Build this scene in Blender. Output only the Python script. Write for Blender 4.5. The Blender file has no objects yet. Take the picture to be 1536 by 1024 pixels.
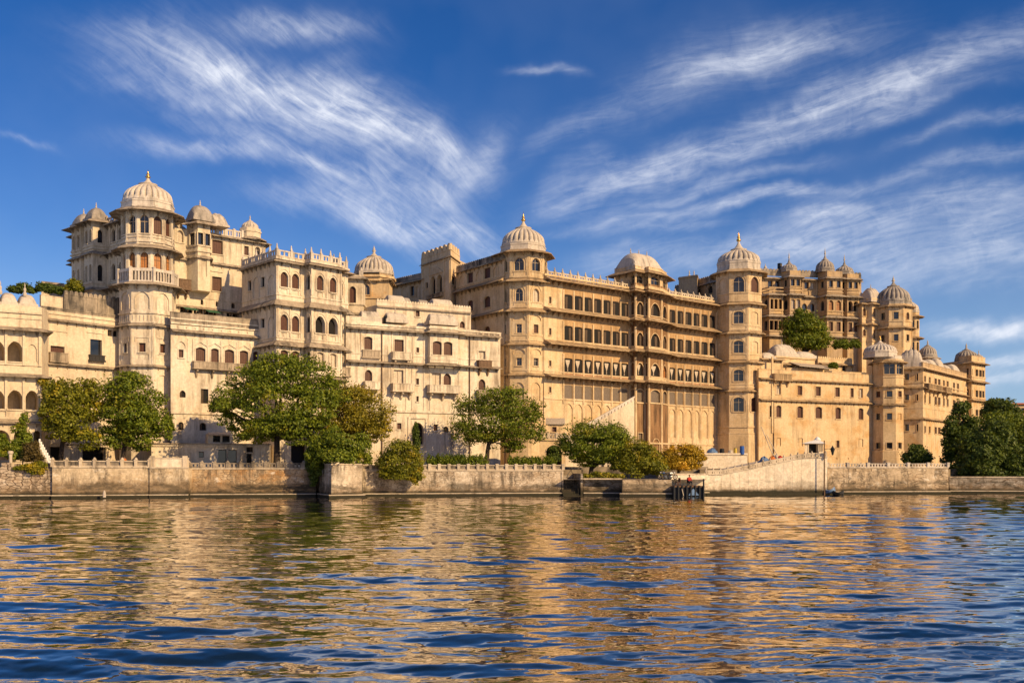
import bpy, bmesh, math, random
import numpy as np
from mathutils import Vector, Matrix
S = bpy.context.scene
COL = S.collection
R = math.radians
# ---------------------------------------------------------------- camera
F_PX, CX, HY, CZ = 1475.0, 768.0, 695.0, 4.2      # focal length and horizon of the photograph, camera height
cd = bpy.data.cameras.new('camera'); cam = bpy.data.objects.new('camera', cd); COL.objects.link(cam)
cam.location = (0, 0, CZ); cam.rotation_euler = (R(90), 0, 0)
cd.sensor_width = 36.0; cd.sensor_fit = 'HORIZONTAL'; cd.lens = 36.0 * F_PX / 1536.0
cd.shift_y = (HY - 512.0) / 1536.0; cd.clip_start = 0.1; cd.clip_end = 6000
S.camera = cam
# ---------------------------------------------------------------- light
SUN_EL, SUN_AZ = R(26.5), R(50)                      # azimuth measured from the camera's back (-Y) towards +X
to_sun = Vector((math.cos(SUN_EL) * math.sin(SUN_AZ), -math.cos(SUN_EL) * math.cos(SUN_AZ), math.sin(SUN_EL)))
ld = bpy.data.lights.new('sun', 'SUN'); ld.energy = 5.0; ld.angle = R(0.53); ld.color = (1.0, 0.71, 0.37)
sun = bpy.data.objects.new('sun', ld); COL.objects.link(sun)
sun.rotation_euler = to_sun.to_track_quat('Z', 'Y').to_euler()
sun.location = to_sun * 300
S.view_settings.view_transform = 'Standard'
try: S.view_settings.look = 'None'
except Exception: pass
S.view_settings.exposure = 0.28; S.view_settings.gamma = 1.0
S.view_settings.use_curve_mapping = False
S.render.resolution_x, S.render.resolution_y = 1024, 682
# ---------------------------------------------------------------- world: sky and cirrus
W = bpy.data.worlds.new('World'); S.world = W; W.use_nodes = True
NT = W.node_tree; NT.nodes.clear()

def N(t, ty, **k):
    n = t.nodes.new(ty)
    for a, b in k.items(): setattr(n, a, b)
    return n
def lk(t, a, b): t.links.new(a, b)
def math_n(t, op, a, b=None, c=None, clamp=False):
    n = N(t, 'ShaderNodeMath', operation=op, use_clamp=clamp)
    for i, v in enumerate((a, b, c)):
        if v is None: continue
        if isinstance(v, (int, float)): n.inputs[i].default_value = v
        else: lk(t, v, n.inputs[i])
    return n.outputs[0]
def mix_n(t, fac, a, b, mode='MIX'):
    n = N(t, 'ShaderNodeMix', data_type='RGBA', blend_type=mode)
    for s, v in ((n.inputs[0], fac), (n.inputs[6], a), (n.inputs[7], b)):
        if isinstance(v, (int, float)): s.default_value = v
        elif isinstance(v, tuple): s.default_value = (*v[:3], 1)
        else: lk(t, v, s)
    return n.outputs[2]
def noise_n(t, vec, scale, detail=4, rough=0.55, dist=0.0):
    n = N(t, 'ShaderNodeTexNoise'); n.inputs['Scale'].default_value = scale
    n.inputs['Detail'].default_value = detail; n.inputs['Roughness'].default_value = rough
    n.inputs['Distortion'].default_value = dist
    if vec is not None: lk(t, vec, n.inputs['Vector'])
    return n.outputs['Fac']
def map_n(t, v, a, b, c=0.0, d=1.0, smooth=False):
    n = N(t, 'ShaderNodeMapRange', clamp=True)
    if smooth: n.interpolation_type = 'SMOOTHSTEP'
    lk(t, v, n.inputs[0])
    for i, x in enumerate((a, b, c, d)): n.inputs[i + 1].default_value = x
    return n.outputs[0]

def build_world():
    t = NT
    sky = N(t, 'ShaderNodeTexSky', sky_type='NISHITA', sun_disc=False)
    sky.sun_elevation = SUN_EL; sky.sun_rotation = math.pi - SUN_AZ
    sky.altitude = 600; sky.air_density = 1.0; sky.dust_density = 0.6; sky.ozone_density = 3.0
    tc = N(t, 'ShaderNodeTexCoord')
    sep = N(t, 'ShaderNodeSeparateXYZ'); lk(t, tc.outputs['Generated'], sep.inputs[0])
    y = math_n(t, 'MAXIMUM', sep.outputs[1], 0.08)
    a = math_n(t, 'DIVIDE', sep.outputs[0], y); e = math_n(t, 'DIVIDE', sep.outputs[2], y)
    cmb = N(t, 'ShaderNodeCombineXYZ'); lk(t, a, cmb.inputs[0]); lk(t, e, cmb.inputs[1])
    base = cmb.outputs[0]
    # warp so that no streak has a ruled edge
    wn = N(t, 'ShaderNodeTexNoise'); wn.inputs['Scale'].default_value = 5.0; wn.inputs['Detail'].default_value = 5
    wn.inputs['Roughness'].default_value = 0.6
    lk(t, base, wn.inputs['Vector'])
    s1 = N(t, 'ShaderNodeVectorMath', operation='SUBTRACT'); lk(t, wn.outputs['Color'], s1.inputs[0]); s1.inputs[1].default_value = (.5, .5, .5)
    s2 = N(t, 'ShaderNodeVectorMath', operation='SCALE'); lk(t, s1.outputs[0], s2.inputs[0]); s2.inputs['Scale'].default_value = 0.085
    s3 = N(t, 'ShaderNodeVectorMath', operation='ADD'); lk(t, base, s3.inputs[0]); lk(t, s2.outputs[0], s3.inputs[1])
    warped = s3.outputs[0]

    cn = N(t, 'ShaderNodeTexNoise'); cn.inputs['Scale'].default_value = 3.2; cn.inputs['Detail'].default_value = 3; lk(t, base, cn.inputs['Vector'])
    c2 = N(t, 'ShaderNodeVectorMath', operation='MULTIPLY_ADD'); lk(t, cn.outputs['Color'], c2.inputs[0]); c2.inputs[1].default_value = (.07, .07, 0); lk(t, base, c2.inputs[2])
    curved = c2.outputs[0]
    g = bpy.data.node_groups.new('cirrus streak', 'ShaderNodeTree')
    for nm, ty in (('Vector', 'NodeSocketVector'), ('Centre', 'NodeSocketVector'), ('Along', 'NodeSocketVector'), ('Across', 'NodeSocketVector'), ('Strength', 'NodeSocketFloat')):
        g.interface.new_socket(nm, in_out='INPUT', socket_type=ty)
    g.interface.new_socket('Mask', in_out='OUTPUT', socket_type='NodeSocketFloat')
    gi, go = N(g, 'NodeGroupInput'), N(g, 'NodeGroupOutput')
    d = N(g, 'ShaderNodeVectorMath', operation='SUBTRACT'); lk(g, gi.outputs[0], d.inputs[0]); lk(g, gi.outputs[1], d.inputs[1])
    al = N(g, 'ShaderNodeVectorMath', operation='DOT_PRODUCT'); lk(g, d.outputs[0], al.inputs[0]); lk(g, gi.outputs[2], al.inputs[1])
    ac = N(g, 'ShaderNodeVectorMath', operation='DOT_PRODUCT'); lk(g, d.outputs[0], ac.inputs[0]); lk(g, gi.outputs[3], ac.inputs[1])
    bend = math_n(g, 'MULTIPLY_ADD', math_n(g, 'MULTIPLY', al.outputs['Value'], al.outputs['Value']), 0.5, ac.outputs['Value'])
    q = math_n(g, 'ADD', math_n(g, 'POWER', math_n(g, 'ABSOLUTE', al.outputs['Value']), 3.0), math_n(g, 'POWER', math_n(g, 'ABSOLUTE', bend), 2.0))
    m = math_n(g, 'POWER', 2.718, math_n(g, 'MULTIPLY', q, -1.6))
    lk(g, math_n(g, 'MULTIPLY', m, gi.outputs[4]), go.inputs[0])

    def group_mask(streaks):
        tot = None
        for (x0, y0, x1, y1, wd, st) in streaks:
            n = N(t, 'ShaderNodeGroup', node_tree=g)
            p0 = Vector(((x0 - CX) / F_PX, (HY - y0) / F_PX)); p1 = Vector(((x1 - CX) / F_PX, (HY - y1) / F_PX))
            c = (p0 + p1) / 2; dv = p1 - p0; L = dv.length / 2; dv.normalize(); w = wd / F_PX
            lk(t, warped, n.inputs[0]); n.inputs[1].default_value = (c.x, c.y, 0)
            n.inputs[2].default_value = (dv.x / L, dv.y / L, 0); n.inputs[3].default_value = (-dv.y / w, dv.x / w, 0)
            n.inputs[4].default_value = st
            tot = n.outputs[0] if tot is None else math_n(t, 'MAXIMUM', math_n(t, 'MULTIPLY', math_n(t, 'ADD', tot, n.outputs[0]), 0.8), math_n(t, 'MAXIMUM', tot, n.outputs[0]))
        return tot
    def fibres(ang, sx, sy, dist):
        mp = N(t, 'ShaderNodeMapping', vector_type='TEXTURE'); lk(t, curved, mp.inputs[0])
        mp.inputs['Rotation'].default_value = (0, 0, ang); mp.inputs['Scale'].default_value = (1 / sx, 1 / sy, 1)
        return noise_n(t, mp.outputs[0], 1.0, 8, 0.62, dist)
    left = [(170, 60, 640, 215, 52, .85), (180, 30, 420, 130, 60, .42), (330, 20, 560, 40, 26, .5), (400, 90, 720, 250, 46, .72),
            (200, 212, 560, 262, 20, .6), (480, 235, 720, 330, 52, .6), (380, 285, 780, 385, 30, .7), (610, 170, 700, 250, 40, .55),
            (300, 130, 520, 225, 40, .55), (0, 205, 110, 235, 9, .22), (560, 330, 760, 390, 30, .5), (440, 140, 520, 70, 30, .35), (120, 20, 520, 180, 30, .45), (250, 160, 640, 330, 22, .5), (150, 110, 430, 190, 18, .4), (430, 250, 700, 420, 26, .5), (640, 330, 760, 180, 26, .35)]
    right = [(790, 310, 1120, 205, 34, .85), (1040, 218, 1580, 30, 36, .95), (900, 145, 1330, 15, 44, .5), (960, 115, 1290, 45, 22, .5),
             (815, 352, 1300, 268, 14, .7), (900, 350, 1080, 330, 16, .5), (1100, 350, 1600, 280, 34, .72), (1040, 395, 1560, 345, 44, .6), (860, 400, 1080, 368, 26, .55),
             (1370, 490, 1600, 478, 15, 1.0), (1440, 528, 1600, 520, 12, .8), (1340, 210, 1600, 155, 14, .3), (760, 105, 870, 105, 9, .4), (1170, 330, 1330, 300, 18, .5),
             (780, 220, 960, 140, 22, .32), (820, 270, 940, 220, 30, .35), (1200, 440, 1600, 410, 18, .3), (1380, 345, 1600, 330, 40, .4), (760, 190, 700, 300, 40, .3), (1000, 260, 1500, 110, 16, .5), (860, 330, 1250, 230, 14, .45), (1180, 300, 1600, 215, 16, .35), (1250, 415, 1600, 370, 30, .55), (900, 420, 1300, 360, 20, .5), (1380, 560, 1620, 540, 16, .6)]
    lump = map_n(t, noise_n(t, warped, 7.0, 5, .6, .6), .30, .70, .50, 1.15)
    fine = map_n(t, noise_n(t, warped, 38.0, 7, .68, .8), .34, .68)
    def wisps(ang):
        f1 = map_n(t, fibres(ang, 4.5, 75.0, .9), .42, .62); f2 = map_n(t, fibres(ang - .20, 13.0, 80.0, 1.0), .42, .64); f3 = map_n(t, fibres(ang + .18, 4.5, 20.0, 1.5), .30, .70)
        w = math_n(t, 'MULTIPLY_ADD', f1, .22, math_n(t, 'MULTIPLY_ADD', f2, .34, math_n(t, 'MULTIPLY_ADD', f3, .34, math_n(t, 'MULTIPLY', fine, .32))))
        return math_n(t, 'MULTIPLY', math_n(t, 'ADD', w, .10), lump)
    ml = math_n(t, 'MULTIPLY', math_n(t, 'MULTIPLY', group_mask(left), 1.2), wisps(R(-29)))
    mr = math_n(t, 'MULTIPLY', group_mask(right), wisps(R(20)))
    veil = math_n(t, 'MULTIPLY', map_n(t, noise_n(t, warped, 2.6, 4, .6), .42, .75), .07)
    mr = math_n(t, 'ADD', mr, veil)
    m = math_n(t, 'ADD', ml, mr, clamp=True)
    front = map_n(t, sep.outputs[1], 0.05, 0.3)
    m = math_n(t, 'MULTIPLY', m, front)
    up = map_n(t, sep.outputs[2], 0.0, 0.04)
    m = math_n(t, 'MULTIPLY', math_n(t, 'MULTIPLY', m, up), 0.86)
    hs = N(t, 'ShaderNodeHueSaturation'); hs.inputs['Saturation'].default_value = 1.28; hs.inputs['Value'].default_value = 1.0
    lk(t, sky.outputs[0], hs.inputs['Color'])
    skyc = mix_n(t, 1.0, hs.outputs[0], SKY_TINT, 'MULTIPLY')
    pale = map_n(t, sep.outputs[2], .28, -.04, 0, .62, True)
    skyc = mix_n(t, pale, skyc, HORIZON)
    # warm fill glow added to the unseen sky behind the camera, lifting the shadows
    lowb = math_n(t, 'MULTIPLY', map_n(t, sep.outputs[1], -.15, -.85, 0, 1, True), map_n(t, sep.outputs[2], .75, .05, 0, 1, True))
    skyc = mix_n(t, lowb, skyc, FILL_GLOW, 'ADD')
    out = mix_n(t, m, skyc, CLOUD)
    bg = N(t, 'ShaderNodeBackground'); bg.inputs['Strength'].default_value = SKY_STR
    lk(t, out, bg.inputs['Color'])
    o = N(t, 'ShaderNodeOutputWorld'); lk(t, bg.outputs[0], o.inputs[0])
SKY_STR = 0.07
HORIZON = (5.6, 7.6, 10.2)
FILL_GLOW = (4.2, 2.7, 1.5)
SKY_TINT = (0.66, 0.86, 1.20)
CLOUD = (10.8, 11.2, 12.3)
build_world()
# ---------------------------------------------------------------- pixel of the photograph -> metres
def X_(px, Y): return (px - CX) / F_PX * Y
def Z_(py, Y): return CZ + (HY - py) / F_PX * Y
def P2(px, Y): return Vector((X_(px, Y), Y))
GZ = 3.4
rnd = random.Random(7)
# ---------------------------------------------------------------- materials
MATS = {}
def new_mat(name):
    m = bpy.data.materials.new(name); m.use_nodes = True
    t = m.node_tree; t.nodes.clear()
    o = N(t, 'ShaderNodeOutputMaterial'); b = N(t, 'ShaderNodeBsdfPrincipled'); lk(t, b.outputs[0], o.inputs[0])
    MATS[name] = m
    return m, t, b
def pos_map(t, sc=(1, 1, 1), rot=(0, 0, 0)):
    ge = N(t, 'ShaderNodeNewGeometry'); mp = N(t, 'ShaderNodeMapping'); lk(t, ge.outputs['Position'], mp.inputs[0])
    mp.inputs['Scale'].default_value = sc; mp.inputs['Rotation'].default_value = rot
    return mp.outputs[0]
def bump_n(t, b, h, strength, dist=0.05):
    n = N(t, 'ShaderNodeBump'); n.inputs['Strength'].default_value = strength; n.inputs['Distance'].default_value = dist
    lk(t, h, n.inputs['Height']); lk(t, n.outputs[0], b.inputs['Normal'])
def stucco(name, c1, c2, dirt=(.15, .105, .065), da=.6, lo=.47, stain=None, patch=None, rough=.9):
    m, t, b = new_mat(name)
    p1 = pos_map(t)
    c = mix_n(t, map_n(t, noise_n(t, p1, .16, 5, .6), .36, .66), c1, c2)
    if patch: c = mix_n(t, map_n(t, noise_n(t, pos_map(t, (1, 1, 1.3)), .33, 6, .65), .49, .64, 0, .8), c, patch)
    fine = noise_n(t, p1, 3.2, 6, .68)
    c = mix_n(t, 1.0, c, mix_n(t, map_n(t, fine, .25, .75), (.74, .72, .70), (1.10, 1.10, 1.10)), 'MULTIPLY')
    st = math_n(t, 'MULTIPLY', map_n(t, noise_n(t, pos_map(t, (1, 1, .13)), 1.15, 6, .66), lo, lo + .2), map_n(t, noise_n(t, p1, .22, 3), .32, .58))
    c = mix_n(t, math_n(t, 'MULTIPLY', st, da), c, dirt)
    drip = math_n(t, 'MULTIPLY', map_n(t, noise_n(t, pos_map(t, (1, 1, .10)), 2.6, 5, .62), .54, .70), map_n(t, noise_n(t, pos_map(t, (1, 1, .8)), .5, 4, .6), .44, .62))
    c = mix_n(t, math_n(t, 'MULTIPLY', drip, .55 * da), c, tuple(x * .75 for x in dirt))
    blot = map_n(t, noise_n(t, p1, .9, 6, .72), .56, .70)
    c = mix_n(t, math_n(t, 'MULTIPLY', blot, .38), c, tuple(x * .62 for x in c2))
    b.inputs['Base Color'].default_value = (*c1, 1); lk(t, c, b.inputs['Base Color'])
    b.inputs['Roughness'].default_value = rough; b.inputs['Specular IOR Level'].default_value = .2
    bump_n(t, b, fine, .35, .04)
    return m
stucco('white_stucco', (.74, .66, .525), (.63, .54, .41), dirt=(.17, .125, .085), da=.8, lo=.45, patch=(.66, .53, .37))
stucco('cream_stucco', (.68, .59, .44), (.60, .49, .345), da=.6)
stucco('gold_stucco', (.66, .505, .305), (.55, .385, .205), da=.6, patch=(.70, .55, .36))
stucco('ochre_stucco', (.62, .45, .25), (.67, .515, .315), da=.55, patch=(.54, .33, .14))
stucco('aged_stucco', (.52, .385, .235), (.41, .285, .165), da=.75, lo=.48, patch=(.60, .41, .19))
stucco('bay_stone', (.33, .195, .095), (.24, .13, .062), dirt=(.05, .03, .018), da=.85, lo=.42)
stucco('frieze_stone', (.50, .325, .165), (.40, .25, .12), dirt=(.10, .06, .03), da=.6)
stucco('shade_stucco', (.46, .37, .27), (.40, .315, .225), da=.65, lo=.5)
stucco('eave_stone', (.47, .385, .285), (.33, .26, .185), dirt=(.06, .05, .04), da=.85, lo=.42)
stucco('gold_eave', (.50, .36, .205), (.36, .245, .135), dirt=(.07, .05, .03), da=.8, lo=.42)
stucco('mildew_shade_wall', (.50, .41, .31), (.30, .25, .19), dirt=(.035, .032, .03), da=.95, lo=.38, patch=(.09, .08, .07))
stucco('dome_lime', (.60, .53, .44), (.50, .43, .35), dirt=(.13, .115, .10), da=.85, lo=.47)
stucco('dome_white', (.66, .59, .50), (.55, .48, .40), dirt=(.16, .135, .11), da=.75, lo=.47)
stucco('dome_grey', (.42, .375, .32), (.34, .29, .24), dirt=(.09, .085, .08), da=.9, lo=.44)
stucco('railing_stone', (.60, .51, .39), (.48, .39, .28), dirt=(.08, .06, .045), da=.8, lo=.47)
stucco('pink_panel', (.44, .26, .145), (.34, .19, .10), da=.5)
def plain(name, c, rough=.7, var=.25, spec=.3, metal=0.0, scale=5.0):
    m, t, b = new_mat(name)
    n = noise_n(t, pos_map(t), scale, 4, .6)
    cc = mix_n(t, map_n(t, n, .3, .7), tuple(x * (1 - var) for x in c), tuple(x * (1 + var) for x in c))
    lk(t, cc, b.inputs['Base Color']); b.inputs['Roughness'].default_value = rough; b.inputs['Specular IOR Level'].default_value = spec
    b.inputs['Metallic'].default_value = metal
    return m
plain('shutter_wood', (.085, .034, .02), .55)
plain('orange_wood', (.36, .15, .045), .5)
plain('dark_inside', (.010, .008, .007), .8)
plain('grey_panel', (.15, .115, .085), .6)
plain('pale_cloth', (.50, .42, .32), .8)
plain('curtain_grey', (.10, .068, .045), .85)
plain('curtain_white', (.48, .40, .30), .85)
plain('frame_paint', (.40, .31, .21), .6)
plain('dark_frame', (.09, .055, .035), .6)
plain('gilt_metal', (.62, .36, .10), .3, .15, .5, .9)
plain('stone_finial', (.44, .38, .31), .7)
plain('iron', (.025, .022, .02), .5)
plain('black_paint', (.015, .016, .018), .5)
plain('red_cloth', (.45, .035, .02), .8); plain('orange_cloth', (.55, .16, .03), .8)
plain('blue_paint', (.03, .10, .36), .45); plain('blue_tarp', (.10, .17, .30), .5, .4)
plain('yellow_paint', (.55, .40, .06), .5); plain('white_paint', (.72, .70, .66), .5, .1)
plain('skin', (.20, .10, .06), .6); plain('hair', (.012, .010, .009), .5); plain('dark_cloth', (.02, .02, .028), .8)
plain('green_canvas', (.025, .10, .05), .7); plain('steel', (.30, .30, .30), .35, .1, .5, .8)
plain('rubber', (.015, .015, .015), .7); plain('tin_roof', (.40, .33, .25), .6); plain('red_tile', (.36, .12, .06), .8)
plain('bark', (.042, .030, .022), .9, .45); plain('old_wood', (.14, .085, .05), .75, .35)
def glass_mat():
    m, t, b = new_mat('window_glass')
    n = noise_n(t, pos_map(t), .6, 2)
    lk(t, mix_n(t, map_n(t, n, .35, .65), (.010, .011, .013), (.03, .032, .036)), b.inputs['Base Color'])
    b.inputs['Roughness'].default_value = .06; b.inputs['Specular IOR Level'].default_value = .6
glass_mat()
def quay_mat(name, c1, c2, brick, tide=1.15, patch=(.34, .19, .075), amt=.8, mort=(.16, .11, .07), bs=(1.6, .42), weed=.35, stain=1.0):
    """lime-plastered or rubble retaining wall with its own tide line, weed and stains"""
    m, t, b = new_mat(name)
    p = pos_map(t); ge = N(t, 'ShaderNodeNewGeometry'); sp = N(t, 'ShaderNodeSeparateXYZ'); lk(t, ge.outputs['Position'], sp.inputs[0])
    xy = math_n(t, 'ADD', sp.outputs[0], math_n(t, 'MULTIPLY', sp.outputs[1], .6))
    cv = N(t, 'ShaderNodeCombineXYZ'); lk(t, xy, cv.inputs[0]); lk(t, sp.outputs[2], cv.inputs[1])
    dn = N(t, 'ShaderNodeTexNoise'); dn.inputs['Scale'].default_value = 1.3; dn.inputs['Detail'].default_value = 6; lk(t, p, dn.inputs['Vector'])
    dv = N(t, 'ShaderNodeVectorMath', operation='MULTIPLY_ADD'); lk(t, dn.outputs['Color'], dv.inputs[0]); dv.inputs[1].default_value = (.5, .3, 0); lk(t, cv.outputs[0], dv.inputs[2])
    sv = N(t, 'ShaderNodeVectorMath', operation='MULTIPLY'); lk(t, dv.outputs[0], sv.inputs[0]); sv.inputs[1].default_value = (1 / bs[0], 1 / bs[1], 0)
    ve = N(t, 'ShaderNodeTexVoronoi', feature='DISTANCE_TO_EDGE', voronoi_dimensions='2D'); lk(t, sv.outputs[0], ve.inputs['Vector']); ve.inputs['Scale'].default_value = 1.0; ve.inputs['Randomness'].default_value = .8
    vc = N(t, 'ShaderNodeTexVoronoi', feature='F1', voronoi_dimensions='2D'); lk(t, sv.outputs[0], vc.inputs['Vector']); vc.inputs['Scale'].default_value = 1.0; vc.inputs['Randomness'].default_value = .8
    sc_ = N(t, 'ShaderNodeSeparateXYZ'); lk(t, vc.outputs['Color'], sc_.inputs[0])
    joint = map_n(t, ve.outputs['Distance'], .03, .11, 1, 0)
    stone = mix_n(t, joint, mix_n(t, sc_.outputs[0], c1, c2), mort)
    c = mix_n(t, map_n(t, noise_n(t, p, .3, 4), .35, .65), c1, c2)
    vis = map_n(t, noise_n(t, p, .55, 6, .7), .62 - .4 * brick, .72 - .3 * brick)
    c = mix_n(t, vis, c, stone)
    c = mix_n(t, map_n(t, noise_n(t, pos_map(t, (1, 1, 1.6)), .42, 6, .7), .5, .68, 0, amt), c, patch)
    fine = noise_n(t, p, 2.6, 7, .72)
    c = mix_n(t, 1.0, c, mix_n(t, map_n(t, fine, .25, .75), (.55, .52, .48), (1.15, 1.15, 1.15)), 'MULTIPLY')
    streak = math_n(t, 'MULTIPLY', map_n(t, noise_n(t, pos_map(t, (1, 1, .16)), 1.3, 6, .7), .48, .62), map_n(t, noise_n(t, p, .25, 3), .4, .6))
    c = mix_n(t, math_n(t, 'MULTIPLY', streak, .8 * stain), c, (.07, .055, .04))
    spots = map_n(t, noise_n(t, p, 1.7, 4, .6), .68, .74)
    c = mix_n(t, math_n(t, 'MULTIPLY', spots, .75 * stain), c, (.05, .038, .028))
    lime = map_n(t, noise_n(t, pos_map(t, (1, 1, 1.4)), .8, 6, .7), .58, .66)
    c = mix_n(t, math_n(t, 'MULTIPLY', lime, .75), c, (.76, .69, .58))
    mould = math_n(t, 'MULTIPLY', map_n(t, noise_n(t, pos_map(t, (1, 1, .5)), .7, 7, .75), .50, .60), map_n(t, fine, .32, .55))
    c = mix_n(t, math_n(t, 'MULTIPLY', mould, .85 * stain), c, (.085, .065, .045))
    zz = math_n(t, 'ADD', sp.outputs[2], math_n(t, 'MULTIPLY', math_n(t, 'ADD', noise_n(t, p, .35, 6, .72), math_n(t, 'MULTIPLY', noise_n(t, pos_map(t, (1, 1, .2)), 1.4, 5, .7), .5)), -1.5))
    zz = math_n(t, 'ADD', zz, .75)
    wet = map_n(t, math_n(t, 'ADD', zz, math_n(t, 'MULTIPLY_ADD', fine, 1.3, -.65)), tide - .65, tide + .15, 1, 0)
    c = mix_n(t, math_n(t, 'MULTIPLY', wet, .80), c, mix_n(t, map_n(t, noise_n(t, p, 1.1, 6, .75), .35, .65), (.26, .175, .095), (.09, .062, .038)))
    weedm = map_n(t, math_n(t, 'ADD', sp.outputs[2], math_n(t, 'MULTIPLY', noise_n(t, p, 1.2, 4), -.6)), .20, .60, 1, 0)
    c = mix_n(t, math_n(t, 'MULTIPLY', weedm, .95), c, (.022, .022, .012))
    wb = math_n(t, 'MULTIPLY', map_n(t, noise_n(t, pos_map(t, (.35, .35, 1.2)), .6, 6, .7), .46, .56), map_n(t, zz, 1.25, 1.6, 1, 0))
    c = mix_n(t, math_n(t, 'MULTIPLY', wb, min(.9, weed * 1.8)), c, (.035, .03, .02))
    lk(t, c, b.inputs['Base Color']); b.inputs['Roughness'].default_value = .85; b.inputs['Specular IOR Level'].default_value = .2
    h = math_n(t, 'ADD', math_n(t, 'MULTIPLY', fine, .6), math_n(t, 'MULTIPLY', joint, -.5 * brick))
    bump_n(t, b, h, .7, .09)
quay_mat('rubble_quay', (.58, .48, .37), (.42, .33, .24), 1.0, bs=(.95, .36), mort=(.10, .07, .05), amt=.35)
quay_mat('plaster_quay', (.64, .53, .38), (.58, .46, .31), .15, tide=1.95, amt=.4, patch=(.55, .36, .16))
quay_mat('rust_quay', (.58, .45, .30), (.46, .32, .18), .5, tide=1.7, amt=.95, patch=(.46, .23, .07), bs=(.8, .3), weed=.5)
quay_mat('brick_quay', (.66, .57, .45), (.50, .40, .29), .38, tide=.95, amt=.5, bs=(.8, .28), patch=(.42, .29, .17))
quay_mat('ramp_plaster', (.78, .69, .56), (.74, .64, .50), .0, tide=.75, amt=.25, patch=(.62, .50, .34), weed=.2, stain=.22)
quay_mat('stained_quay', (.60, .48, .34), (.50, .39, .26), .4, tide=.95, amt=.5, patch=(.36, .23, .12))
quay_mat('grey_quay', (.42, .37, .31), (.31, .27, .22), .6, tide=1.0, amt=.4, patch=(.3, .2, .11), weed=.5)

def leaf_mat(name, dark, light, accent, acc=.58):
    m = bpy.data.materials.new(name); m.use_nodes = True; t = m.node_tree; t.nodes.clear(); MATS[name] = m
    ge = N(t, 'ShaderNodeNewGeometry')
    big = noise_n(t, pos_map(t), .38, 3, .6)
    c = mix_n(t, ge.outputs['Random Per Island'], dark, light)
    c = mix_n(t, map_n(t, big, acc, acc + .14, 0, .9), c, accent)
    d = N(t, 'ShaderNodeBsdfPrincipled'); lk(t, c, d.inputs['Base Color']); d.inputs['Roughness'].default_value = .5; d.inputs['Specular IOR Level'].default_value = .25
    tr = N(t, 'ShaderNodeBsdfTranslucent'); lk(t, mix_n(t, 1.0, c, (1.25, 1.15, .5), 'MULTIPLY'), tr.inputs['Color'])
    mx = N(t, 'ShaderNodeMixShader'); mx.inputs[0].default_value = .28; lk(t, d.outputs[0], mx.inputs[1]); lk(t, tr.outputs[0], mx.inputs[2])
    o = N(t, 'ShaderNodeOutputMaterial'); lk(t, mx.outputs[0], o.inputs[0])
leaf_mat('leaf_green', (.060, .098, .009), (.215, .250, .018), (.35, .30, .02))
leaf_mat('leaf_mixed', (.08, .10, .009), (.26, .25, .018), (.52, .36, .022), .57)
leaf_mat('leaf_olive', (.12, .115, .011), (.30, .25, .02), (.40, .29, .022), .52)
leaf_mat('leaf_yellow', (.22, .15, .012), (.48, .32, .02), (.58, .33, .022), .5)
leaf_mat('leaf_dark', (.036, .066, .012), (.125, .16, .02), (.19, .19, .02), .6)
leaf_mat('leaf_dry', (.06, .045, .014), (.14, .10, .03), (.05, .07, .014), .55)

# ---------------------------------------------------------------- mesh building
class MB:
    def __init__(s): s.v = []; s.f = []
    def add(s, pts, faces):
        n = len(s.v); s.v.extend(pts); s.f.extend(tuple(n + i for i in f) for f in faces)
    def quad(s, a, b, c, d): s.add([a, b, c, d], [(0, 1, 2, 3)])
    def poly(s, pts): s.add(list(pts), [tuple(range(len(pts)))])
    def hexa(s, p): s.add(p, [(0, 1, 2, 3), (4, 5, 6, 7), (0, 1, 5, 4), (1, 2, 6, 5), (2, 3, 7, 6), (3, 0, 4, 7)])
    def box(s, x0, x1, y0, y1, z0, z1):
        s.hexa([(x0, y0, z0), (x1, y0, z0), (x1, y1, z0), (x0, y1, z0), (x0, y0, z1), (x1, y0, z1), (x1, y1, z1), (x0, y1, z1)])
    def tube(s, pts, rad, n=8, cap=True):
        pts = [Vector(p) for p in pts]; k0 = len(s.v); m = len(pts)
        for i, p in enumerate(pts):
            d = (pts[min(i + 1, m - 1)] - pts[max(i - 1, 0)]).normalized()
            a = d.cross(Vector((0.31, .95, .07))).normalized(); b = d.cross(a)
            for j in range(n):
                th = 2 * math.pi * j / n
                s.v.append(tuple(p + (a * math.cos(th) + b * math.sin(th)) * rad[i]))
        for i in range(m - 1):
            for j in range(n):
                s.f.append((k0 + i * n + j, k0 + i * n + (j + 1) % n, k0 + (i + 1) * n + (j + 1) % n, k0 + (i + 1) * n + j))
        if cap: s.f.append(tuple(k0 + j for j in range(n))); s.f.append(tuple(k0 + (m - 1) * n + j for j in range(n)))
    def lathe(s, c, prof, n=16):
        k0 = len(s.v); m = len(prof)
        for r, z in prof:
            for j in range(n):
                th = 2 * math.pi * j / n; s.v.append((c[0] + r * math.cos(th), c[1] + r * math.sin(th), c[2] + z))
        for i in range(m - 1):
            for j in range(n):
                s.f.append((k0 + i * n + j, k0 + i * n + (j + 1) % n, k0 + (i + 1) * n + (j + 1) % n, k0 + (i + 1) * n + j))
        s.f.append(tuple(k0 + j for j in range(n))); s.f.append(tuple(k0 + (m - 1) * n + j for j in range(n)))
    def mesh(s, name, mat, off=(0, 0, 0), smooth=False):
        me = bpy.data.meshes.new(name)
        ox, oy, oz = off
        me.from_pydata([(x - ox, y - oy, z - oz) for x, y, z in s.v], [], s.f)
        me.materials.append(MATS[mat])
        if smooth: me.polygons.foreach_set('use_smooth', [True] * len(me.polygons))
        me.update()
        return me
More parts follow.
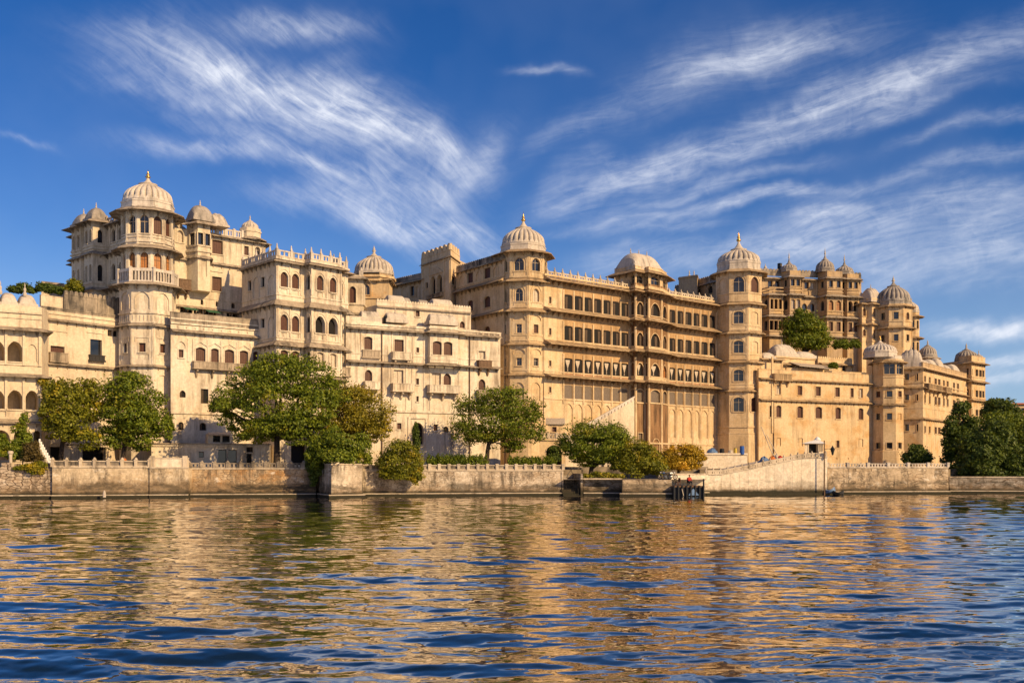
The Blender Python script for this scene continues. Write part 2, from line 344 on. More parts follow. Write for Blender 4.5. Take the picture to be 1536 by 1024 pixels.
def link(name, me, parent=None, loc=(0, 0, 0), rz=0.0):
    o = bpy.data.objects.new(name, me); COL.objects.link(o)
    o.parent = parent; o.location = loc; o.rotation_euler = (0, 0, rz)
    return o
def tag(o, label=None, cat=None, group=None, kind=None):
    if label: o['label'] = label
    if cat: o['category'] = cat
    if group: o['group'] = group
    if kind: o['kind'] = kind
    return o
def thing(name, label, cat, base=(0, 0, 0), group=None):
    return tag(link(name, None, None, base), label, cat, group)

def arch_pts(w, h, arch, n=9):
    """outline of an opening, from its lower left corner round to the lower right and over the arch; x from -w/2, z from 0"""
    rise = min({0: 0, 1: .50 * w, 2: .5 * w, 3: .17 * w, 4: .62 * w, 5: .10 * w}[arch], .6 * h)
    pts = [(-w / 2, 0), (w / 2, 0)]
    if arch == 0: return pts + [(w / 2, h), (-w / 2, h)]
    for i in range(n + 1):
        a = math.pi * i / n; x = math.cos(a)
        t = abs(x)
        if arch == 2: z = math.sin(a)
        elif arch == 3: z = 1 - t * t
        elif arch == 5: z = (max(0, 1 - t ** 5)) ** .6
        else: z = .72 * (max(0, 1 - t ** 2.6)) ** .8 + .28 * (1 - t) ** .9
        if arch == 4: z *= .93 + .07 * abs(math.cos(a * 3.5))
        pts.append((x * w / 2, h - rise + rise * z))
    return pts

class Face:
    """a vertical wall plane from p0 to p1, left to right as seen from outside"""
    def __init__(s, p0, p1, z0, z1):
        s.p0 = Vector(p0); s.p1 = Vector(p1); d = s.p1 - s.p0; s.L = d.length; s.d = d / s.L
        s.n = Vector((s.d.y, -s.d.x)); s.z0 = z0; s.z1 = z1; s.ops = []; s.mb = None
    def u(s, px):
        a = (px - CX) / F_PX
        return (a * s.p0.y - s.p0.x) / (s.d.x - a * s.d.y)
    def Y(s, px): return s.p0.y + s.u(px) * s.d.y
    def z(s, px, py): return Z_(py, s.Y(px))
    def pt(s, u, z, o=0.0):
        q = s.p0 + s.d * u + s.n * o
        return (q.x, q.y, z)
    def at(s, px, o=0.0):
        q = s.p0 + s.d * s.u(px) + s.n * o
        return q
    def rz(s): return math.atan2(s.d.y, s.d.x)
    def box(s, mb, u0, u1, z0, z1, o0, o1):
        mb.hexa([s.pt(u0, z0, o0), s.pt(u1, z0, o0), s.pt(u1, z0, o1), s.pt(u0, z0, o1),
                 s.pt(u0, z1, o0), s.pt(u1, z1, o0), s.pt(u1, z1, o1), s.pt(u0, z1, o1)])
    def build(s, mb):
        ops = []
        for o in s.ops:
            u0, u1, a, b = max(o[0], .03), min(o[1], s.L - .03), max(o[2], s.z0 + .02), min(o[3], s.z1 - .02)
            if u1 - u0 > .08 and b - a > .1: ops.append((u0, u1, a, b, o[4], o[5], o[6]))
        zs = sorted({s.z0, s.z1} | {o[2] for o in ops} | {o[3] for o in ops})
        for za, zb in zip(zs, zs[1:]):
            if zb - za < 1e-5: continue
            act = sorted((o for o in ops if o[2] <= za + 1e-6 and o[3] >= zb - 1e-6), key=lambda o: o[0])
            u = 0.0
            for o in act:
                if o[0] > u + 1e-6: mb.quad(s.pt(u, za), s.pt(o[0], za), s.pt(o[0], zb), s.pt(u, zb))
                u = max(u, o[1])
            if u < s.L - 1e-6: mb.quad(s.pt(u, za), s.pt(s.L, za), s.pt(s.L, zb), s.pt(u, zb))
        for (u0, u1, a, b, arch, depth, back) in ops:
            uc = (u0 + u1) / 2; ol = [(uc + x, a + z) for x, z in arch_pts(u1 - u0, b - a, arch)]
            k = len(ol)
            for i in range(k):
                (ua, za), (ub, zb) = ol[i], ol[(i + 1) % k]
                if abs(ua - ub) + abs(za - zb) < 1e-6: continue
                mb.quad(s.pt(ua, za), s.pt(ub, zb), s.pt(ub, zb, -depth), s.pt(ua, za, -depth))
            if arch:
                for (ua, za), (ub, zb) in zip(ol[2:], ol[3:]):
                    if b - za > 1e-5 or b - zb > 1e-5: mb.quad(s.pt(ua, za), s.pt(ub, zb), s.pt(ub, b), s.pt(ua, b))
            if back: mb.poly([s.pt(x, z, -depth) for x, z in ol])

def ngon(c, r, n, phi):
    """regular polygon, facet k facing phi + k*360/n degrees (0 = the camera side, growing towards +X); r = apothem"""
    rv = r / math.cos(math.pi / n)
    return [Vector((c[0] + rv * math.sin(R(phi + (k - .5) * 360 / n)), c[1] - rv * math.cos(R(phi + (k - .5) * 360 / n)))) for k in range(n)]
def offset_poly(pts, o, closed):
    n = len(pts); out = []
    for i in range(n):
        a = pts[i - 1] if (i > 0 or closed) else None; b = pts[(i + 1) % n] if (i < n - 1 or closed) else None
        ds = [d.normalized() for d in ((pts[i] - a) if a is not None else None, (b - pts[i]) if b is not None else None) if d is not None]
        ns = [Vector((d.y, -d.x)) for d in ds]
        m = ns[0] if len(ns) == 1 else ns[0] + ns[1]
        if m.length < 1e-4: m = ns[0].copy()
        m.normalize()
        out.append(pts[i] + m * (o / max(.35, m.dot(ns[0]))))
    return out
def sweep(mb, pts, prof, closed=False):
    """carry a closed profile of (distance out from the wall line, height) along a plan polyline"""
    pts = [Vector(p) for p in pts]; k = len(prof); n = len(pts); k0 = len(mb.v)
    for (o, z) in prof:
        for q in offset_poly(pts, o, closed): mb.v.append((q.x, q.y, z))
    for j in range(k):
        j2 = (j + 1) % k
        for i in range(n if closed else n - 1):
            i2 = (i + 1) % n
            mb.f.append((k0 + j * n + i, k0 + j * n + i2, k0 + j2 * n + i2, k0 + j2 * n + i))
    if not closed:
        mb.f.append(tuple(k0 + j * n for j in range(k))); mb.f.append(tuple(k0 + j * n + n - 1 for j in range(k)))

WIN_CACHE = {}
def window_meshes(w, h, arch, kind, var):
    key = (round(w, 1), round(h, 1), arch, kind, var)
    if key in WIN_CACHE: return WIN_CACHE[key]
    w, h = max(key[0], .15) + .10, max(key[1], .2) + .06
    ol = [(x, z - .03) for x, z in arch_pts(w, h, arch)]
    out = {}
    fr = MB(); t = .09 + .01 * min(w, 1)
    inner = [(x * (1 - 2 * t / w), .0 + t + (z + .03) * (1 - 2 * t / h) - .03) for x, z in ol]
    k = len(ol)
    for i in range(k):
        j = (i + 1) % k
        a, b, c, d = ol[i], ol[j], inner[j], inner[i]
        fr.quad((a[0], -.05, a[1]), (b[0], -.05, b[1]), (c[0], -.05, c[1]), (d[0], -.05, d[1]))
        fr.quad((d[0], -.05, d[1]), (c[0], -.05, c[1]), (c[0], .03, c[1]), (d[0], .03, d[1]))
    bars = []
    if kind in 'gpn' and w > .7: bars.append((-.035, .035, 0.02, h - .12))
    if kind == 'g' and h > 1.3: bars.append((-w / 2 + .05, w / 2 - .05, h * .62, h * .62 + .06))
    if kind == 'n': bars.append((-w / 2 + .05, w / 2 - .05, h * .55, h * .55 + .07))
    for x0, x1, z0, z1 in bars: fr.box(x0, x1, -.04, .035, z0, z1)
    out['frame'] = fr.mesh('window', 'dark_frame' if kind in 'dcwhsn' else 'frame_paint')
    pn = MB(); pn.poly([(x, .03, z) for x, z in ol])
    nm, mt = {'s': ('shutter', 'shutter_wood'), 'n': ('shutter', 'orange_wood'), 'g': ('pane', 'window_glass'), 'p': ('screen', 'pale_cloth'),
              'y': ('screen', 'grey_panel'), 'd': ('pane', 'window_glass'), 'c': ('pane', 'dark_inside'), 'h': ('pane', 'dark_inside'), 'w': ('pane', 'dark_inside')}[kind]  # c, h and w panes: near-black sheets standing in for the shade indoors
    if kind in 'sn':
        nb = max(2, int(w / .28))
        for i in range(nb):
            a = -w / 2 + .06 + (w - .12) * i / nb; b = a + (w - .12) / nb - .03
            pn.box(a, b, -.01, .03, .08, h - (.1 if arch == 0 else .32 * w + .05))
    out['pane'] = (nm, pn.mesh(nm, mt))
    if kind in 'cw':
        cu = MB(); cw = w * .86; n = 10
        top = h - (.05 if arch == 0 else .2 * w)
        if kind == 'w':     # a pale curtain tied in the middle
            rows = [(top, .30), (top * .8, .25), (top * .55, .12), (top * .35, .05), (top * .12, .07)]; x_c = (-.06 + .06 * (var % 3)) * w
        else:
            side = -1 if var % 2 else 1
            rows = [(top, .17), (top * .6, .16), (top * .3, .14), (.1, .15)]; x_c = side * w * .2
        pr = []
        for (z, hw) in rows:
            pr.append([(x_c + cw * hw * (2 * i / n - 1), -.045 + .03 * (i % 2), z) for i in range(n + 1)])
        for r0, r1 in zip(pr, pr[1:]):
            for i in range(n): cu.quad(r0[i], r0[i + 1], r1[i + 1], r1[i])
        out['curtain'] = cu.mesh('curtain', 'curtain_white' if kind == 'w' else 'curtain_grey')
    WIN_CACHE[key] = out
    return out

class Bld:
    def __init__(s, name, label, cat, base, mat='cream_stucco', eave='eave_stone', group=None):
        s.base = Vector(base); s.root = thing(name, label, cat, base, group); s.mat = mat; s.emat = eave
        s.root['kind'] = 'thing'; s.faces = []; s.hood = 0; s.wall = MB(); s.nwin = 0
    def part(s, name, mb, mat, parent=None, smooth=False, label=None):
        o = link(name, mb.mesh(name, mat, tuple(s.base), smooth), parent or s.root)
        if label: o['label'] = label
        return o
    def face(s, p0, p1, z0, z1):
        f = Face(p0, p1, z0, z1); s.faces.append(f); return f
    def fpx(s, a, Ya, b, Yb, z0, z1): return s.face(P2(a, Ya), P2(b, Yb), z0, z1)
    def shell(s, pts, z0, z1, front):
        """closed body over a plan polygon (CCW); returns Face objects for the edges in `front`, the other edges are plain"""
        n = len(pts); out = []
        for i in range(n):
            f = Face(pts[i], pts[(i + 1) % n], z0, z1)
            if i in front: s.faces.append(f); out.append(f)
            else: f.build(s.wall)
        s.wall.poly([(p[0], p[1], z1 - .01) for p in pts])
        return out
    def window(s, f, u0, u1, z0, z1, kind, arch, depth=.36, sur=True, parent=None):
        if f.L - u0 < .1 or u1 < .1: return
        u0, u1 = max(u0, .06), min(u1, f.L - .06)
        if u1 - u0 < .12: return
        w, h = u1 - u0, z1 - z0
        if kind != 'b' and w > .5: u0, u1, z1, w, h = u0 - .05, u1 + .05, z1 + .08, w + .10, h + .08
        if s.hood and arch in (1, 3, 4, 5) and w > .6 and kind != 'b':
            uc = (u0 + u1) / 2; hw = min(w + s.hood, 2 * min(uc, f.L - uc) - .1)
            if hw > w + .2:
                A = [(uc + x, z0 + z) for x, z in arch_pts(hw, h + s.hood * .75, 1)][1:]; B = [(uc + x, z0 + z) for x, z in arch_pts(hw - .2, h + s.hood * .75 - .12, 1)][1:]
                A.append((uc - hw / 2, z0)); B.append((uc - hw / 2 + .1, z0))
                for i in range(len(A) - 1):
                    s.wall.quad(f.pt(*A[i], .10), f.pt(*A[i + 1], .10), f.pt(*B[i + 1], .10), f.pt(*B[i], .10)); s.wall.quad(f.pt(*A[i], .10), f.pt(*A[i + 1], .10), f.pt(*A[i + 1], -.01), f.pt(*A[i], -.01)); s.wall.quad(f.pt(*B[i], .10), f.pt(*B[i + 1], .10), f.pt(*B[i + 1], -.01), f.pt(*B[i], -.01))
        if kind == 'b': f.ops.append((u0, u1, z0, z1, arch, .12, True))
        elif kind == 'o': f.ops.append((u0, u1, z0, z1, arch, 3.4, True))
        else:
            if kind == 'h': depth = .75
            f.ops.append((u0, u1, z0, z1, arch, depth, False))
            m = window_meshes(w, h, arch, kind, rnd.randrange(4) if kind in 'cw' else 0)
            p = Vector(f.pt((u0 + u1) / 2, z0, -depth + .05)) - s.base
            o = link('window', m['frame'], s.root, p, f.rz())
            link(m['pane'][0], m['pane'][1], o)
            if 'curtain' in m: link('curtain', m['curtain'], o)
            s.nwin += 1
        if sur:
            t = .13 if w > .6 else .08
            uc = (u0 + u1) / 2
            a = [(uc + x, z0 + z) for x, z in arch_pts(w, h, arch)]
            b = [(uc + x, z0 + z) for x, z in arch_pts(w + 2 * t, h + t, arch)]
            k = len(a)
            for i in range(1, k):
                j = (i + 1) % k
                if j == 1: continue
                s.wall.quad(f.pt(*a[i], .06), f.pt(*a[j], .06), f.pt(*b[j], .06), f.pt(*b[i], .06))
                s.wall.quad(f.pt(*b[i], .06), f.pt(*b[j], .06), f.pt(*b[j], -.01), f.pt(*b[i], -.01))
                s.wall.quad(f.pt(*a[i], .06), f.pt(*a[j], .06), f.pt(*a[j], -.01), f.pt(*a[i], -.01))
            if kind != 'b': f.box(s.wall, u0 - t - .05, u1 + t + .05, z0 - .16, z0 - .01, -.02, .15)
    def row(s, f, spans, ref, yt, yb, kind, arch=1, sur=True, depth=.36):
        z1, z0 = f.z(ref, yt), f.z(ref, yb)
        for i, (a, b) in enumerate(spans):
            kd = kind[i % len(kind)] if len(kind) > 1 else kind
            s.window(f, f.u(a), f.u(b), z0, z1, kd, arch, depth, sur)
        return z0, z1
    def panel(s, f, a, b, ref, yt, yb, arch=1, depth=.1):
        s.window(f, f.u(a), f.u(b), f.z(ref, yb), f.z(ref, yt), 'b', arch, sur=True)
    def strips(s, f, pxs, z0, z1, w=.28, o=.12):
        for p in pxs:
            u = f.u(p); f.box(s.wall, u - w / 2, u + w / 2, z0, z1, -.02, o)
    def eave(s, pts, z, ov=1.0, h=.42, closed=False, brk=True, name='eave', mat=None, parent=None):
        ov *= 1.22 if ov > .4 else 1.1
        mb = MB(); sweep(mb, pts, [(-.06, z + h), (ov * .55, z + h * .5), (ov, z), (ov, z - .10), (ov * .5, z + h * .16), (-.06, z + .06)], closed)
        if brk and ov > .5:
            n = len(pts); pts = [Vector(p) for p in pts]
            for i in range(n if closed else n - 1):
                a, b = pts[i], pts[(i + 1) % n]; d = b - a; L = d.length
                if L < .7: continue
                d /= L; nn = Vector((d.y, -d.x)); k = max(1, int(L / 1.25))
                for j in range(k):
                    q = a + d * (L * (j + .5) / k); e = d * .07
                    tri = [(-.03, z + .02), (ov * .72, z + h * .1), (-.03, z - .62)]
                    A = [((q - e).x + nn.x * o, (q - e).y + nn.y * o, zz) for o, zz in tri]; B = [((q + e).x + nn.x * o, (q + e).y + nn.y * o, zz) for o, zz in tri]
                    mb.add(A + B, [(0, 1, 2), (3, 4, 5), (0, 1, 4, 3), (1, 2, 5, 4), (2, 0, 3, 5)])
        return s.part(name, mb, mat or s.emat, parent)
    def band(s, pts, z, h=.2, o=.1, closed=False, mat=None, name='moulding'):
        mb = MB(); sweep(mb, pts, [(-.05, z), (o, z), (o, z + h), (-.05, z + h)], closed)
        if mat: return s.part(name, mb, mat)
        s.wall.v and None
        n = len(s.wall.v); s.wall.v += mb.v; s.wall.f += [tuple(n + i for i in f) for f in mb.f]
    def parapet(s, pts, z, h, th=.3, closed=False, mat=None, name='parapet', scallop=False, inset=0.02):
        mb = MB(); sweep(mb, pts, [(-inset, z), (-inset, z + h), (-inset - th, z + h), (-inset - th, z)], closed)
        sweep(mb, pts, [(-inset + .06, z + h), (-inset + .06, z + h + .10), (-inset - th - .06, z + h + .10), (-inset - th - .06, z + h)], closed)
        if scallop:
            pts = [Vector(p) for p in pts]; n = len(pts)
            for i in range(n if closed else n - 1):
                a, b = pts[i], pts[(i + 1) % n]; d = b - a; L = d.length; k = max(1, round(L / scallop)); d /= L; nn = Vector((d.y, -d.x))
                for j in range(k):
                    c = a + d * (L * (j + .5) / k); w = L / k * .46
                    prof = [(-w, z + h + .08)] + [(w * math.cos(math.pi * (1 - q / 6)), z + h + .08 + scallop * .85 * math.sin(math.pi * q / 6) ** .7) for q in range(1, 6)] + [(w, z + h + .08)]
                    A = [((c + d * x + nn * (-inset)).x, (c + d * x + nn * (-inset)).y, zz) for x, zz in prof]; B = [((c + d * x - nn * (inset + th)).x, (c + d * x - nn * (inset + th)).y, zz) for x, zz in prof]
                    m = len(prof); mb.add(A + B, [tuple(range(m)), tuple(range(m, 2 * m))] + [(q, q + 1, m + q + 1, m + q) for q in range(m - 1)])
        return s.part(name, mb, mat or s.mat)
    def railing(s, pts, z, h=.95, step=2.2, closed=False, mat='railing_stone', post_h=.35, balusters=False, name='railing', inset=.15, finial=True, solid=False):
        """stone balustrade: plinth, pierced panels and coping in one mesh, every post a child of it"""
        base = offset_poly([Vector(p) for p in pts], -inset, closed)
        mb = MB()
        sweep(mb, base, [(-.10, z), (.10, z), (.10, z + .20 * h), (-.10, z + .20 * h)], closed)
        sweep(mb, base, [(-.11, z + .80 * h), (.11, z + .80 * h), (.11, z + h), (-.11, z + h)], closed)
        pan = MB() if solid else None
        if solid: sweep(pan, base, [(-.09, z + .18 * h), (-.05, z + .18 * h), (-.05, z + .82 * h), (-.09, z + .82 * h)], closed)
        n = len(base); posts = []
        for i in range(n if closed else n - 1):
            a, b = base[i], base[(i + 1) % n]; d = b - a; L = d.length; k = max(1, round(L / step)); d /= L; nn = Vector((d.y, -d.x))
            rz = math.atan2(d.y, d.x)
            for j in range(k + (0 if closed or i < n - 2 else 1)): posts.append((a + d * (L * j / k), rz))
            if not solid:
                kk = k * (7 if balusters else 1)
                for j in range(kk):
                    u0, u1 = L * j / kk, L * (j + 1) / kk
                    segs = [(u0 + (u1 - u0) * .3, u0 + (u1 - u0) * .7)] if balusters else [(u0 + .16, u0 + .16 + (u1 - u0) * .17), (u1 - .16 - (u1 - u0) * .17, u1 - .16), ((u0 + u1) / 2 - .12, (u0 + u1) / 2 + .12)]
                    for q0, q1 in segs:
                        p = [a + d * q0 + nn * .06, a + d * q1 + nn * .06, a + d * q1 - nn * .06, a + d * q0 - nn * .06]
                        mb.hexa([(v.x, v.y, z + .18 * h) for v in p] + [(v.x, v.y, z + .82 * h) for v in p])
        r = s.part(name, mb, mat)
        if solid: s.part('panel', pan, 'mildew_shade_wall', r)  # dark panel colour stands in for the shade between the posts
        key = ('post', mat, round(h, 1), round(post_h, 1), finial)
        if key not in WIN_CACHE:
            pm = MB(); H = h + post_h
            pm.box(-.18, .18, -.20, .20, 0, h + .04); pm.box(-.22, .22, -.24, .24, h + .02, h + .12)
            if not finial: pm.lathe((0, 0, h + .12), [(.19, 0), (.18, post_h * .4), (.1, post_h * .8), (.02, post_h)], 10)
            if finial: pm.lathe((0, 0, h + .12), [(.15, 0), (.17, post_h * .25), (.09, post_h * .55), (.11, post_h * .7), (.02, post_h)], 8)
            WIN_CACHE[key] = pm.mesh('post', mat)
        for p, rz in posts: link('post', WIN_CACHE[key], r, Vector((p.x, p.y, z)) - s.base, rz)
        return r
    def dome(s, c, z, r, h, lobes=20, mat='dome_lime', fin=1.0, drum=.0, petals=True, gilt=True, n_drum=8, phi=-12, parent=None):
        """ribbed onion dome with a ring of lotus petals; its finial is a sub-part"""
        mb = MB(); lobes = int(lobes * 1.2); seg = lobes * 6
        if drum:
            q = ngon(c, r * 1.0, n_drum, phi)
            sweep(mb, q, [(-.3, z), (.10, z), (.10, z + drum * .25), (0, z + drum * .3), (0, z + drum * .75), (.08, z + drum * .8), (.08, z + drum), (-.5, z + drum)], True)
            mb.poly([(p.x, p.y, z + drum - .01) for p in q]); z += drum; h -= drum
        prof = [(.95, 0), (.985, .12), (1.0, .24), (.995, .35), (.96, .46), (.895, .565), (.80, .665), (.68, .76), (.54, .85), (.41, .92), (.32, .965), (.26, 1.0)]
        k0 = len(mb.v); m = len(prof)
        for i, (a, t) in enumerate(prof):
            fade = min(1, (1 - t) * 4) * min(1, .25 + t * 4)
            for j in range(seg):
                th = 2 * math.pi * j / seg; l = 1 - .12 * fade * (1 - abs(math.sin(lobes * th / 2)) ** .5)
                mb.v.append((c[0] + r * a * l * math.cos(th), c[1] + r * a * l * math.sin(th), z + h * t))
        for i in range(m - 1):
            for j in range(seg):
                mb.f.append((k0 + i * seg + j, k0 + i * seg + (j + 1) % seg, k0 + (i + 1) * seg + (j + 1) % seg, k0 + (i + 1) * seg + j))
        mb.f.append(tuple(k0 + (m - 1) * seg + j for j in range(seg)))
        if petals:
            k0 = len(mb.v)
            for lev in range(3):
                for j in range(seg):
                    th = 2 * math.pi * j / seg; s_ = abs(math.sin(lobes * th / 2))
                    rr = r * (1.03, 1.045, 1.005)[lev]; zz = z + h * (0, .06, .10 + .14 * s_ ** .8)[lev]
                    mb.v.append((c[0] + rr * math.cos(th), c[1] + rr * math.sin(th), zz))
            for lev in range(2):
                for j in range(seg):
                    mb.f.append((k0 + lev * seg + j, k0 + lev * seg + (j + 1) % seg, k0 + (lev + 1) * seg + (j + 1) % seg, k0 + (lev + 1) * seg + j))
        d = s.part('dome', mb, mat, parent)
        f = fin; a = r * .27
        cm = MB(); cm.lathe((c[0], c[1], z + h * .97), [(a * 1.1, -.05 * f), (a * 1.42, .02 * f), (a * 1.45, .05 * f), (a * 1.1, .06 * f), (a * .72, .16 * f), (a * .42, .30 * f), (a * .24, .44 * f), (a * .13, .55 * f)], 20)
        s.part('collar', cm, mat, d, True)
        fm = MB(); fm.lathe((c[0], c[1], z + h * .97), [(a * .14, .50 * f), (a * .40, .58 * f), (a * .40, .65 * f), (a * .14, .71 * f),
                 (a * .30, .77 * f), (a * .28, .82 * f), (a * .09, .88 * f), (a * .16, .94 * f), (a * .04, 1.05 * f), (.01, 1.22 * f)], 14)
        s.part('finial', fm, 'gilt_metal' if gilt else 'stone_finial', d, True)
        return d
    def vault(s, c, rz, L, w, h, z, mat='dome_lime', ribs=0, base=.3, fins=2, name='vault', parent=None, e=3.2):
        """bangla roof: long curved vault with rounded ends on a moulded plinth"""
        mb = MB(); d = Vector((math.cos(rz), math.sin(rz))); n = Vector((d.y, -d.x)); c = Vector(c)
        def q(x, y, zz): p = c + d * x + n * y; return (p.x, p.y, zz)
        x0, y0 = L / 2 + .12, w / 2 + .12
        mb.hexa([q(-x0, -y0, z), q(x0, -y0, z), q(x0, y0, z), q(-x0, y0, z), q(-x0, -y0, z + base), q(x0, -y0, z + base), q(x0, y0, z + base), q(-x0, y0, z + base)])
        nu, nv = max(24, ribs * 6), 14; k0 = len(mb.v)
        for i in range(nu + 1):
            sx = -1 + 2 * i / nu
            for j in range(nv + 1):
                v = -1 + 2 * j / nv; yy = math.copysign(abs(v) ** .8, v)
                hh = h * max(0, 1 - abs(yy) ** 2.3) ** .62 * max(0, 1 - abs(sx) ** e) ** .55
                if ribs: hh *= 1 - .09 * (1 - abs(math.sin(ribs * math.pi * (sx + 1) / 2)) ** .5)
                mb.v.append(q(sx * L / 2, yy * w / 2, z + base - .02 + hh))
        for i in range(nu):
            for j in range(nv): mb.f.append((k0 + i * (nv + 1) + j, k0 + (i + 1) * (nv + 1) + j, k0 + (i + 1) * (nv + 1) + j + 1, k0 + i * (nv + 1) + j + 1))
        o = s.part(name, mb, mat, parent)
        for k in range(fins):
            fm = MB(); p = c + d * (L * .3 * (2 * k / max(1, fins - 1) - 1) if fins > 1 else 0)
            fm.lathe((p.x, p.y, z + base + h * .97), [(.14, 0), (.18, .1), (.08, .28), (.13, .42), (.05, .6), (.08, .7), (.01, .95)], 8)
            s.part('finial', fm, 'stone_finial', o)
        return o
    def bay(s, f, u0, u1, z0, z1, d, ch=.0, rows=(), eaves=(), cap='slope', side_rows=True):
        """jharokha: projecting bay on a face, with windows in its front and chamfered sides"""
        pts = [Vector(f.pt(u0, 0)[:2]), Vector(f.pt(u0 + ch, 0, d)[:2]), Vector(f.pt(u1 - ch, 0, d)[:2]), Vector(f.pt(u1, 0)[:2])]
        fs = [Face(a, b, z0, z1) for a, b in zip(pts, pts[1:])]; s.faces += fs
        s.wall.poly([(p.x, p.y, z1 - .01) for p in pts]); s.wall.poly([(p.x, p.y, z0 + .01) for p in pts])
        for (za, zb, kind, arch, nw, ww, side) in rows:
            L = fs[1].L
            for i in range(nw):
                uc = L * (i + .5) / nw; s.window(fs[1], uc - ww / 2, uc + ww / 2, za, zb, kind, arch)
            if side:
                for g in (fs[0], fs[2]):
                    sw = min(g.L * .5, ww); s.window(g, g.L / 2 - sw / 2, g.L / 2 + sw / 2, za, zb, side, arch)
        for (z, ov, h) in eaves: s.eave(pts, z, ov, h)
        return pts, fs
    def balcony(s, f, a, b, ref, yt, yb, d=1.1, mat=None, brackets=3, rail=True, name='balcony'):
        """slab on scrolled brackets with a low pierced parapet"""
        mb = MB(); u0, u1 = f.u(a), f.u(b); zt, zb = f.z(ref, yt), f.z(ref, yb); h = zt - zb
        f.box(mb, u0 - .1, u1 + .1, zb, zb + .22, -.03, d + .1); f.box(mb, u0, u1, zb + .2, zt - .12, d - .13, d)
        f.box(mb, u0, u0 + .13, zb + .2, zt - .12, -.03, d - .13); f.box(mb, u1 - .13, u1, zb + .2, zt - .12, -.03, d - .13)
        f.box(mb, u0 - .06, u1 + .06, zt - .12, zt, d - .19, d + .06); f.box(mb, u0 - .06, u0 + .19, zt - .12, zt, -.03, d - .19); f.box(mb, u1 - .19, u1 + .06, zt - .12, zt, -.03, d - .19)
        for i in range(brackets):
            uc = u0 + (u1 - u0) * (i + .25) / (brackets - .5 if brackets > 1 else 1)
            prof = [(-.03, zb), (d * .85, zb), (d * .8, zb - .3), (d * .4, zb - .45), (d * .28, zb - .9), (-.03, zb - 1.3)]
            A = [f.pt(uc - .12, z, o) for o, z in prof]; B = [f.pt(uc + .12, z, o) for o, z in prof]; m = len(prof)
            mb.add(A + B, [tuple(range(m)), tuple(range(m, 2 * m))] + [(q, (q + 1) % m, m + (q + 1) % m, m + q) for q in range(m)])
        k = max(3, int((u1 - u0) / .5))
        for i in range(k):
            uc = u0 + (u1 - u0) * (i + .5) / k; f.box(mb, uc - .05, uc + .05, zb + .28, zt - .16, d - .01, d + .05)
        return s.part(name, mb, mat or s.emat)
    def finish(s):
        for f in s.faces: f.build(f.mb if f.mb is not None else s.wall)
        return s.part('wall', s.wall, s.mat)
Z0 = GZ - .4
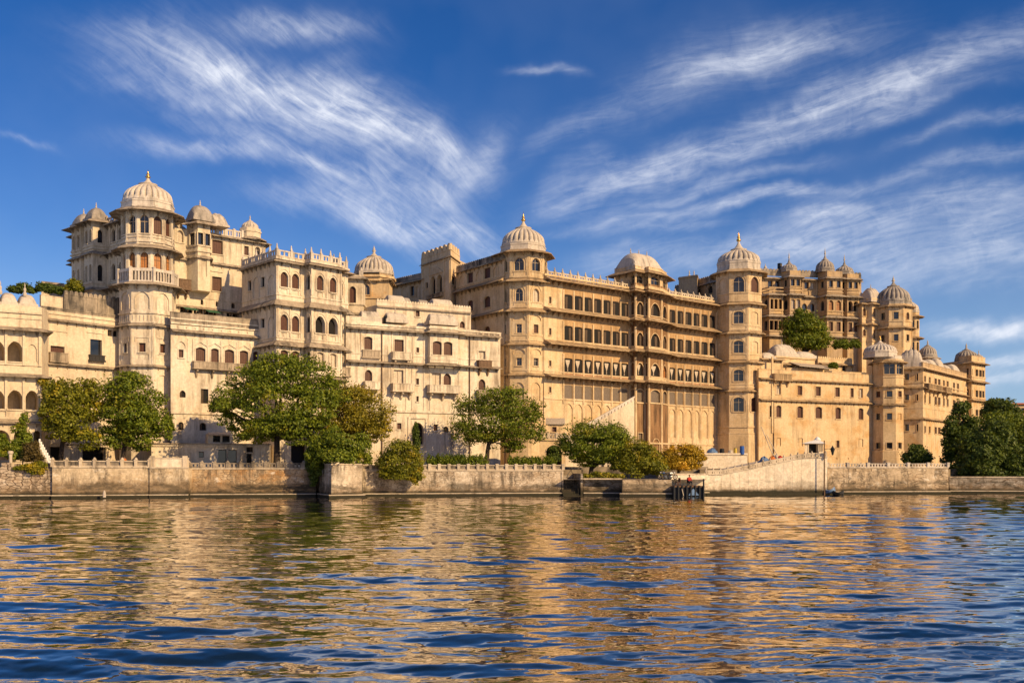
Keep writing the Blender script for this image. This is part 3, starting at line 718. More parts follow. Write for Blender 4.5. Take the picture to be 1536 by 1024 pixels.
# ================================================================ far left: arcaded wing
def arcaded_wing():
    b = Bld('palace_wing', 'low cream wing with cusped arcades and mildewed parapet, left of the tallest tower', 'building', (*P2(60, 130), GZ), 'cream_stucco')
    fa = Face(P2(-110, 121), P2(63, 128), Z0, 1); zt = fa.z(30, 458); zeave = fa.z(30, 490)
    a0, a1 = P2(-110, 121), P2(63, 128); back = Vector((-3.5, 16))
    e0, e1 = P2(64, 131.5), P2(190, 141)
    fs = b.shell([a0, a1, Vector((a1.x - 1.2, a1.y + 4.6)), a1 + back, a0 + back], Z0, zt, (0, 1))
    f = fs[0]
    wide = [(-79, -58), (-48, -25), (-18, 7), (11.5, 33.5), (39, 57)]
    r1 = b.row(f, wide[:4], 22, 512, 542, 'o', 4); b.row(f, [(41, 55)], 48, 516, 542, 'b', 4)
    b.row(f, wide, 22, 585, 614, 'o', 4)
    b.row(f, [(-85, -58), (-50, -21), (-14, 14), (21, 45), (51, 60)], 30, 646, 690, 'o', 2)
    for (u, y0, y1) in ((0, 494, 548), (0, 568, 614)):
        b.strips(f, [-83, -53, -22, 9, 35.5, 59.5], f.z(30, y1), f.z(30, y0), .30, .22)
    for (y, ov, h) in ((496, 1.0, .5), (565, .9, .45), (634, .5, .25)): b.eave([f.at(-110), f.at(63), f.at(63) + f.n * -4], f.z(30, y), ov, h)
    for (y, h, o) in ((470, .25, .25), (478, .2, .12), (548, .25, .15), (616, .2, .12), (629, .3, .2)): b.band([f.at(-110), f.at(63)], f.z(30, y), h, o)
    for px in (-45, 0, 45): b.panel(f, px - 9, px + 9, 30, 617, 628, 0)
    for (a, c) in ((-52, -26), (-24, 1.5), (2, 28), (29.5, 57)):
        m = f.at((a + c) / 2, -3.0); b.vault(m, f.rz(), abs(f.u(c) - f.u(a)) * .97, 5.0, f.z(30, 434) - zt - .5, zt, 'dome_lime', 0, .35, 0)
    # plain part with single windows, up to the tower
    hz = Face(e0, e1, Z0, 1); z2 = hz.z(120, 471)
    g = b.shell([e0, e1, e1 + Vector((-8, 12)), e0 + Vector((-8, 12))], Z0, z2, (0, 3))[0]
    b.row(g, [(76, 96)], 86, 520, 541, 's', 0); b.row(g, [(135.5, 152)], 143, 510, 541, 'd', 0)
    b.row(g, [(162, 168), (169.5, 175.5)], 168, 496, 504.5, 'c', 0, False)
    b.balcony(g, 73, 99, 86, 529, 544, .5, brackets=0); b.balcony(g, 133, 155, 143, 532.5, 542.5, .45, 'iron', 0)
    for (a, c, y0, y1) in ((69, 101, 497, 516), (130, 157, 500, 507)): b.band([g.at(a), g.at((a + c) / 2), g.at(c)], g.z((a + c) / 2, y0), .14, .12)
    b.panel(g, 80, 94, 86, 564, 590); b.panel(g, 132, 150, 140, 566, 592)
    b.row(g, [(72, 93), (124, 158), (191, 209)], 120, 671, 694, 'h', 0); b.row(g, [(100, 108)], 104, 650, 668, 'c', 0)
    b.eave([g.at(64), g.at(190)], g.z(120, 485), .55, .3); b.eave([g.at(64), g.at(190)], g.z(120, 549.5), .5, .3)
    b.band([g.at(64), g.at(190)], g.z(120, 476), .22, .15); b.band([g.at(64), g.at(190)], g.z(120, 666), .25, .25)
    mb = MB(); sweep(mb, [g.at(64, -.1), g.at(190, -.1)], [(0, z2), (0, z2 + .35), (.08, z2 + .35), (.08, z2 + .5), (-.4, z2 + .5), (-.4, z2)]); b.part('coping', mb, 'mildew_shade_wall')
    b.parapet([g.at(98, -.3), g.at(190, -.3)], z2 + .5, g.z(140, 447) - z2 - .5, .3, mat='mildew_shade_wall', scallop=.7)
    b.parapet([g.at(65, -.6), g.at(97.5, -.6)], z2 + .5, g.z(80, 444) - z2 - .5, .4)
    for px, py in ((2, 418), (39, 423)):
        fm = MB(); q = f.at(px, -1.2); fm.lathe((q.x, q.y, zt + 1.4), [(.2, 0), (.26, .3), (.14, .6), (.2, .9), (.06, 1.2), (.09, 1.35), (.01, 1.8)], 8); b.part('finial', fm, 'stone_finial')
    b.finish()
arcaded_wing()

# ================================================================ octagonal towers
def oct_tower(name, label, px, Y, half, phi, levels, dome, mat, eave_mat, upper=None):
    """levels: from the top, dicts with eave (py, overhang, height) and rows [(ytop, ybot, width m, kinds per facet -2..2, arch)]"""
    c = P2(px, Y); r = half / F_PX * Y; yf = Y - r * .95
    b = Bld(name, label, 'tower', (c.x, c.y, GZ), mat, eave_mat)
    return b, c, r, yf

# the tallest, at the left
def left_tower():
    px, Y = 222, 141.0; c = P2(px, Y); r = 37.5 / F_PX * Y; yf = Y - r
    z = lambda py: Z_(py, yf)
    b = Bld('domed_tower', 'tallest octagonal tower with white balcony and ribbed white dome with golden finial', 'tower', (c.x, c.y, GZ), 'white_stucco')
    b.hood = .75; phi = 8.4
    q8 = ngon(c, r, 8, phi); q12 = ngon(c, r * .95, 12, phi + 4)
    zsplit = z(423)
    f8 = b.shell(q8, Z0, zsplit, range(8)); f12 = b.shell(q12, zsplit - .02, z(309), range(12))
    for k in range(-3, 4):
        f = f12[k % 12]
        b.window(f, f.L / 2 - .55, f.L / 2 + .55, z(349), z(322), 's' if k > 0 else 'g', 1)
        b.window(f, f.L / 2 - .50, f.L / 2 + .50, z(402), z(378), 'n', 1)
        if True:
            b.strips_u = None
            for u in (.04, f.L - .04): f.box(b.wall, u - .13, u + .13, z(370), z(314), -.05, .09); f.box(b.wall, u - .13, u + .13, z(424), z(376), -.05, .09)
    for k in range(-2, 3):
        f = f8[k % 8]; m = f.L / 2
        b.window(f, m - .95, m + .95, z(463), z(437), 'b', 1); b.window(f, m - .28, m + .28, z(457.5), z(449), 'g' if k < 0 else 'p', 0, sur=False) if False else None
        b.window(f, m - .4, m + .4, z(527.5), z(515), 's', 0)
        b.window(f, m - .85, m + .85, z(539.5), z(531), 'b', 0, sur=False)
        b.window(f, m - .8, m + .8, z(600), z(561), 'b', 1)
        for s_ in (.12, f.L - .12): f.box(b.wall, s_ - .1, s_ + .1, z(545), z(490), -.04, .07)
        f.box(b.wall, m - .98, m + .98, z(506.5), z(504.5), -.02, .09); f.box(b.wall, m - .98, m - .86, z(512), z(506), -.02, .09); f.box(b.wall, m + .86, m + .98, z(512), z(506), -.02, .09)
        for s_ in np.linspace(.25, f.L - .25, 6): f.box(b.wall, s_ - .05, s_ + .05, z(482), z(472), -.02, .10)
    b.eave(q12, z(316), 1.35, .75, True, name='eave'); b.eave(q12, z(372), 1.15, .7, True)
    b.eave(q8, z(427), 1.15, .55, True); b.eave(q8, z(488), .5, .3, True); b.eave(q8, z(549), .45, .28, True)
    for (q, y, h, o) in ((q12, 355, .25, .12), (q12, 362, .3, .2), (q12, 407, .2, .1), (q8, 432, .2, .12), (q8, 470, .18, .18), (q8, 484, .25, .12), (q8, 621, .25, .15), (q8, 666, .3, .25)): b.band(q, z(y), h, o, True)
    b.railing(offset_poly(q8, .22, True), z(424.5), z(402) - z(424.5), 3.2, True, 'dome_white', .1, True, name='balcony', inset=.1, finial=False)
    mb = MB(); sweep(mb, q8, [(-.05, z(424.5)), (.3, z(424.5)), (.3, z(422.8)), (-.05, z(422.8))], True); b.part('balcony_floor', mb, 'eave_stone')
    b.dome(c, z(309) + .05, r * .925, z(266) - z(309), z(266) - z(309), mat='dome_white') if False else b.dome(c, z(309) + .02, r * .94, z(266.5) - z(309), 20, 'dome_white', (z(250) - z(267)) * 1.2, 1.05, phi=phi)
    b.finish()
left_tower()

def mid_tower():
    px, Y = 785, 168.0; c = P2(px, Y); r = 33.2 / F_PX * Y; yf = Y - r; z = lambda py: Z_(py, yf)
    b = Bld('domed_tower', 'octagonal domed tower with glazed top storey, at left end of the gallery front', 'tower', (c.x, c.y, GZ), 'gold_stucco', 'gold_eave')
    b.hood = .9; phi = -11.5; q = ngon(c, r, 8, phi); fs = b.shell(q, Z0, z(373.5), range(8))
    for k in range(-2, 3):
        f = fs[k % 8]; m = f.L / 2
        b.window(f, m - .78, m + .78, z(405.5), z(386.5), 'g', 1)
        b.window(f, m - .60, m + .60, z(451.5), z(432.5), 'p' if k == 1 else 'g', 1)
        b.window(f, m - .42, m + .42, z(499), z(486.5), 's' if k > 0 else 'g', 0); b.window(f, m - .42, m + .42, z(548), z(537), 'g', 0)
        for (y0, y1) in ((468, 480), (518.5, 531)): b.window(f, m - 1.0, m + 1.0, z(y1), z(y0 + 4), 'b', 1)
        b.window(f, m - .85, m + .85, z(600), z(573), 'b', 1)
        for (y0, y1) in ((415, 378), (463, 423), (513, 469), (559, 519)):
            for s_ in (.14, f.L - .14): f.box(b.wall, s_ - .14, s_ + .14, z(y0), z(y1), -.05, .09)
        for (y0, y1) in ((414, 408.5), (459.5, 454.5)): f.box(b.wall, m - .9, m + .9, z(y0), z(y1), -.02, .06)
    b.eave(q, z(378.5), 1.15, .6, True); b.eave(q, z(422), .95, .6, True); b.eave(q, z(467), .85, .6, True); b.eave(q, z(516.5), .55, .4, True); b.eave(q, z(562), .45, .35, True)
    for (y, h, o) in ((408, .2, .08), (416, .3, .14), (454, .2, .08), (461, .3, .12), (503, .25, .1), (511, .3, .14), (556, .25, .1), (640, .3, .15)): b.band(q, z(y), h, o, True)
    b.dome(c, z(373.5), r * .955, z(334.5) - z(373.5), 20, 'dome_lime', (z(314) - z(335)) * 1.05, 1.1, phi=phi, gilt=True)
    b.finish()
mid_tower()

def right_tower():
    px, Y = 1108, 195.0; c = P2(px, Y); r = 32.6 / F_PX * Y; yf = Y - r; z = lambda py: Z_(py, yf)
    b = Bld('domed_tower', 'octagonal domed tower with mostly blind arches, at right end of the gallery front', 'tower', (c.x, c.y, GZ), 'gold_stucco', 'gold_eave')
    b.hood = .8; phi = -13.0; q = ngon(c, r, 8, phi); fs = b.shell(q, Z0, z(402.5), range(8))
    for k in range(-2, 3):
        f = fs[k % 8]; m = f.L / 2
        b.window(f, m - 1.0, m + 1.0, z(437.6), z(414.5), {0: 'g', 1: 's', 2: 's'}.get(k, 'b'), 1)
        for (a, d) in ((485, 467), (529, 511), (571.6, 554.5)): b.window(f, m - .88, m + .88, z(a), z(d), 'g' if k == 0 else 'b', 3)
        b.window(f, m - .95, m + .95, z(617), z(596), 'g' if k == 0 else ('s' if k == 1 else 'b'), 3)
        if k == 0: b.window(f, m - .75, m + .75, z(679), z(664), 'h', 2)
        if k == 1: b.window(f, m - .55, m + .55, z(681), z(667), 'b', 0)
        for (y0, y1) in ((440, 409), (497, 459), (541, 503), (584, 546)):
            for s_ in (.16, f.L - .16): f.box(b.wall, s_ - .16, s_ + .16, z(y0), z(y1), -.05, .08)
    b.eave(q, z(407.5), 1.0, .6, True); b.eave(q, z(456.5), .85, .55, True); b.eave(q, z(500), .75, .55, True); b.eave(q, z(543.5), .6, .45, True); b.eave(q, z(586.5), .5, .4, True)
    for (y, h, o) in ((440, .25, .12), (452, .3, .14), (489, .2, .1), (495, .25, .14), (532, .2, .1), (539, .25, .14), (577, .2, .1), (582, .25, .14), (641, .35, .16), (651, .3, .18)): b.band(q, z(y), h, o, True)
    mb = MB(); q2 = ngon(c, r * 1.04, 8, phi); sweep(mb, q2, [(-.4, Z0), (.12, Z0), (0, z(652)), (-.4, z(648))], True); b.part('plinth', mb, 'gold_stucco')
    b.dome(c, z(402.5), r * .955, z(368) - z(402.5), 20, 'dome_lime', (z(344.5) - z(369)) * 1.05, 1.55, phi=phi)
    b.finish()
right_tower()

# ================================================================ tall block behind the left tower
def upper_left_block():
    b = Bld('palace_block', 'tall weathered block with jutting bay windows behind the tallest domed tower', 'building', (*P2(200, 155), GZ), 'cream_stucco')
    A, B_, C_, D_ = P2(112, 156), P2(197, 144.5), P2(262, 146.5), P2(398, 156.5)
    fl = Face(A, B_, Z0, 1); zt = fl.z(160, 337)
    P = [A, B_, C_ + Vector((0, 1.0)), C_ + Vector((0, 15)), A + Vector((6, 18))]
    s1 = b.shell(P, Z0, zt, (0, 1)); f = s1[0]
    zr = lambda y: f.z(160, y)
    rows = [(zr(366), zr(347), 1), (zr(423), zr(399), 1)]
    for (a, c, d, nw) in ((119, 138, 1.5, 2), (143, 161, 2.0, 2)):
        pts, fs = b.bay(f, f.u(a), f.u(c), zr(448), zr(333), d, .55, [(z0, z1, 'd', 1, nw, .62, 'd') for z0, z1, _ in rows], [])
        b.eave(pts, zr(334) - .2, 1.0, .6); b.eave(pts, zr(383), .5, .5); b.eave(pts, zr(436), .4, .4)
        b.band(pts, zr(371), .3, .12); b.band(pts, zr(376), .2, .2); b.band(pts, zr(427), .3, .12)
        m = (pts[1] + pts[2]) / 2 - f.n * 1.2
        b.vault(m, f.rz(), (pts[2] - pts[1]).length, 2.6, zr(316) - zr(333), zr(331), 'dome_grey', 0, .3, 1)
    b.row(f, [(113.5, 117), (139.2, 142), (168, 173), (178.5, 184)], 160, 347, 366, 'd', 1); b.row(f, [(113.5, 117), (139.2, 142), (168, 173), (178.5, 184)], 160, 399, 423, 'd', 1)
    b.strips(f, [165.5, 175.8, 186], zr(371), zr(341), .35, .12); b.strips(f, [165.5, 175.8, 186], zr(428), zr(392), .35, .12)
    corner = [P[4], A, B_]
    b.eave(corner, zr(341), .9, .6); b.eave(corner, zr(384), .9, .5); b.eave(corner, zr(437), 1.3, .7); b.band([A, B_], zr(372), .3, .12); b.band([A, B_], zr(428), .3, .12)
    b.railing([A, B_], zt, 1.0, 2.4, finial=True)
    mb = MB(); f.box(mb, f.u(128), f.u(168), zr(340), zr(327), -1.5, -1.1); b.part('parapet', mb, 'mildew_shade_wall')
    # right-hand wall, lit, with its own bay and a corner kiosk
    h = Face(C_, D_, Z0, 1); ht = h.z(313, 350)
    g = b.shell([C_, D_, D_ + Vector((-7, 12)), C_ + Vector((-7, 12))], Z0, ht, (0, 1))[0]
    b.row(g, [(265.5, 274.5)], 270, 346, 363.5, 'p', 1); b.row(g, [(318.5, 333.5)], 325, 361, 381, 's', 0); b.row(g, [(366.5, 372.5)], 370, 370, 383, 's', 0); b.row(g, [(383, 389.5)], 386, 371, 383, 'g', 2)
    b.row(g, [(318.5, 332)], 325, 416, 436.5, 's', 0); b.band([g.at(316), g.at(325), g.at(334)], g.z(325, 408), .18, .14)
    b.row(g, [(301, 305), (323.5, 327), (347.5, 352.5)], 325, 452, 459.5, 'c', 2, False)
    b.row(g, [(340, 347.5), (349.5, 357)], 348, 470.5, 480.5, 'c', 0)
    b.row(g, [(271, 288), (291, 304), (306, 324)], 300, 464, 473, 'c', 0, False)
    zg = lambda y: g.z(313, y)
    pts, fs = b.bay(g, g.u(280), g.u(313.5), zg(441), zg(338), 2.1, .8, [(zg(373.5), zg(357), 'd', 0, 2, .95, 'd')], [])
    b.eave(pts, zg(344), .8, .6); b.eave(pts, zg(393), .4, .4); b.band(pts, zg(376), .25, .15); b.band(pts, zg(384), .3, .2)
    fs[1].ops.append((fs[1].L * .3, fs[1].L * .72, zg(420), zg(394), 0, .15, True))
    m = (pts[1] + pts[2]) / 2 - g.n * 1.35
    b.vault(m, g.rz(), 3.3, 3.0, zg(316) - zg(337), zg(338), 'dome_grey', 0, .4, 1); b.vault(m + g.d * 2.6, g.rz(), 2.6, 3.0, zg(321) - zg(340), zg(342), 'dome_lime', 4, .3, 0)
    b.eave([g.at(262), g.at(280)], g.z(270, 337), .8, .4); b.eave([g.at(313.5), g.at(398), g.at(398) + Vector((-3, 5))], zg(353), .7, .4); b.eave([g.at(262), g.at(398)], zg(395), .45, .35); b.eave([g.at(262), g.at(398)], zg(464.5), .5, .35)
    b.band([g.at(313.5), g.at(398)], zg(358), .3, .1); b.band([g.at(280), g.at(398)], zg(449), .2, .08)
    b.strips(g, [336, 363, 380, 396.5], zg(392), zg(356), .3, .1)
    b.railing([g.at(313), g.at(364)], ht, zg(338.5) - ht, 1.6, mat='dome_white', finial=False, post_h=.15)
    b.balcony(g, 263.5, 281, 270, 420, 436, 1.3, 'old_wood', 2)
    # corner kiosk
    k = g.at(380.5, -1.2); ky = k.y - 1.4; zk = lambda y: Z_(y, ky); q = ngon(k, 15 / F_PX * k.y, 8, 20)
    b.shell(q, ht - .05, zk(341), ()); b.eave(q, zk(358) - .1, .75, .5, True); b.band(q, zk(347), .2, .12, True)
    b.dome(k, zk(344), 1.3, zk(329) - zk(344), 12, 'dome_lime', zk(321) - zk(330), .35, gilt=False)
    b.finish()
    # awnings on the terrace
    for (a, c, y, lab) in ((271, 290, 463.5, 'small dark green awning in the shade beside the tallest tower'), (305, 326, 464, 'dark green awning in the shade above the mildewed terrace parapet')):
        p, q_ = g.at(a, .25), g.at(c, .25); zz = g.z(300, y); o = thing('awning', lab, 'awning', (p.x, p.y, zz - 1))
        mb = MB(); n_ = Vector((g.n.x, g.n.y, 0)); P0, P1 = Vector((p.x, p.y, zz)), Vector((q_.x, q_.y, zz))
        A = [P0, P1, P1 + n_ * 1.6 + Vector((0, 0, -.55)), P0 + n_ * 1.6 + Vector((0, 0, -.55))]
        mb.hexa([tuple(v) for v in A] + [tuple(v + Vector((0, 0, .07))) for v in A])
        link('canvas', mb.mesh('canvas', 'green_canvas', (p.x, p.y, zz - 1)), o)
        fr = MB()
        for v in (A[2], A[3]): fr.tube([v, v + Vector((0, 0, -1.7))], [.04, .04], 6)
        link('frame', fr.mesh('frame', 'iron', (p.x, p.y, zz - 1)), o)
upper_left_block()

# ================================================================ terrace between the left tower and the white block
def terrace_wing():
    b = Bld('terrace_wing', 'low wing with hooded windows and mildewed roof terrace, right of the tallest tower', 'building', (*P2(325, 142), GZ), 'white_stucco')
    p0, p1 = P2(256, 138), P2(395, 146.4)
    f = Face(p0, p1, Z0, 1); zt = f.z(325, 492); z = lambda y: f.z(325, y)
    f = b.shell([p0, p1, p1 + Vector((-3, 9)), p0 + Vector((-3, 9))], Z0, zt, (0,))[0]
    b.row(f, [(294, 307.5), (317, 327.5), (337.5, 350.5), (360, 371.5), (380, 389)], 325, 523.5, 544, 's', 3)
    b.row(f, [(268.5, 274.5)], 271, 525, 536, 's', 0); b.panel(f, 265, 278, 271, 512, 522)
    for a in (300.7, 322, 344, 365.5): # hood mouldings
        u = f.u(a)
        for s_ in (-1, 1):
            p = [f.pt(u, z(513.5), .14), f.pt(u + s_ * .95, z(519), .14), f.pt(u + s_ * .95, z(521), .14), f.pt(u, z(515.5), .14)]
            w = [f.pt(u, z(513.5), -.02), f.pt(u + s_ * .95, z(519), -.02), f.pt(u + s_ * .95, z(521), -.02), f.pt(u, z(515.5), -.02)]
            b.wall.hexa(p + w)
    b.strips(f, [282, 290, 312, 332, 355.5, 376], z(545), z(511), .25, .1)
    b.balcony(f, 288, 392, 340, 545, 556.5, .9, brackets=5, name='balcony')
    mb = MB(); b.parapet([p0, p1], zt, z(474.5) - zt, .35, mat='mildew_shade_wall', name='parapet')
    b.eave([p0, p1], z(502), .7, .4); b.band([p0, p1], z(491), .25, .2); b.band([p0, p1], z(484), .2, .1); b.band([p0, p1], z(622), .3, .2)
    for px in np.linspace(266, 384, 10): b.row(f, [(px - 1, px + 1)], 325, 494.5, 497, 'b', 0, False)
    b.row(f, [(270, 278)], 274, 586, 596, 'c', 1, False); b.row(f, [(302, 312)], 307, 584, 605, 'c', 0, False); b.row(f, [(268, 275), (300, 309)], 290, 634, 645, 'c', 2, False)
    b.finish()
terrace_wing()

# ================================================================ white bay-fronted block
def white_block():
    b = Bld('palace_block', 'white stucco block with two projecting window bays and cusped arches, behind the broadest tree', 'building', (*P2(440, 146), GZ), 'white_stucco')
    b.hood = .62
    L0, C0, R0 = P2(363, 149.6), P2(414.7, 142), P2(522, 151.4)
    g = Face(C0, R0, Z0, 1); z = lambda y: g.z(430, y); zt = z(391)
    fl, f, fr = b.shell([L0, C0, R0, R0 + Vector((-6, 7)), L0 + Vector((6, 5))], Z0, zt, (0, 1, 2))[:3]
    # bay
    u0, u1 = f.u(457.5), f.u(503.5)
    zb, zr = z(560), z(394)
    pts, fs = b.bay(f, u0, u1, zb, zt - .02, 1.5, .0, [], [])
    W = fs[1]
    for (yt, yb, yt2, kinds, ar) in ((409, 431, 411, 'sss', 1), (472.5, 496, 474, 'ssh', 1), (526, 546, 528, 'spp', 3)):
        z1, z0 = z(yt), z(yb)
        for (a, c) in ((421, 431.6), (438, 448.2)): b.window(f, f.u(a), f.u(c), z0, z1, kinds[0], ar)
        for (a, c) in ((504.5 if False else 506, 513.5),): b.window(f, f.u(a), f.u(c), z0, z1, kinds[2] if kinds[2] != 's' else 's', 4 if kinds[2] == 'h' else ar)
        side = fs[0]; b.window(side, side.L * .3, side.L * .8, z0, z1, 'd', ar, sur=False)
        L = W.L
        for i in range(2):
            uc = L * (.29 + .42 * i); ww = 1.12 if kinds[2] != 'h' else 1.62
            b.window(W, uc - ww / 2, uc + ww / 2, z0, z1 + (.2 if kinds[2] == 'h' else 0), {'h': 'o'}.get(kinds[2], kinds[2]) if kinds[2] != 'h' else 'h', 4 if kinds[2] == 'h' else ar)
        for u in (.12, L / 2, L - .12): W.box(b.wall, u - .13, u + .13, z0 - .9, z1 + 1.0, -.05, .1)
        for px in (417, 434.8, 452, 517): u = f.u(px); f.box(b.wall, u - .13, u + .13, z0 - .9, z1 + 1.0, -.05, .1)
        for px in (421.5, 438.5): b.window(f, f.u(px), f.u(px + 9.3), z0 - .95, z0 - .3, 'b', 0, sur=False)
        for i in range(2): b.window(W, L * (.29 + .42 * i) - .5, L * (.29 + .42 * i) + .5, z0 - .95, z0 - .3, 'b', 0, sur=False)
    for (a, c) in ((372.5, 377), (391.5, 397)):
        b.row(fl, [(a, c)], 394, 416.5, 431, 'd', 0); b.row(fl, [(a, c)], 394, 478.5, 492, 'd', 0)
    for (y0, y1) in ((413, 445), (475, 508)): b.panel(fl, 402, 411, 406, y0, y1); b.panel(fl, 379.5, 388.5, 386, y0 + 2, y1)
    plan = [L0, C0, pts[0], pts[1], pts[2], pts[3], R0, R0 + Vector((-2, 2.4))]
    for (y, ov, h) in ((395, .75, .4), (459, .65, .9), (519, .75, .8), (565, .5, .3)): b.eave(plan, z(y), ov, h)
    for (y, h, o) in ((390.5, .35, .2), (444, .2, .1), (508, .2, .1), (552, .25, .1)): b.band(plan, z(y), h, o)
    b.parapet(plan, zt, .5, .35, name='parapet'); b.railing(plan, zt + .5, z(376) - zt - .5, 2.0, mat='dome_white', post_h=.8, name='railing', inset=.2)
    b.row(f, [(437, 460)], 445, 667, 697, 'h', 0, False)  # dark opening added where the wall is only in shade
    # stepped side panel towards the middle block
    b.balcony(f, 506, 521, 512, 551, 565, .8, brackets=2)
    b.finish()
white_block()

# ================================================================ square domed pavilion behind
def roof_tower():
    c = P2(561, 172); yf = 168.8; z = lambda y: Z_(y, yf)
    b = Bld('domed_pavilion', 'square rooftop tower with a wide ribbed dome rising behind the middle block', 'tower', (c.x, c.y, GZ), 'ochre_stucco', 'gold_eave')
    q4 = [c + Vector(v) for v in ((-2.6, -2.6), (2.9, -2.6), (2.9, 2.6), (-2.6, 2.6))]
    fs = b.shell(q4, Z0, z(418), (0, 3)); f = fs[0]; b.row(f, [(545, 554)], 549, 427, 442, 'g', 1)
    b.strips(f, [540.5, 557], z(446), z(421), .3, .15); b.eave(q4, z(419), .5, .35, True); b.band(q4, z(447), .3, .2, True)
    q = ngon(c, 3.35, 8, 0); b.shell(q, z(421), z(409), ()); b.band(q, z(415.5), .4, .34, True)
    b.dome(c, z(414), 3.35, z(379.5) - z(414), 22, 'dome_lime', (z(364) - z(380)) * 1.0, .8, phi=0, gilt=False)
    b.finish()
    k = P2(539, 158); b = Bld('roof_kiosk', 'slender rooftop kiosk between the white block and the wide ribbed dome', 'kiosk', (k.x, k.y, GZ), 'cream_stucco')
    z = lambda y: Z_(y, 156.6); q = [k + Vector(v) for v in ((-2.6, -1.6), (.75, -1.0), (.75, 1.4), (-2.6, 1.4))]
    fs = b.shell(q, Z0, z(412), (0,)); b.row(fs[0], [(524.5, 533.5)], 529, 430, 455, 's', 1); b.eave(q, z(418), .7, .5, True); b.eave(q, z(472), .7, .4, True); b.band(q, z(457), .3, .2, True)
    fm = MB(); fm.box(k.x + .1, k.x + .7, k.y - .9, k.y - .4, z(412), z(405)); fm.lathe((k.x + .4, k.y - .65, z(405)), [(.3, 0), (.2, .3), (.05, .6)], 8); b.part('finial', fm, 'stone_finial')
    b.finish()
roof_tower()

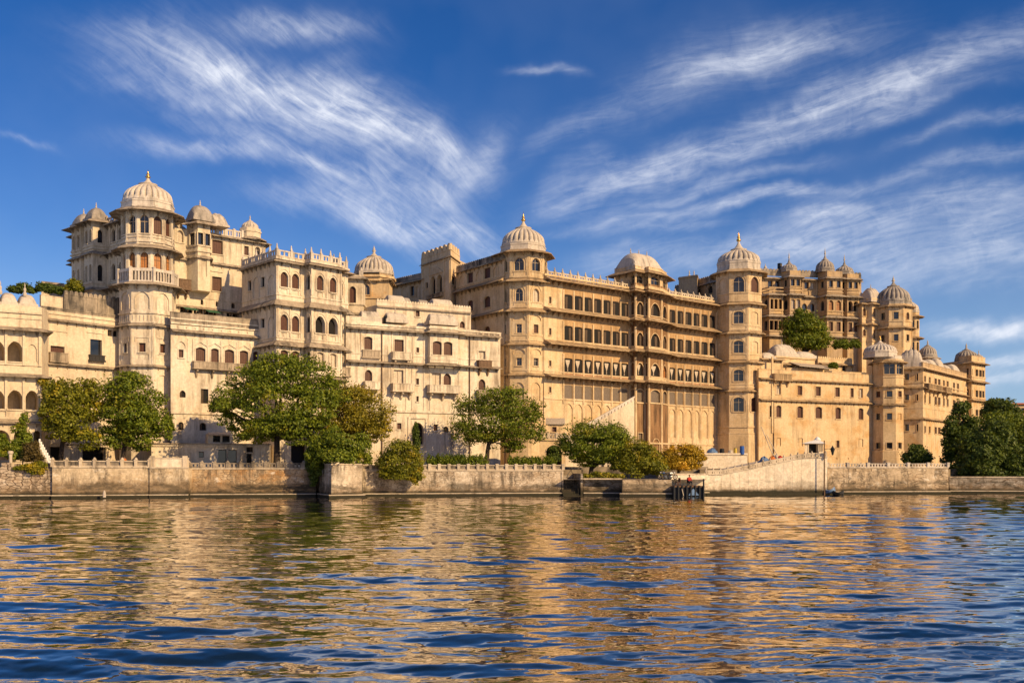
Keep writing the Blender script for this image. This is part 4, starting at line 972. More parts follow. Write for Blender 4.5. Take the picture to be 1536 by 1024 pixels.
# ================================================================ middle residential block
def middle_block():
    b = Bld('palace_block', 'weathered white block with bracketed balconies and curved roof vaults, beside the white bay-fronted block', 'building', (*P2(640, 158), GZ), 'white_stucco')
    p0, p1, p2 = P2(519, 150.5), P2(716, 160.6), P2(750.5, 162.6)
    g = Face(p0, p1, Z0, 1); z = lambda y: g.z(640, y); zt = z(490)
    f = b.shell([p0, p1, p1 + Vector((-6, 9)), p0 + Vector((-6, 9))], Z0, zt, (0,))[0]
    gr = Face(p1, p2, Z0, 1); ztr = gr.z(730, 507)
    r = b.shell([p1, p2, p2 + Vector((-3, 8)), p1 + Vector((-3, 8))], Z0, ztr, (0, 1))[0]
    # windows
    b.row(f, [(546.6, 558)], 552, 505.5, 524, 's', 3); b.row(f, [(592, 605)], 598, 510, 527, 's', 0); b.row(f, [(624.5, 628.6)], 626, 521, 528.5, 's', 0)
    b.row(f, [(547.6, 557.6)], 552, 555, 571.5, 's', 1); b.row(f, [(591, 604.5)], 598, 555.5, 575, 'p', 0); b.row(f, [(624, 628.4)], 626, 567.5, 576.5, 's', 0)
    b.row(f, [(648, 661)], 655, 560, 578, 'p', 0); b.row(f, [(665.5, 676)], 670, 560.5, 577, 's', 1); b.row(f, [(624.5, 628)], 626, 594, 602, 's', 0)
    b.row(r, [(718, 727.5)], 722, 527, 542, 'p', 0); b.row(r, [(718, 727.5)], 722, 569, 585, 's', 1); b.row(r, [(716.5, 722)], 719, 637, 646, 'd', 0)
    b.row(f, [(618.5, 635)], 627, 634, 666, 'h', 1); b.row(f, [(596, 601.5)], 598, 635, 643.5, 's', 0); b.row(f, [(650.5, 655.8)], 653, 637, 646, 's', 0); b.row(f, [(665, 672)], 668, 640, 648, 'c', 2); b.row(f, [(553, 560)], 556, 633, 642, 's', 0)
    b.band([f.at(612), f.at(641)], f.z(627, 628), .3, .2); b.strips(f, [613.5, 639.5], Z0, f.z(627, 628), .4, .16)
    # hooked arches drawn in relief over the windows
    for (a, y) in ((552, 550), (670, 555.5)): b.band([f.at(a - 6), f.at(a), f.at(a + 6)], f.z(a, y), .16, .14)
    b.balcony(f, 545, 567, 552, 572, 584.5, 1.0, 'white_stucco', 2); b.balcony(f, 585.5, 617, 598, 575.5, 588, 1.3, 'white_stucco', 3); b.balcony(f, 640, 686, 660, 578, 590, 1.4, 'white_stucco', 3)
    b.balcony(f, 586, 614.5, 598, 528.5, 540.5, 1.0, 'white_stucco', 2); b.balcony(r, 715, 734, 724, 541, 552.5, 1.0, 'old_wood', 2); b.balcony(r, 714.5, 729, 722, 585, 596, .9, brackets=2); b.balcony(f, 543, 569, 556, 525, 537.5, .4, brackets=0)
    pts, fs = b.bay(f, f.u(641), f.u(683), f.z(660, 545), zt + .1, 1.1, .0, [], [])
    for (a, c) in ((649.5, 662), (666, 678)): b.window(fs[1], fs[1].u(a), fs[1].u(c), fs[1].z(660, 532), fs[1].z(660, 512.5), 's', 3)
    fs[1].box(b.wall, .1, fs[1].L - .1, f.z(660, 541), f.z(660, 535), -.02, .07)
    plan = [f.at(519), pts[0], pts[1], pts[2], pts[3], f.at(716), r.at(749.5)]
    b.eave(plan, z(500), .8, .4); b.eave(plan, z(548), .85, .35); b.band(plan, z(494), .3, .2); b.band([f.at(519), r.at(750)], z(619.5), .35, .25); b.band(plan, z(536), .2, .08)
    b.strips(f, [542, 572.5, 588, 609, 619, 636], z(545), z(503), .22, .1); b.strips(f, [572.5, 587, 609, 618, 636, 645, 688, 704], z(616), z(552), .22, .1)
    mb = MB()
    for px in (572.5, 704): q = f.at(px, .16); mb.tube([(q.x, q.y, Z0), (q.x, q.y, z(500))], [.09, .09], 8)
    b.part('drainpipe', mb, 'old_wood')
    b.railing([r.at(716), r.at(750)], ztr, r.z(730, 498.5) - ztr, 1.1, post_h=.05, finial=False); b.parapet([f.at(519), f.at(573)], zt, .8)
    # set-back upper storey
    h = Face(f.at(573, -2.5), f.at(716, -2.5), zt - .1, 1); zu = h.z(640, 463)
    u = b.shell([h.p0, h.p1, h.p1 + Vector((-5, 6)), h.p0 + Vector((-5, 6))], zt - .1, zu, (0, 1))[0]
    b.row(u, [(624, 629)], 626, 466.5, 474.5, 's', 0); b.row(u, [(690, 696.5)], 693, 482.5, 492, 's', 1)
    b.eave([h.p0, h.p1], zu - .25, .35, .25, brk=False); b.parapet([h.p0, h.p1], zu, .55, .3, scallop=.45)
    for (a, c, py, ht_, dp, mat) in ((583, 609, 451, 455, -3.9, 'dome_lime'), (607, 622, 453, 456, -5.2, 'dome_grey'), (650, 681, 459.5, 461, -3.9, 'dome_lime'), (637, 652, 455, 460, -6, 'dome_grey')):
        q = h.at((a + c) / 2, -1.3 + (dp + 3.9)); b.vault(q, f.rz(), abs(h.u(c) - h.u(a)), 2.2, 1.0, zu + .75, mat, 0, .2, 0, e=14)
    for (a, c, mat, rb) in ((579, 614, 'dome_lime', 0), (541, 573, 'dome_lime', 6)):
        q = f.at((a + c) / 2, -1.1); b.vault(q, f.rz(), abs(f.u(c) - f.u(a)) * .9, 2.0, 1.15, zt + .35, mat, rb, .5, 1 if rb == 0 else 0, e=14)
    m = (pts[1] + pts[2]) / 2 - f.n * 1.15; b.vault(m, f.rz(), (pts[2] - pts[1]).length * .98, 2.0, 1.3, zt + .35, 'dome_lime', 7, .55, 0, e=14)
    mb = MB(); q = f.at(583, -.8); mb.lathe((q.x, q.y, zt), [(.55, 0), (.6, .1), (.6, 1.2), (.5, 1.35), (.2, 1.45)], 12); b.part('water_tank', mb, 'black_paint')
    b.finish()
middle_block()

# ================================================================ shaded wing that recedes to the left of the middle tower
def shaded_wing():
    b = Bld('palace_wing', 'receding wing in half shade with a scalloped gatehouse, left of the gallery front', 'building', (*P2(700, 172), GZ), 'gold_stucco', 'gold_eave')
    a0, a1 = P2(684, 177.5), P2(756, 165.5)
    g = Face(a0, a1, Z0, 1); z = lambda y: g.z(718, y); zt = z(398)
    f = b.shell([a0, a1, a1 + Vector((6, 8)), a0 + Vector((8, 12))], Z0, zt, (0, 3))[0]
    b.row(f, [(701, 709.5), (726, 735.5)], 718, 406, 421, 's', 0); b.row(f, [(701, 709.5), (726, 735.5)], 718, 448, 464, 's', 3); b.row(f, [(726, 735)], 730, 490, 499, 's', 2)
    for (a, c) in ((689, 697), (714, 722.5), (740, 747.5)): b.panel(f, a, c, 718, 406, 422)
    b.eave([a0, a1], z(401), .5, .35); b.eave([a0, a1], z(431.5), .9, .7); b.eave([a0, a1], z(476), .9, .6); b.band([a0, a1], z(424), .2, .1)
    b.parapet([a0, a1], zt, .5, .3, scallop=.6, mat='mildew_shade_wall')
    # gatehouse
    c0, c1, c2 = P2(631.5, 184.5), P2(676, 176), P2(690, 182)
    k = Face(c0, c1, Z0, 1); zk = k.z(655, 387)
    s = b.shell([c0, c1, c2, c2 + Vector((2, 6)), c0 + Vector((7, 8))], Z0, zk, (0, 1)); f2 = s[0]
    b.row(f2, [(646, 653), (656, 663)], 655, 413.5, 443, 'h', 1); b.row(f2, [(638.5, 642)], 640, 424.5, 432.5, 'd', 0); b.row(s[1], [(677.5, 683)], 680, 416, 428, 'd', 0)
    u = f2.u(654.5); w = f2.u(666) - f2.u(644)
    p = [f2.pt(u - w / 2, k.z(655, 411), .2), f2.pt(u + w / 2, k.z(655, 411), .2), f2.pt(u, k.z(655, 399), .2)]; q = [f2.pt(u - w / 2, k.z(655, 411), -.02), f2.pt(u + w / 2, k.z(655, 411), -.02), f2.pt(u, k.z(655, 399), -.02)]
    b.wall.add(p + q, [(0, 1, 2), (0, 1, 4, 3), (1, 2, 5, 4), (2, 0, 3, 5)])
    b.strips(f2, [634, 644, 666, 674], k.z(655, 452), k.z(655, 392), .35, .12)
    b.eave([c0, c1, c2], k.z(655, 391.5), .35, .3, brk=False); b.band([c0, c1, c2], k.z(655, 395), .2, .1); b.parapet([c0, c1, c2], zk, k.z(655, 381.5) - zk, .35, scallop=1.5)
    b.balcony(f2, 643, 666, 655, 441, 447, .5, brackets=0)
    # low far end
    d0, d1 = P2(586, 192), P2(640, 184)
    k = Face(d0, d1, Z0, 1); zl = k.z(610, 424); f3 = b.shell([d0, d1, d1 + Vector((6, 8)), d0 + Vector((6, 8))], Z0, zl, (0, 3))[0]
    b.row(f3, [(615.5, 621)], 618, 430, 444, 'd', 0); b.panel(f3, 602, 610, 606, 431, 446); b.panel(f3, 624, 629, 627, 429, 446); b.eave([d0, d1], k.z(610, 426), .8, .5); b.parapet([d0, d1], zl + .3, .45, .3, scallop=.6, mat='mildew_shade_wall')
    b.finish()
shaded_wing()

# ================================================================ the long gallery front
def gallery():
    b = Bld('gallery_palace', 'golden four-storey palace front with long rows of gallery windows and a projecting bay', 'building', (*P2(930, 178), GZ), 'gold_stucco', 'gold_eave')
    p0, p1 = P2(816, 165.5), P2(1084, 195)
    f = Face(p0, p1, Z0, 1); zr = lambda y: f.z(850, y); zt = zr(424)
    f = b.shell([p0, p1, p1 + Vector((-8, 12)), p0 + Vector((-8, 12))], Z0, zt, (0,))[0]
    left = [(846.8, 858.5), (861.9, 873.3), (876.5, 887.7), (891, 901.7), (905, 915.4), (918.8, 928.9), (931.8, 941.9)]
    right = [(1004, 1012.7), (1016, 1024.6), (1028, 1037), (1040, 1048.7), (1052, 1061), (1064, 1072.4)]
    b.hood = .16
    rows = [(444, 463.2, 'c', 3), (491, 510.5, 'c', 3), (539.5, 557.2, 'w', 1), (579, 596.5, 'y', 3)]
    for (yt, yb, kd, ar) in rows:
        b.row(f, left, 852, yt - 1.6, yb + 1.4, kd, 5, False, .16); b.row(f, right, 852, yt - 1.6, yb + 1.4, kd, 5, False, .16)
        if yb < 570:
            for (a, c) in ((845.5, 944), (1003, 1075)): b.band([f.at(a), f.at(c)], f.z(852, yt - 2.6), .85, .025, mat='frieze_stone', name='frieze')
        b.row(f, [(823.5, 826.8)], 825, yt + 1, yb - 8, 's', 0)
        z1, z0 = f.z(852, yt) + 1.0, f.z(852, yb) - 1.0
        b.strips(f, [844.8, 860.2, 874.9, 889.4, 903.3, 917.1, 930.3, 943.4, 1002.5, 1014.4, 1026.3, 1038.5, 1050.3, 1062.5, 1074], z0, z1, .26, .16)
        if yb < 560:
            for (a, c) in ((845.5, 944), (1003, 1075)): b.band([f.at(a), f.at(c)], f.z(852, yb + 7.2), f.z(852, yb + 1.2) - f.z(852, yb + 7.2), .03, mat='pink_panel', name='dado')
            for (a, c) in ():
                u0, u1 = f.u(a), f.u(c); f.box(b.wall, u0 - .02, u1 + .02, f.z(852, yb + 7), f.z(852, yb + 2), -.02, .05)
    for px in (860.2, 874.9, 889.4, 903.3, 917.1, 930.3, 1014.4, 1026.3, 1038.5, 1050.3, 1062.5): b.strips(f, [px], f.z(852, 660), f.z(852, 602), .22, .07)
    for (a, c) in left + right: b.panel(f, a, c, 852, 605, 652)
    b.row(f, [(985, 990), (1005, 1011), (1016, 1020)], 1000, 664, 676, 'c', 1)
    # projecting bay, two steps
    Lw = Face(f.at(945), f.at(1003), Z0, 1)
    u0, u1, u2 = f.u(945.5), f.u(971), f.u(1003.5)
    z_top = zr(410)
    def pnt(u, o): q = f.pt(u, 0, o); return Vector(q[:2])
    # solve plan corners from the photograph's edges
    def pin(px, o): return pnt(f.u(px) - o * 0.0, o)
    A = f.at(945.5); Bp = P2(953, f.Y(953) - 2.1); Cp = P2(967.3, Bp.y + 2.0); Dp = P2(973, Cp.y - 1.0); Ep = P2(992.5, Dp.y + 2.7); Fp = P2(1001.5, f.Y(1001.5) - .3); Gp = f.at(1003.5)
    plan = [A, Bp, Cp, Dp, Ep, Fp]
    fs = [Face(a, c, Z0, z_top) for a, c in zip(plan, plan[1:])]; b.faces += fs; bay = MB()
    for g in fs: g.mb = bay
    b.wall.poly([(p.x, p.y, z_top - .02) for p in plan])
    zc = lambda y: fs[1].z(960, y)
    for (yt, yb, kd, ar) in ((453.5, 472.5, 'c', 1), (499, 519, 'c', 1), (544.5, 563.5, 'w', 1), (584.5, 603.5, 'y', 3)):
        for k, wd in ((0, .60), (1, .68), (2, .62), (3, .68), (4, .62)):
            g = fs[k]; m = g.L / 2; w = g.L * wd; b.window(g, m - w / 2, m + w / 2, zc(yb), zc(yt), kd if k in (1, 3) else ('n' if kd == 'w' else kd), ar)
        for g in fs:
            for s_ in (.1, g.L - .1): g.box(b.wall, s_ - .14, s_ + .14, zc(yb) - 1.1, zc(yt) + 1.0, -.06, .12)
            if yb < 580: g.box(b.wall, .3, g.L - .3, zc(yb) - .95, zc(yb) - .35, -.02, .05)
    for g in fs:
        for s_ in (.1, g.L - .1): g.box(b.wall, s_ - .17, s_ + .17, Z0, zc(606), -.06, .14)
    g = fs[3]; b.window(g, g.L * .32, g.L * .8, g.z(980, 682), g.z(980, 658), 'b', 2); b.row(fs[1], [(957.5, 963.5)], 960, 650, 662, 'y', 0)
    whole = [p0] + plan + [Gp, p1]
    for (y, ov, h) in ((425.5, 1.4, .7), (471, 1.5, .9), (519.5, 1.5, .8), (567, 1.5, .6)): b.eave(whole, zr(y), ov, h)
    for (y, h, o) in ((418.5, .35, .2), (465.5, .25, .1), (512.5, .25, .1), (559.5, .2, .1), (600, .25, .12), (664, .3, .15)): b.band(whole, zr(y), h, o)
    b.railing([f.at(821), f.at(944)], zt + .35, zr(411) - zt - .3, 1.75, post_h=.7); b.railing([f.at(1004), f.at(1076)], zt + .35, zr(411) - zt - .3, 1.75, post_h=.5)
    b.parapet([f.at(819), f.at(1078)], zt, .4, .4)
    b.part('bay_wall', bay, 'bay_stone') if False else None
    # pavilion over the bay
    za, zb = z_top, zc(408.5)
    back = [Fp + Vector((-2.6, 3.6)), A + Vector((-2.4, 2.6))]
    top = plan + back; tf = [Face(a, c, za - .02, zb) for a, c in zip(top, top[1:] + top[:1])]; b.faces += tf
    for k, wd in ((0, .72), (1, .72), (2, .62), (3, .66), (4, .66), (6, .5)):
        g = tf[k]; m = g.L / 2; w = g.L * wd; b.window(g, m - w / 2, m + w / 2, zc(429.5), zc(413), 'g', 3)
    b.wall.poly([(p.x, p.y, zb - .01) for p in top])
    b.eave(top, zc(410.5), 1.1, .75, True); b.band(top, zc(431.5), .35, .15, True)
    ins = offset_poly(top, -.15, True); b.parapet(ins, zb + .3, .75, .3, True); b.band(offset_poly(top, -.05, True), zb + .5, .2, .1, True)
    m = sum(plan, Vector((0, 0))) / len(plan) * .5 + (back[0] + back[1]) / 2 * .5
    b.vault(m + Vector((-.4, -.1)), math.atan2(f.d.y, f.d.x), 7.2, 5.0, zc(375.5) - zc(398), zb + .5, 'dome_lime', 0, .9, 3, 'dome', e=5)
    # the storeys of the galleries are of darker, redder stone than the strip and the base round them
    b.faces.remove(f); ua, ub, zc_ = f.u(844), f.u(1077), zr(601); gal = MB()
    pts_ = [Vector(f.pt(u, 0)[:2]) for u in (0, ua, ub, f.L)]
    for q0, q1, u_, za_, zb_, mb_ in ((0, 1, 0, f.z0, f.z1, None), (1, 2, ua, f.z0, zc_, None), (1, 2, ua, zc_, f.z1, gal), (2, 3, ub, f.z0, f.z1, None)):
        g = Face(pts_[q0], pts_[q1], za_, zb_); g.mb = mb_
        g.ops = [(o[0] - u_, o[1] - u_, *o[2:]) for o in f.ops if o[0] >= u_ and o[1] <= u_ + g.L and (o[2] + o[3]) / 2 > za_ and (o[2] + o[3]) / 2 < zb_]; b.faces.append(g)
    b.finish(); b.part('bay_wall', bay, 'bay_stone'); b.part('gallery_wall', gal, 'frieze_stone')
    # outside stair against the left half
    s = Bld('outside_stair', 'solid plastered stair rising against the gallery front to its projecting bay', 'stair', (*P2(905, 170), GZ), 'gold_stucco', 'gold_eave')
    mb = MB(); o0, o1 = .4, 3.4
    ua, ub, uc = f.u(850), f.u(951), f.u(953); yof = 172.0
    q = Face(P2(848, 168.3), P2(951.5, 176.0), Z0, 1); zl, zh = q.z(872, 642) - .9, q.z(949, 600)
    prof = [(0, Z0), (q.L, Z0), (q.L, zh), (q.u(872), zl + .4), (0, q.z(848, 655))]
    k = len(prof); Fr = [q.pt(u, z_, 0) for u, z_ in prof]; Bk = [q.pt(u, z_, -2.6) for u, z_ in prof]
    mb.add(Fr + Bk, [tuple(range(k)), tuple(range(k, 2 * k))] + [(i, (i + 1) % k, k + (i + 1) % k, k + i) for i in range(k)])
    s.part('ramp', mb, 'cream_stucco')
    for off, nm, h in ((.08, 'parapet', .75), (-2.5, 'parapet', 1.1)):
        mb = MB(); n = 16
        for i in range(n):
            t0, t1 = i / n, (i + .8 if i % 1 == 0 else 1) / n
            ux, uy = q.u(872) + (q.L - q.u(872)) * t0, q.u(872) + (q.L - q.u(872)) * t1; zz0 = zl + .4 + (zh - zl - .4) * t0; zz1 = zl + .4 + (zh - zl - .4) * t1
            mb.hexa([q.pt(ux, zz0, off - .2), q.pt(uy, zz1, off - .2), q.pt(uy, zz1, off), q.pt(ux, zz0, off), q.pt(ux, zz0 + h * .7, off - .2), q.pt(uy, zz1 + h * .7, off - .2), q.pt(uy, zz1 + h * .7, off), q.pt(ux, zz0 + h * .7, off)])
        ux, uy = q.u(872), q.L; mb.hexa([q.pt(ux, zl + .4 + h * .6, off - .24), q.pt(uy, zh + h * .6, off - .24), q.pt(uy, zh + h * .6, off + .04), q.pt(ux, zl + .4 + h * .6, off + .04), q.pt(ux, zl + .4 + h, off - .24), q.pt(uy, zh + h, off - .24), q.pt(uy, zh + h, off + .04), q.pt(ux, zl + .4 + h, off + .04)])
        s.part(nm, mb, 'dome_white')
gallery()

def rear_block():
    b = Bld('palace_block', 'low brown rear block peeping over the gallery roof beside the blind-arched octagonal tower', 'building', (*P2(1050, 215), GZ), 'aged_stucco')
    p0, p1 = P2(1012, 226), P2(1090, 209); f = Face(p0, p1, Z0, 1); z = lambda y: f.z(1062, y); zt = z(424)
    f = b.shell([p0, p1, p1 + Vector((4, 8)), p0 + Vector((6, 10))], Z0, zt, (0,))[0]
    b.row(f, [(1046, 1051), (1062, 1069)], 1062, 430, 441, 'd', 2); b.eave([p0, p1], zt - .3, .6, .4); b.parapet([p0, p1], zt, .8, .3, mat='mildew_shade_wall', scallop=.7)
    q = [P2(1018, 218), P2(1046, 215), P2(1048, 221), P2(1021, 224)]; b.shell(q, Z0, Z_(413, 216), ()); b.band(q, Z_(416, 216), .3, .15, True)
    for px in (1034, 1041):
        fm = MB(); k = P2(px, 218); fm.lathe((k.x, k.y, Z_(413, 216)), [(.2, 0), (.25, .3), (.1, .7), (.15, 1.0), (.02, 1.6)], 8); b.part('finial', fm, 'stone_finial')
    b.finish()
rear_block()

# ================================================================ old weathered palace on the hill, at the back right
def hill_palace():
    b = Bld('hill_palace', 'weathered brown palace with three small ribbed domes, on the hill at the back', 'building', (*P2(1215, 236), GZ), 'aged_stucco')
    p0, p1 = P2(1120, 226), P2(1292, 232)
    f = Face(p0, p1, Z0, 1); z = lambda y: f.z(1220, y); zt = z(418)
    f = b.shell([p0, p1, p1 + Vector((-2, 14)), p0 + Vector((-2, 14))], Z0, zt, (0, 1))[0]
    b.row(f, [(1152, 1158), (1164, 1168.7), (1206.6, 1212.2), (1215.3, 1221)], 1220, 424, 433.5, 'dddp', 0)
    b.row(f, [(1203, 1210), (1215.7, 1221.8)], 1220, 456, 467, 'd', 1); b.row(f, [(1146, 1150), (1200, 1206), (1210, 1215)], 1220, 485, 498, 'd', 0)
    b.panel(f, 1196, 1201.5, 1220, 425, 434); b.panel(f, 1222, 1226, 1220, 452, 470)
    b.eave([p0, p1], z(421), .8, .5); b.eave([p0, p1], z(446.5), .7, .6); b.eave([p0, p1], z(478.5), .8, .5); b.parapet([p0, p1], zt + .3, .9, .3, mat='mildew_shade_wall', scallop=.8)
    b.band([p0, p1], z(437), .3, .15); b.strips(f, [1160.5, 1203.5, 1213.8, 1224], z(445), z(421), .35, .2)
    for (a, c, dp, y, nw, kinds, dm) in ((1144, 1172, 2.0, 449, 3, 'ooo', None), (1172, 1196.5, 2.8, 414.5, 2, 'dpo', (1183.5, 394, 11.5)), (1226.5, 1257.5, 3.0, 413, 2, 'pnp', (1237.5, 387.5, 13.5)), (1258, 1283, 2.6, 415.5, 2, 'don', (1266.5, 397, 13))):
        z0, z1 = Z0, z(y) + .6
        rows = [(z(433.5), z(424), 'd' if nw == 2 else 'h', 0, nw, .85, 'd'), (z(467.5), z(453), kinds[1] if kinds[1] != 'o' else 'h', 1, nw, 1.1 if kinds[1] != 'p' else 1.3, 'd'), (z(498.5), z(485), 's' if kinds[2] != 'o' else 'h', 0, nw, .9, 'd')]
        if dm is None: rows = rows[1:]
        pts, fs = b.bay(f, f.u(a), f.u(c), z0, z1, dp, .7, rows, [])
        if dm: b.eave(pts, z(420) - .1, .7, .5)
        for (yy, ov, h) in ((447.5, .8, .6), (479, .8, .6), (508, .7, .4)): b.eave(pts, z(yy), ov, h)
        for yy in (437, 442, 470, 474.5, 501): b.band(pts, z(yy), .25, .18)
        for g in fs:
            for s_ in (.08, g.L - .08): g.box(b.wall, s_ - .14, s_ + .14, z(478), z(447), -.05, .1)
        if dm:
            cx, py, hw = dm; c_ = (pts[1] + pts[2]) / 2 - f.n * 2.0; c_ = P2(cx, c_.y); zz = z1 - .05; rr = hw / F_PX * c_.y * .98
            b.dome(c_, zz, rr, Z_(py, c_.y - rr) - zz, 14, 'dome_grey', 2.6, .7, gilt=False, petals=True)
    for px, py in ((1151, 402), (1176, 396), (1268.5, 398)):
        fm = MB(); q = f.at(px, -1.0); fm.lathe((q.x, q.y, zt + .8), [(.35, 0), (.45, .5), (.3, .9), (.4, 1.5), (.1, 2.0), (.02, 2.5)], 10); b.part('finial', fm, 'stone_finial')
    mb = MB(); q = f.at(1174.5, -1.6); mb.lathe((q.x, q.y, z(404)), [(.5, 0), (.55, .1), (.55, 1.3), (.45, 1.4)], 12); b.part('water_tank', mb, 'black_paint')
    b.finish()
    # narrow vaulted bay and round-domed tower at its right end
    c = P2(1304, 229); b = Bld('palace_block', 'narrow ochre block under a ribbed curved roof, right of the hill palace', 'building', (c.x, c.y, GZ), 'ochre_stucco', 'gold_eave')
    z = lambda y: Z_(y, 227)
    p0, p1, p2 = P2(1284, 229.5), P2(1293, 227.4), P2(1318.5, 230.2)
    fs = b.shell([p0, p1, p2, p2 + Vector((-2, 6)), p0 + Vector((0, 6))], Z0, z(453), (0, 1, 2)); f = fs[1]
    pts, bf = b.bay(f, f.u(1299.5), f.u(1318.3), Z0, z(454), 1.2, .5, [(z(474.5), z(461.5), 's', 1, 2, .62, None), (z(508), z(493.5), 's', 1, 2, .62, None)], [])
    b.row(f, [(1294.5, 1298.5)], 1296, 462, 474, 's', 1); b.row(f, [(1294.5, 1298.5)], 1296, 494, 504, 's', 1)
    for (y, ov, h) in ((456, .8, .5), (486.5, .6, .5)): b.eave([p0, p1, pts[0], pts[1], pts[2], pts[3]], z(y), ov, h)
    b.band(pts, z(480), .3, .2); b.band(pts, z(512), .3, .2); b.band(pts, z(449), .4, .2)
    b.vault(P2(1306, 229.6), f.rz(), 3.9, 3.6, z(434) - z(452), z(452), 'dome_lime', 5, .8, 1); b.vault(P2(1288, 231), f.rz(), 2.2, 3, 2.0, z(452), 'dome_lime', 0, .8, 0)
    b.finish()
    c = P2(1340, 229); r = 24.5 / F_PX * 229; yf = 229 - r; z = lambda y: Z_(y, yf)
    b = Bld('domed_tower', 'ochre tower under a grey ribbed dome with dark finial, beside the hill palace', 'tower', (c.x, c.y, GZ), 'ochre_stucco', 'gold_eave')
    q = ngon(c, r, 8, -12); fs = b.shell(q, Z0, z(455), range(8))
    for k in (-2, -1, 0, 1, 2):
        g = fs[k % 8]; m = g.L / 2
        b.window(g, m - .5, m + .5, z(478.5), z(468), 'd' if k < 1 else 's', 0 if k < 1 else 1); b.window(g, m - .45, m + .45, z(511), z(501.5), 'd', 0)
        for s_ in (.1, g.L - .1): g.box(b.wall, s_ - .14, s_ + .14, z(520), z(459), -.05, .07)
    b.eave(q, z(459), .7, .4, True); b.eave(q, z(491.5), .75, .5, True); b.band(q, z(482), .3, .15, True)
    c2 = P2(1367, 231); q2 = ngon(c2, 10.5 / F_PX * 231, 8, -12); f2 = b.shell(q2, Z0, z(463), range(8))
    for k in (-1, 0, 1, 2):
        g = f2[k % 8]; m = g.L / 2; b.window(g, m - .33, m + .33, z(489), z(477), 'd', 0); b.window(g, m - .33, m + .33, z(523), z(510), 'd', 0)
    b.eave(q2, z(472) + .2, .9, .5, True); b.eave(q2, z(503.5), .9, .5, True)
    b.dome(c2, z(464), 1.65, z(448) - z(464), 12, 'dome_lime', 1.2, .6, gilt=False)
    b.dome(c, z(455), r * .97, z(425) - z(455), 18, 'dome_grey', (z(412.5) - z(426)) * 1.1, .7, gilt=False)
    b.finish()
hill_palace()

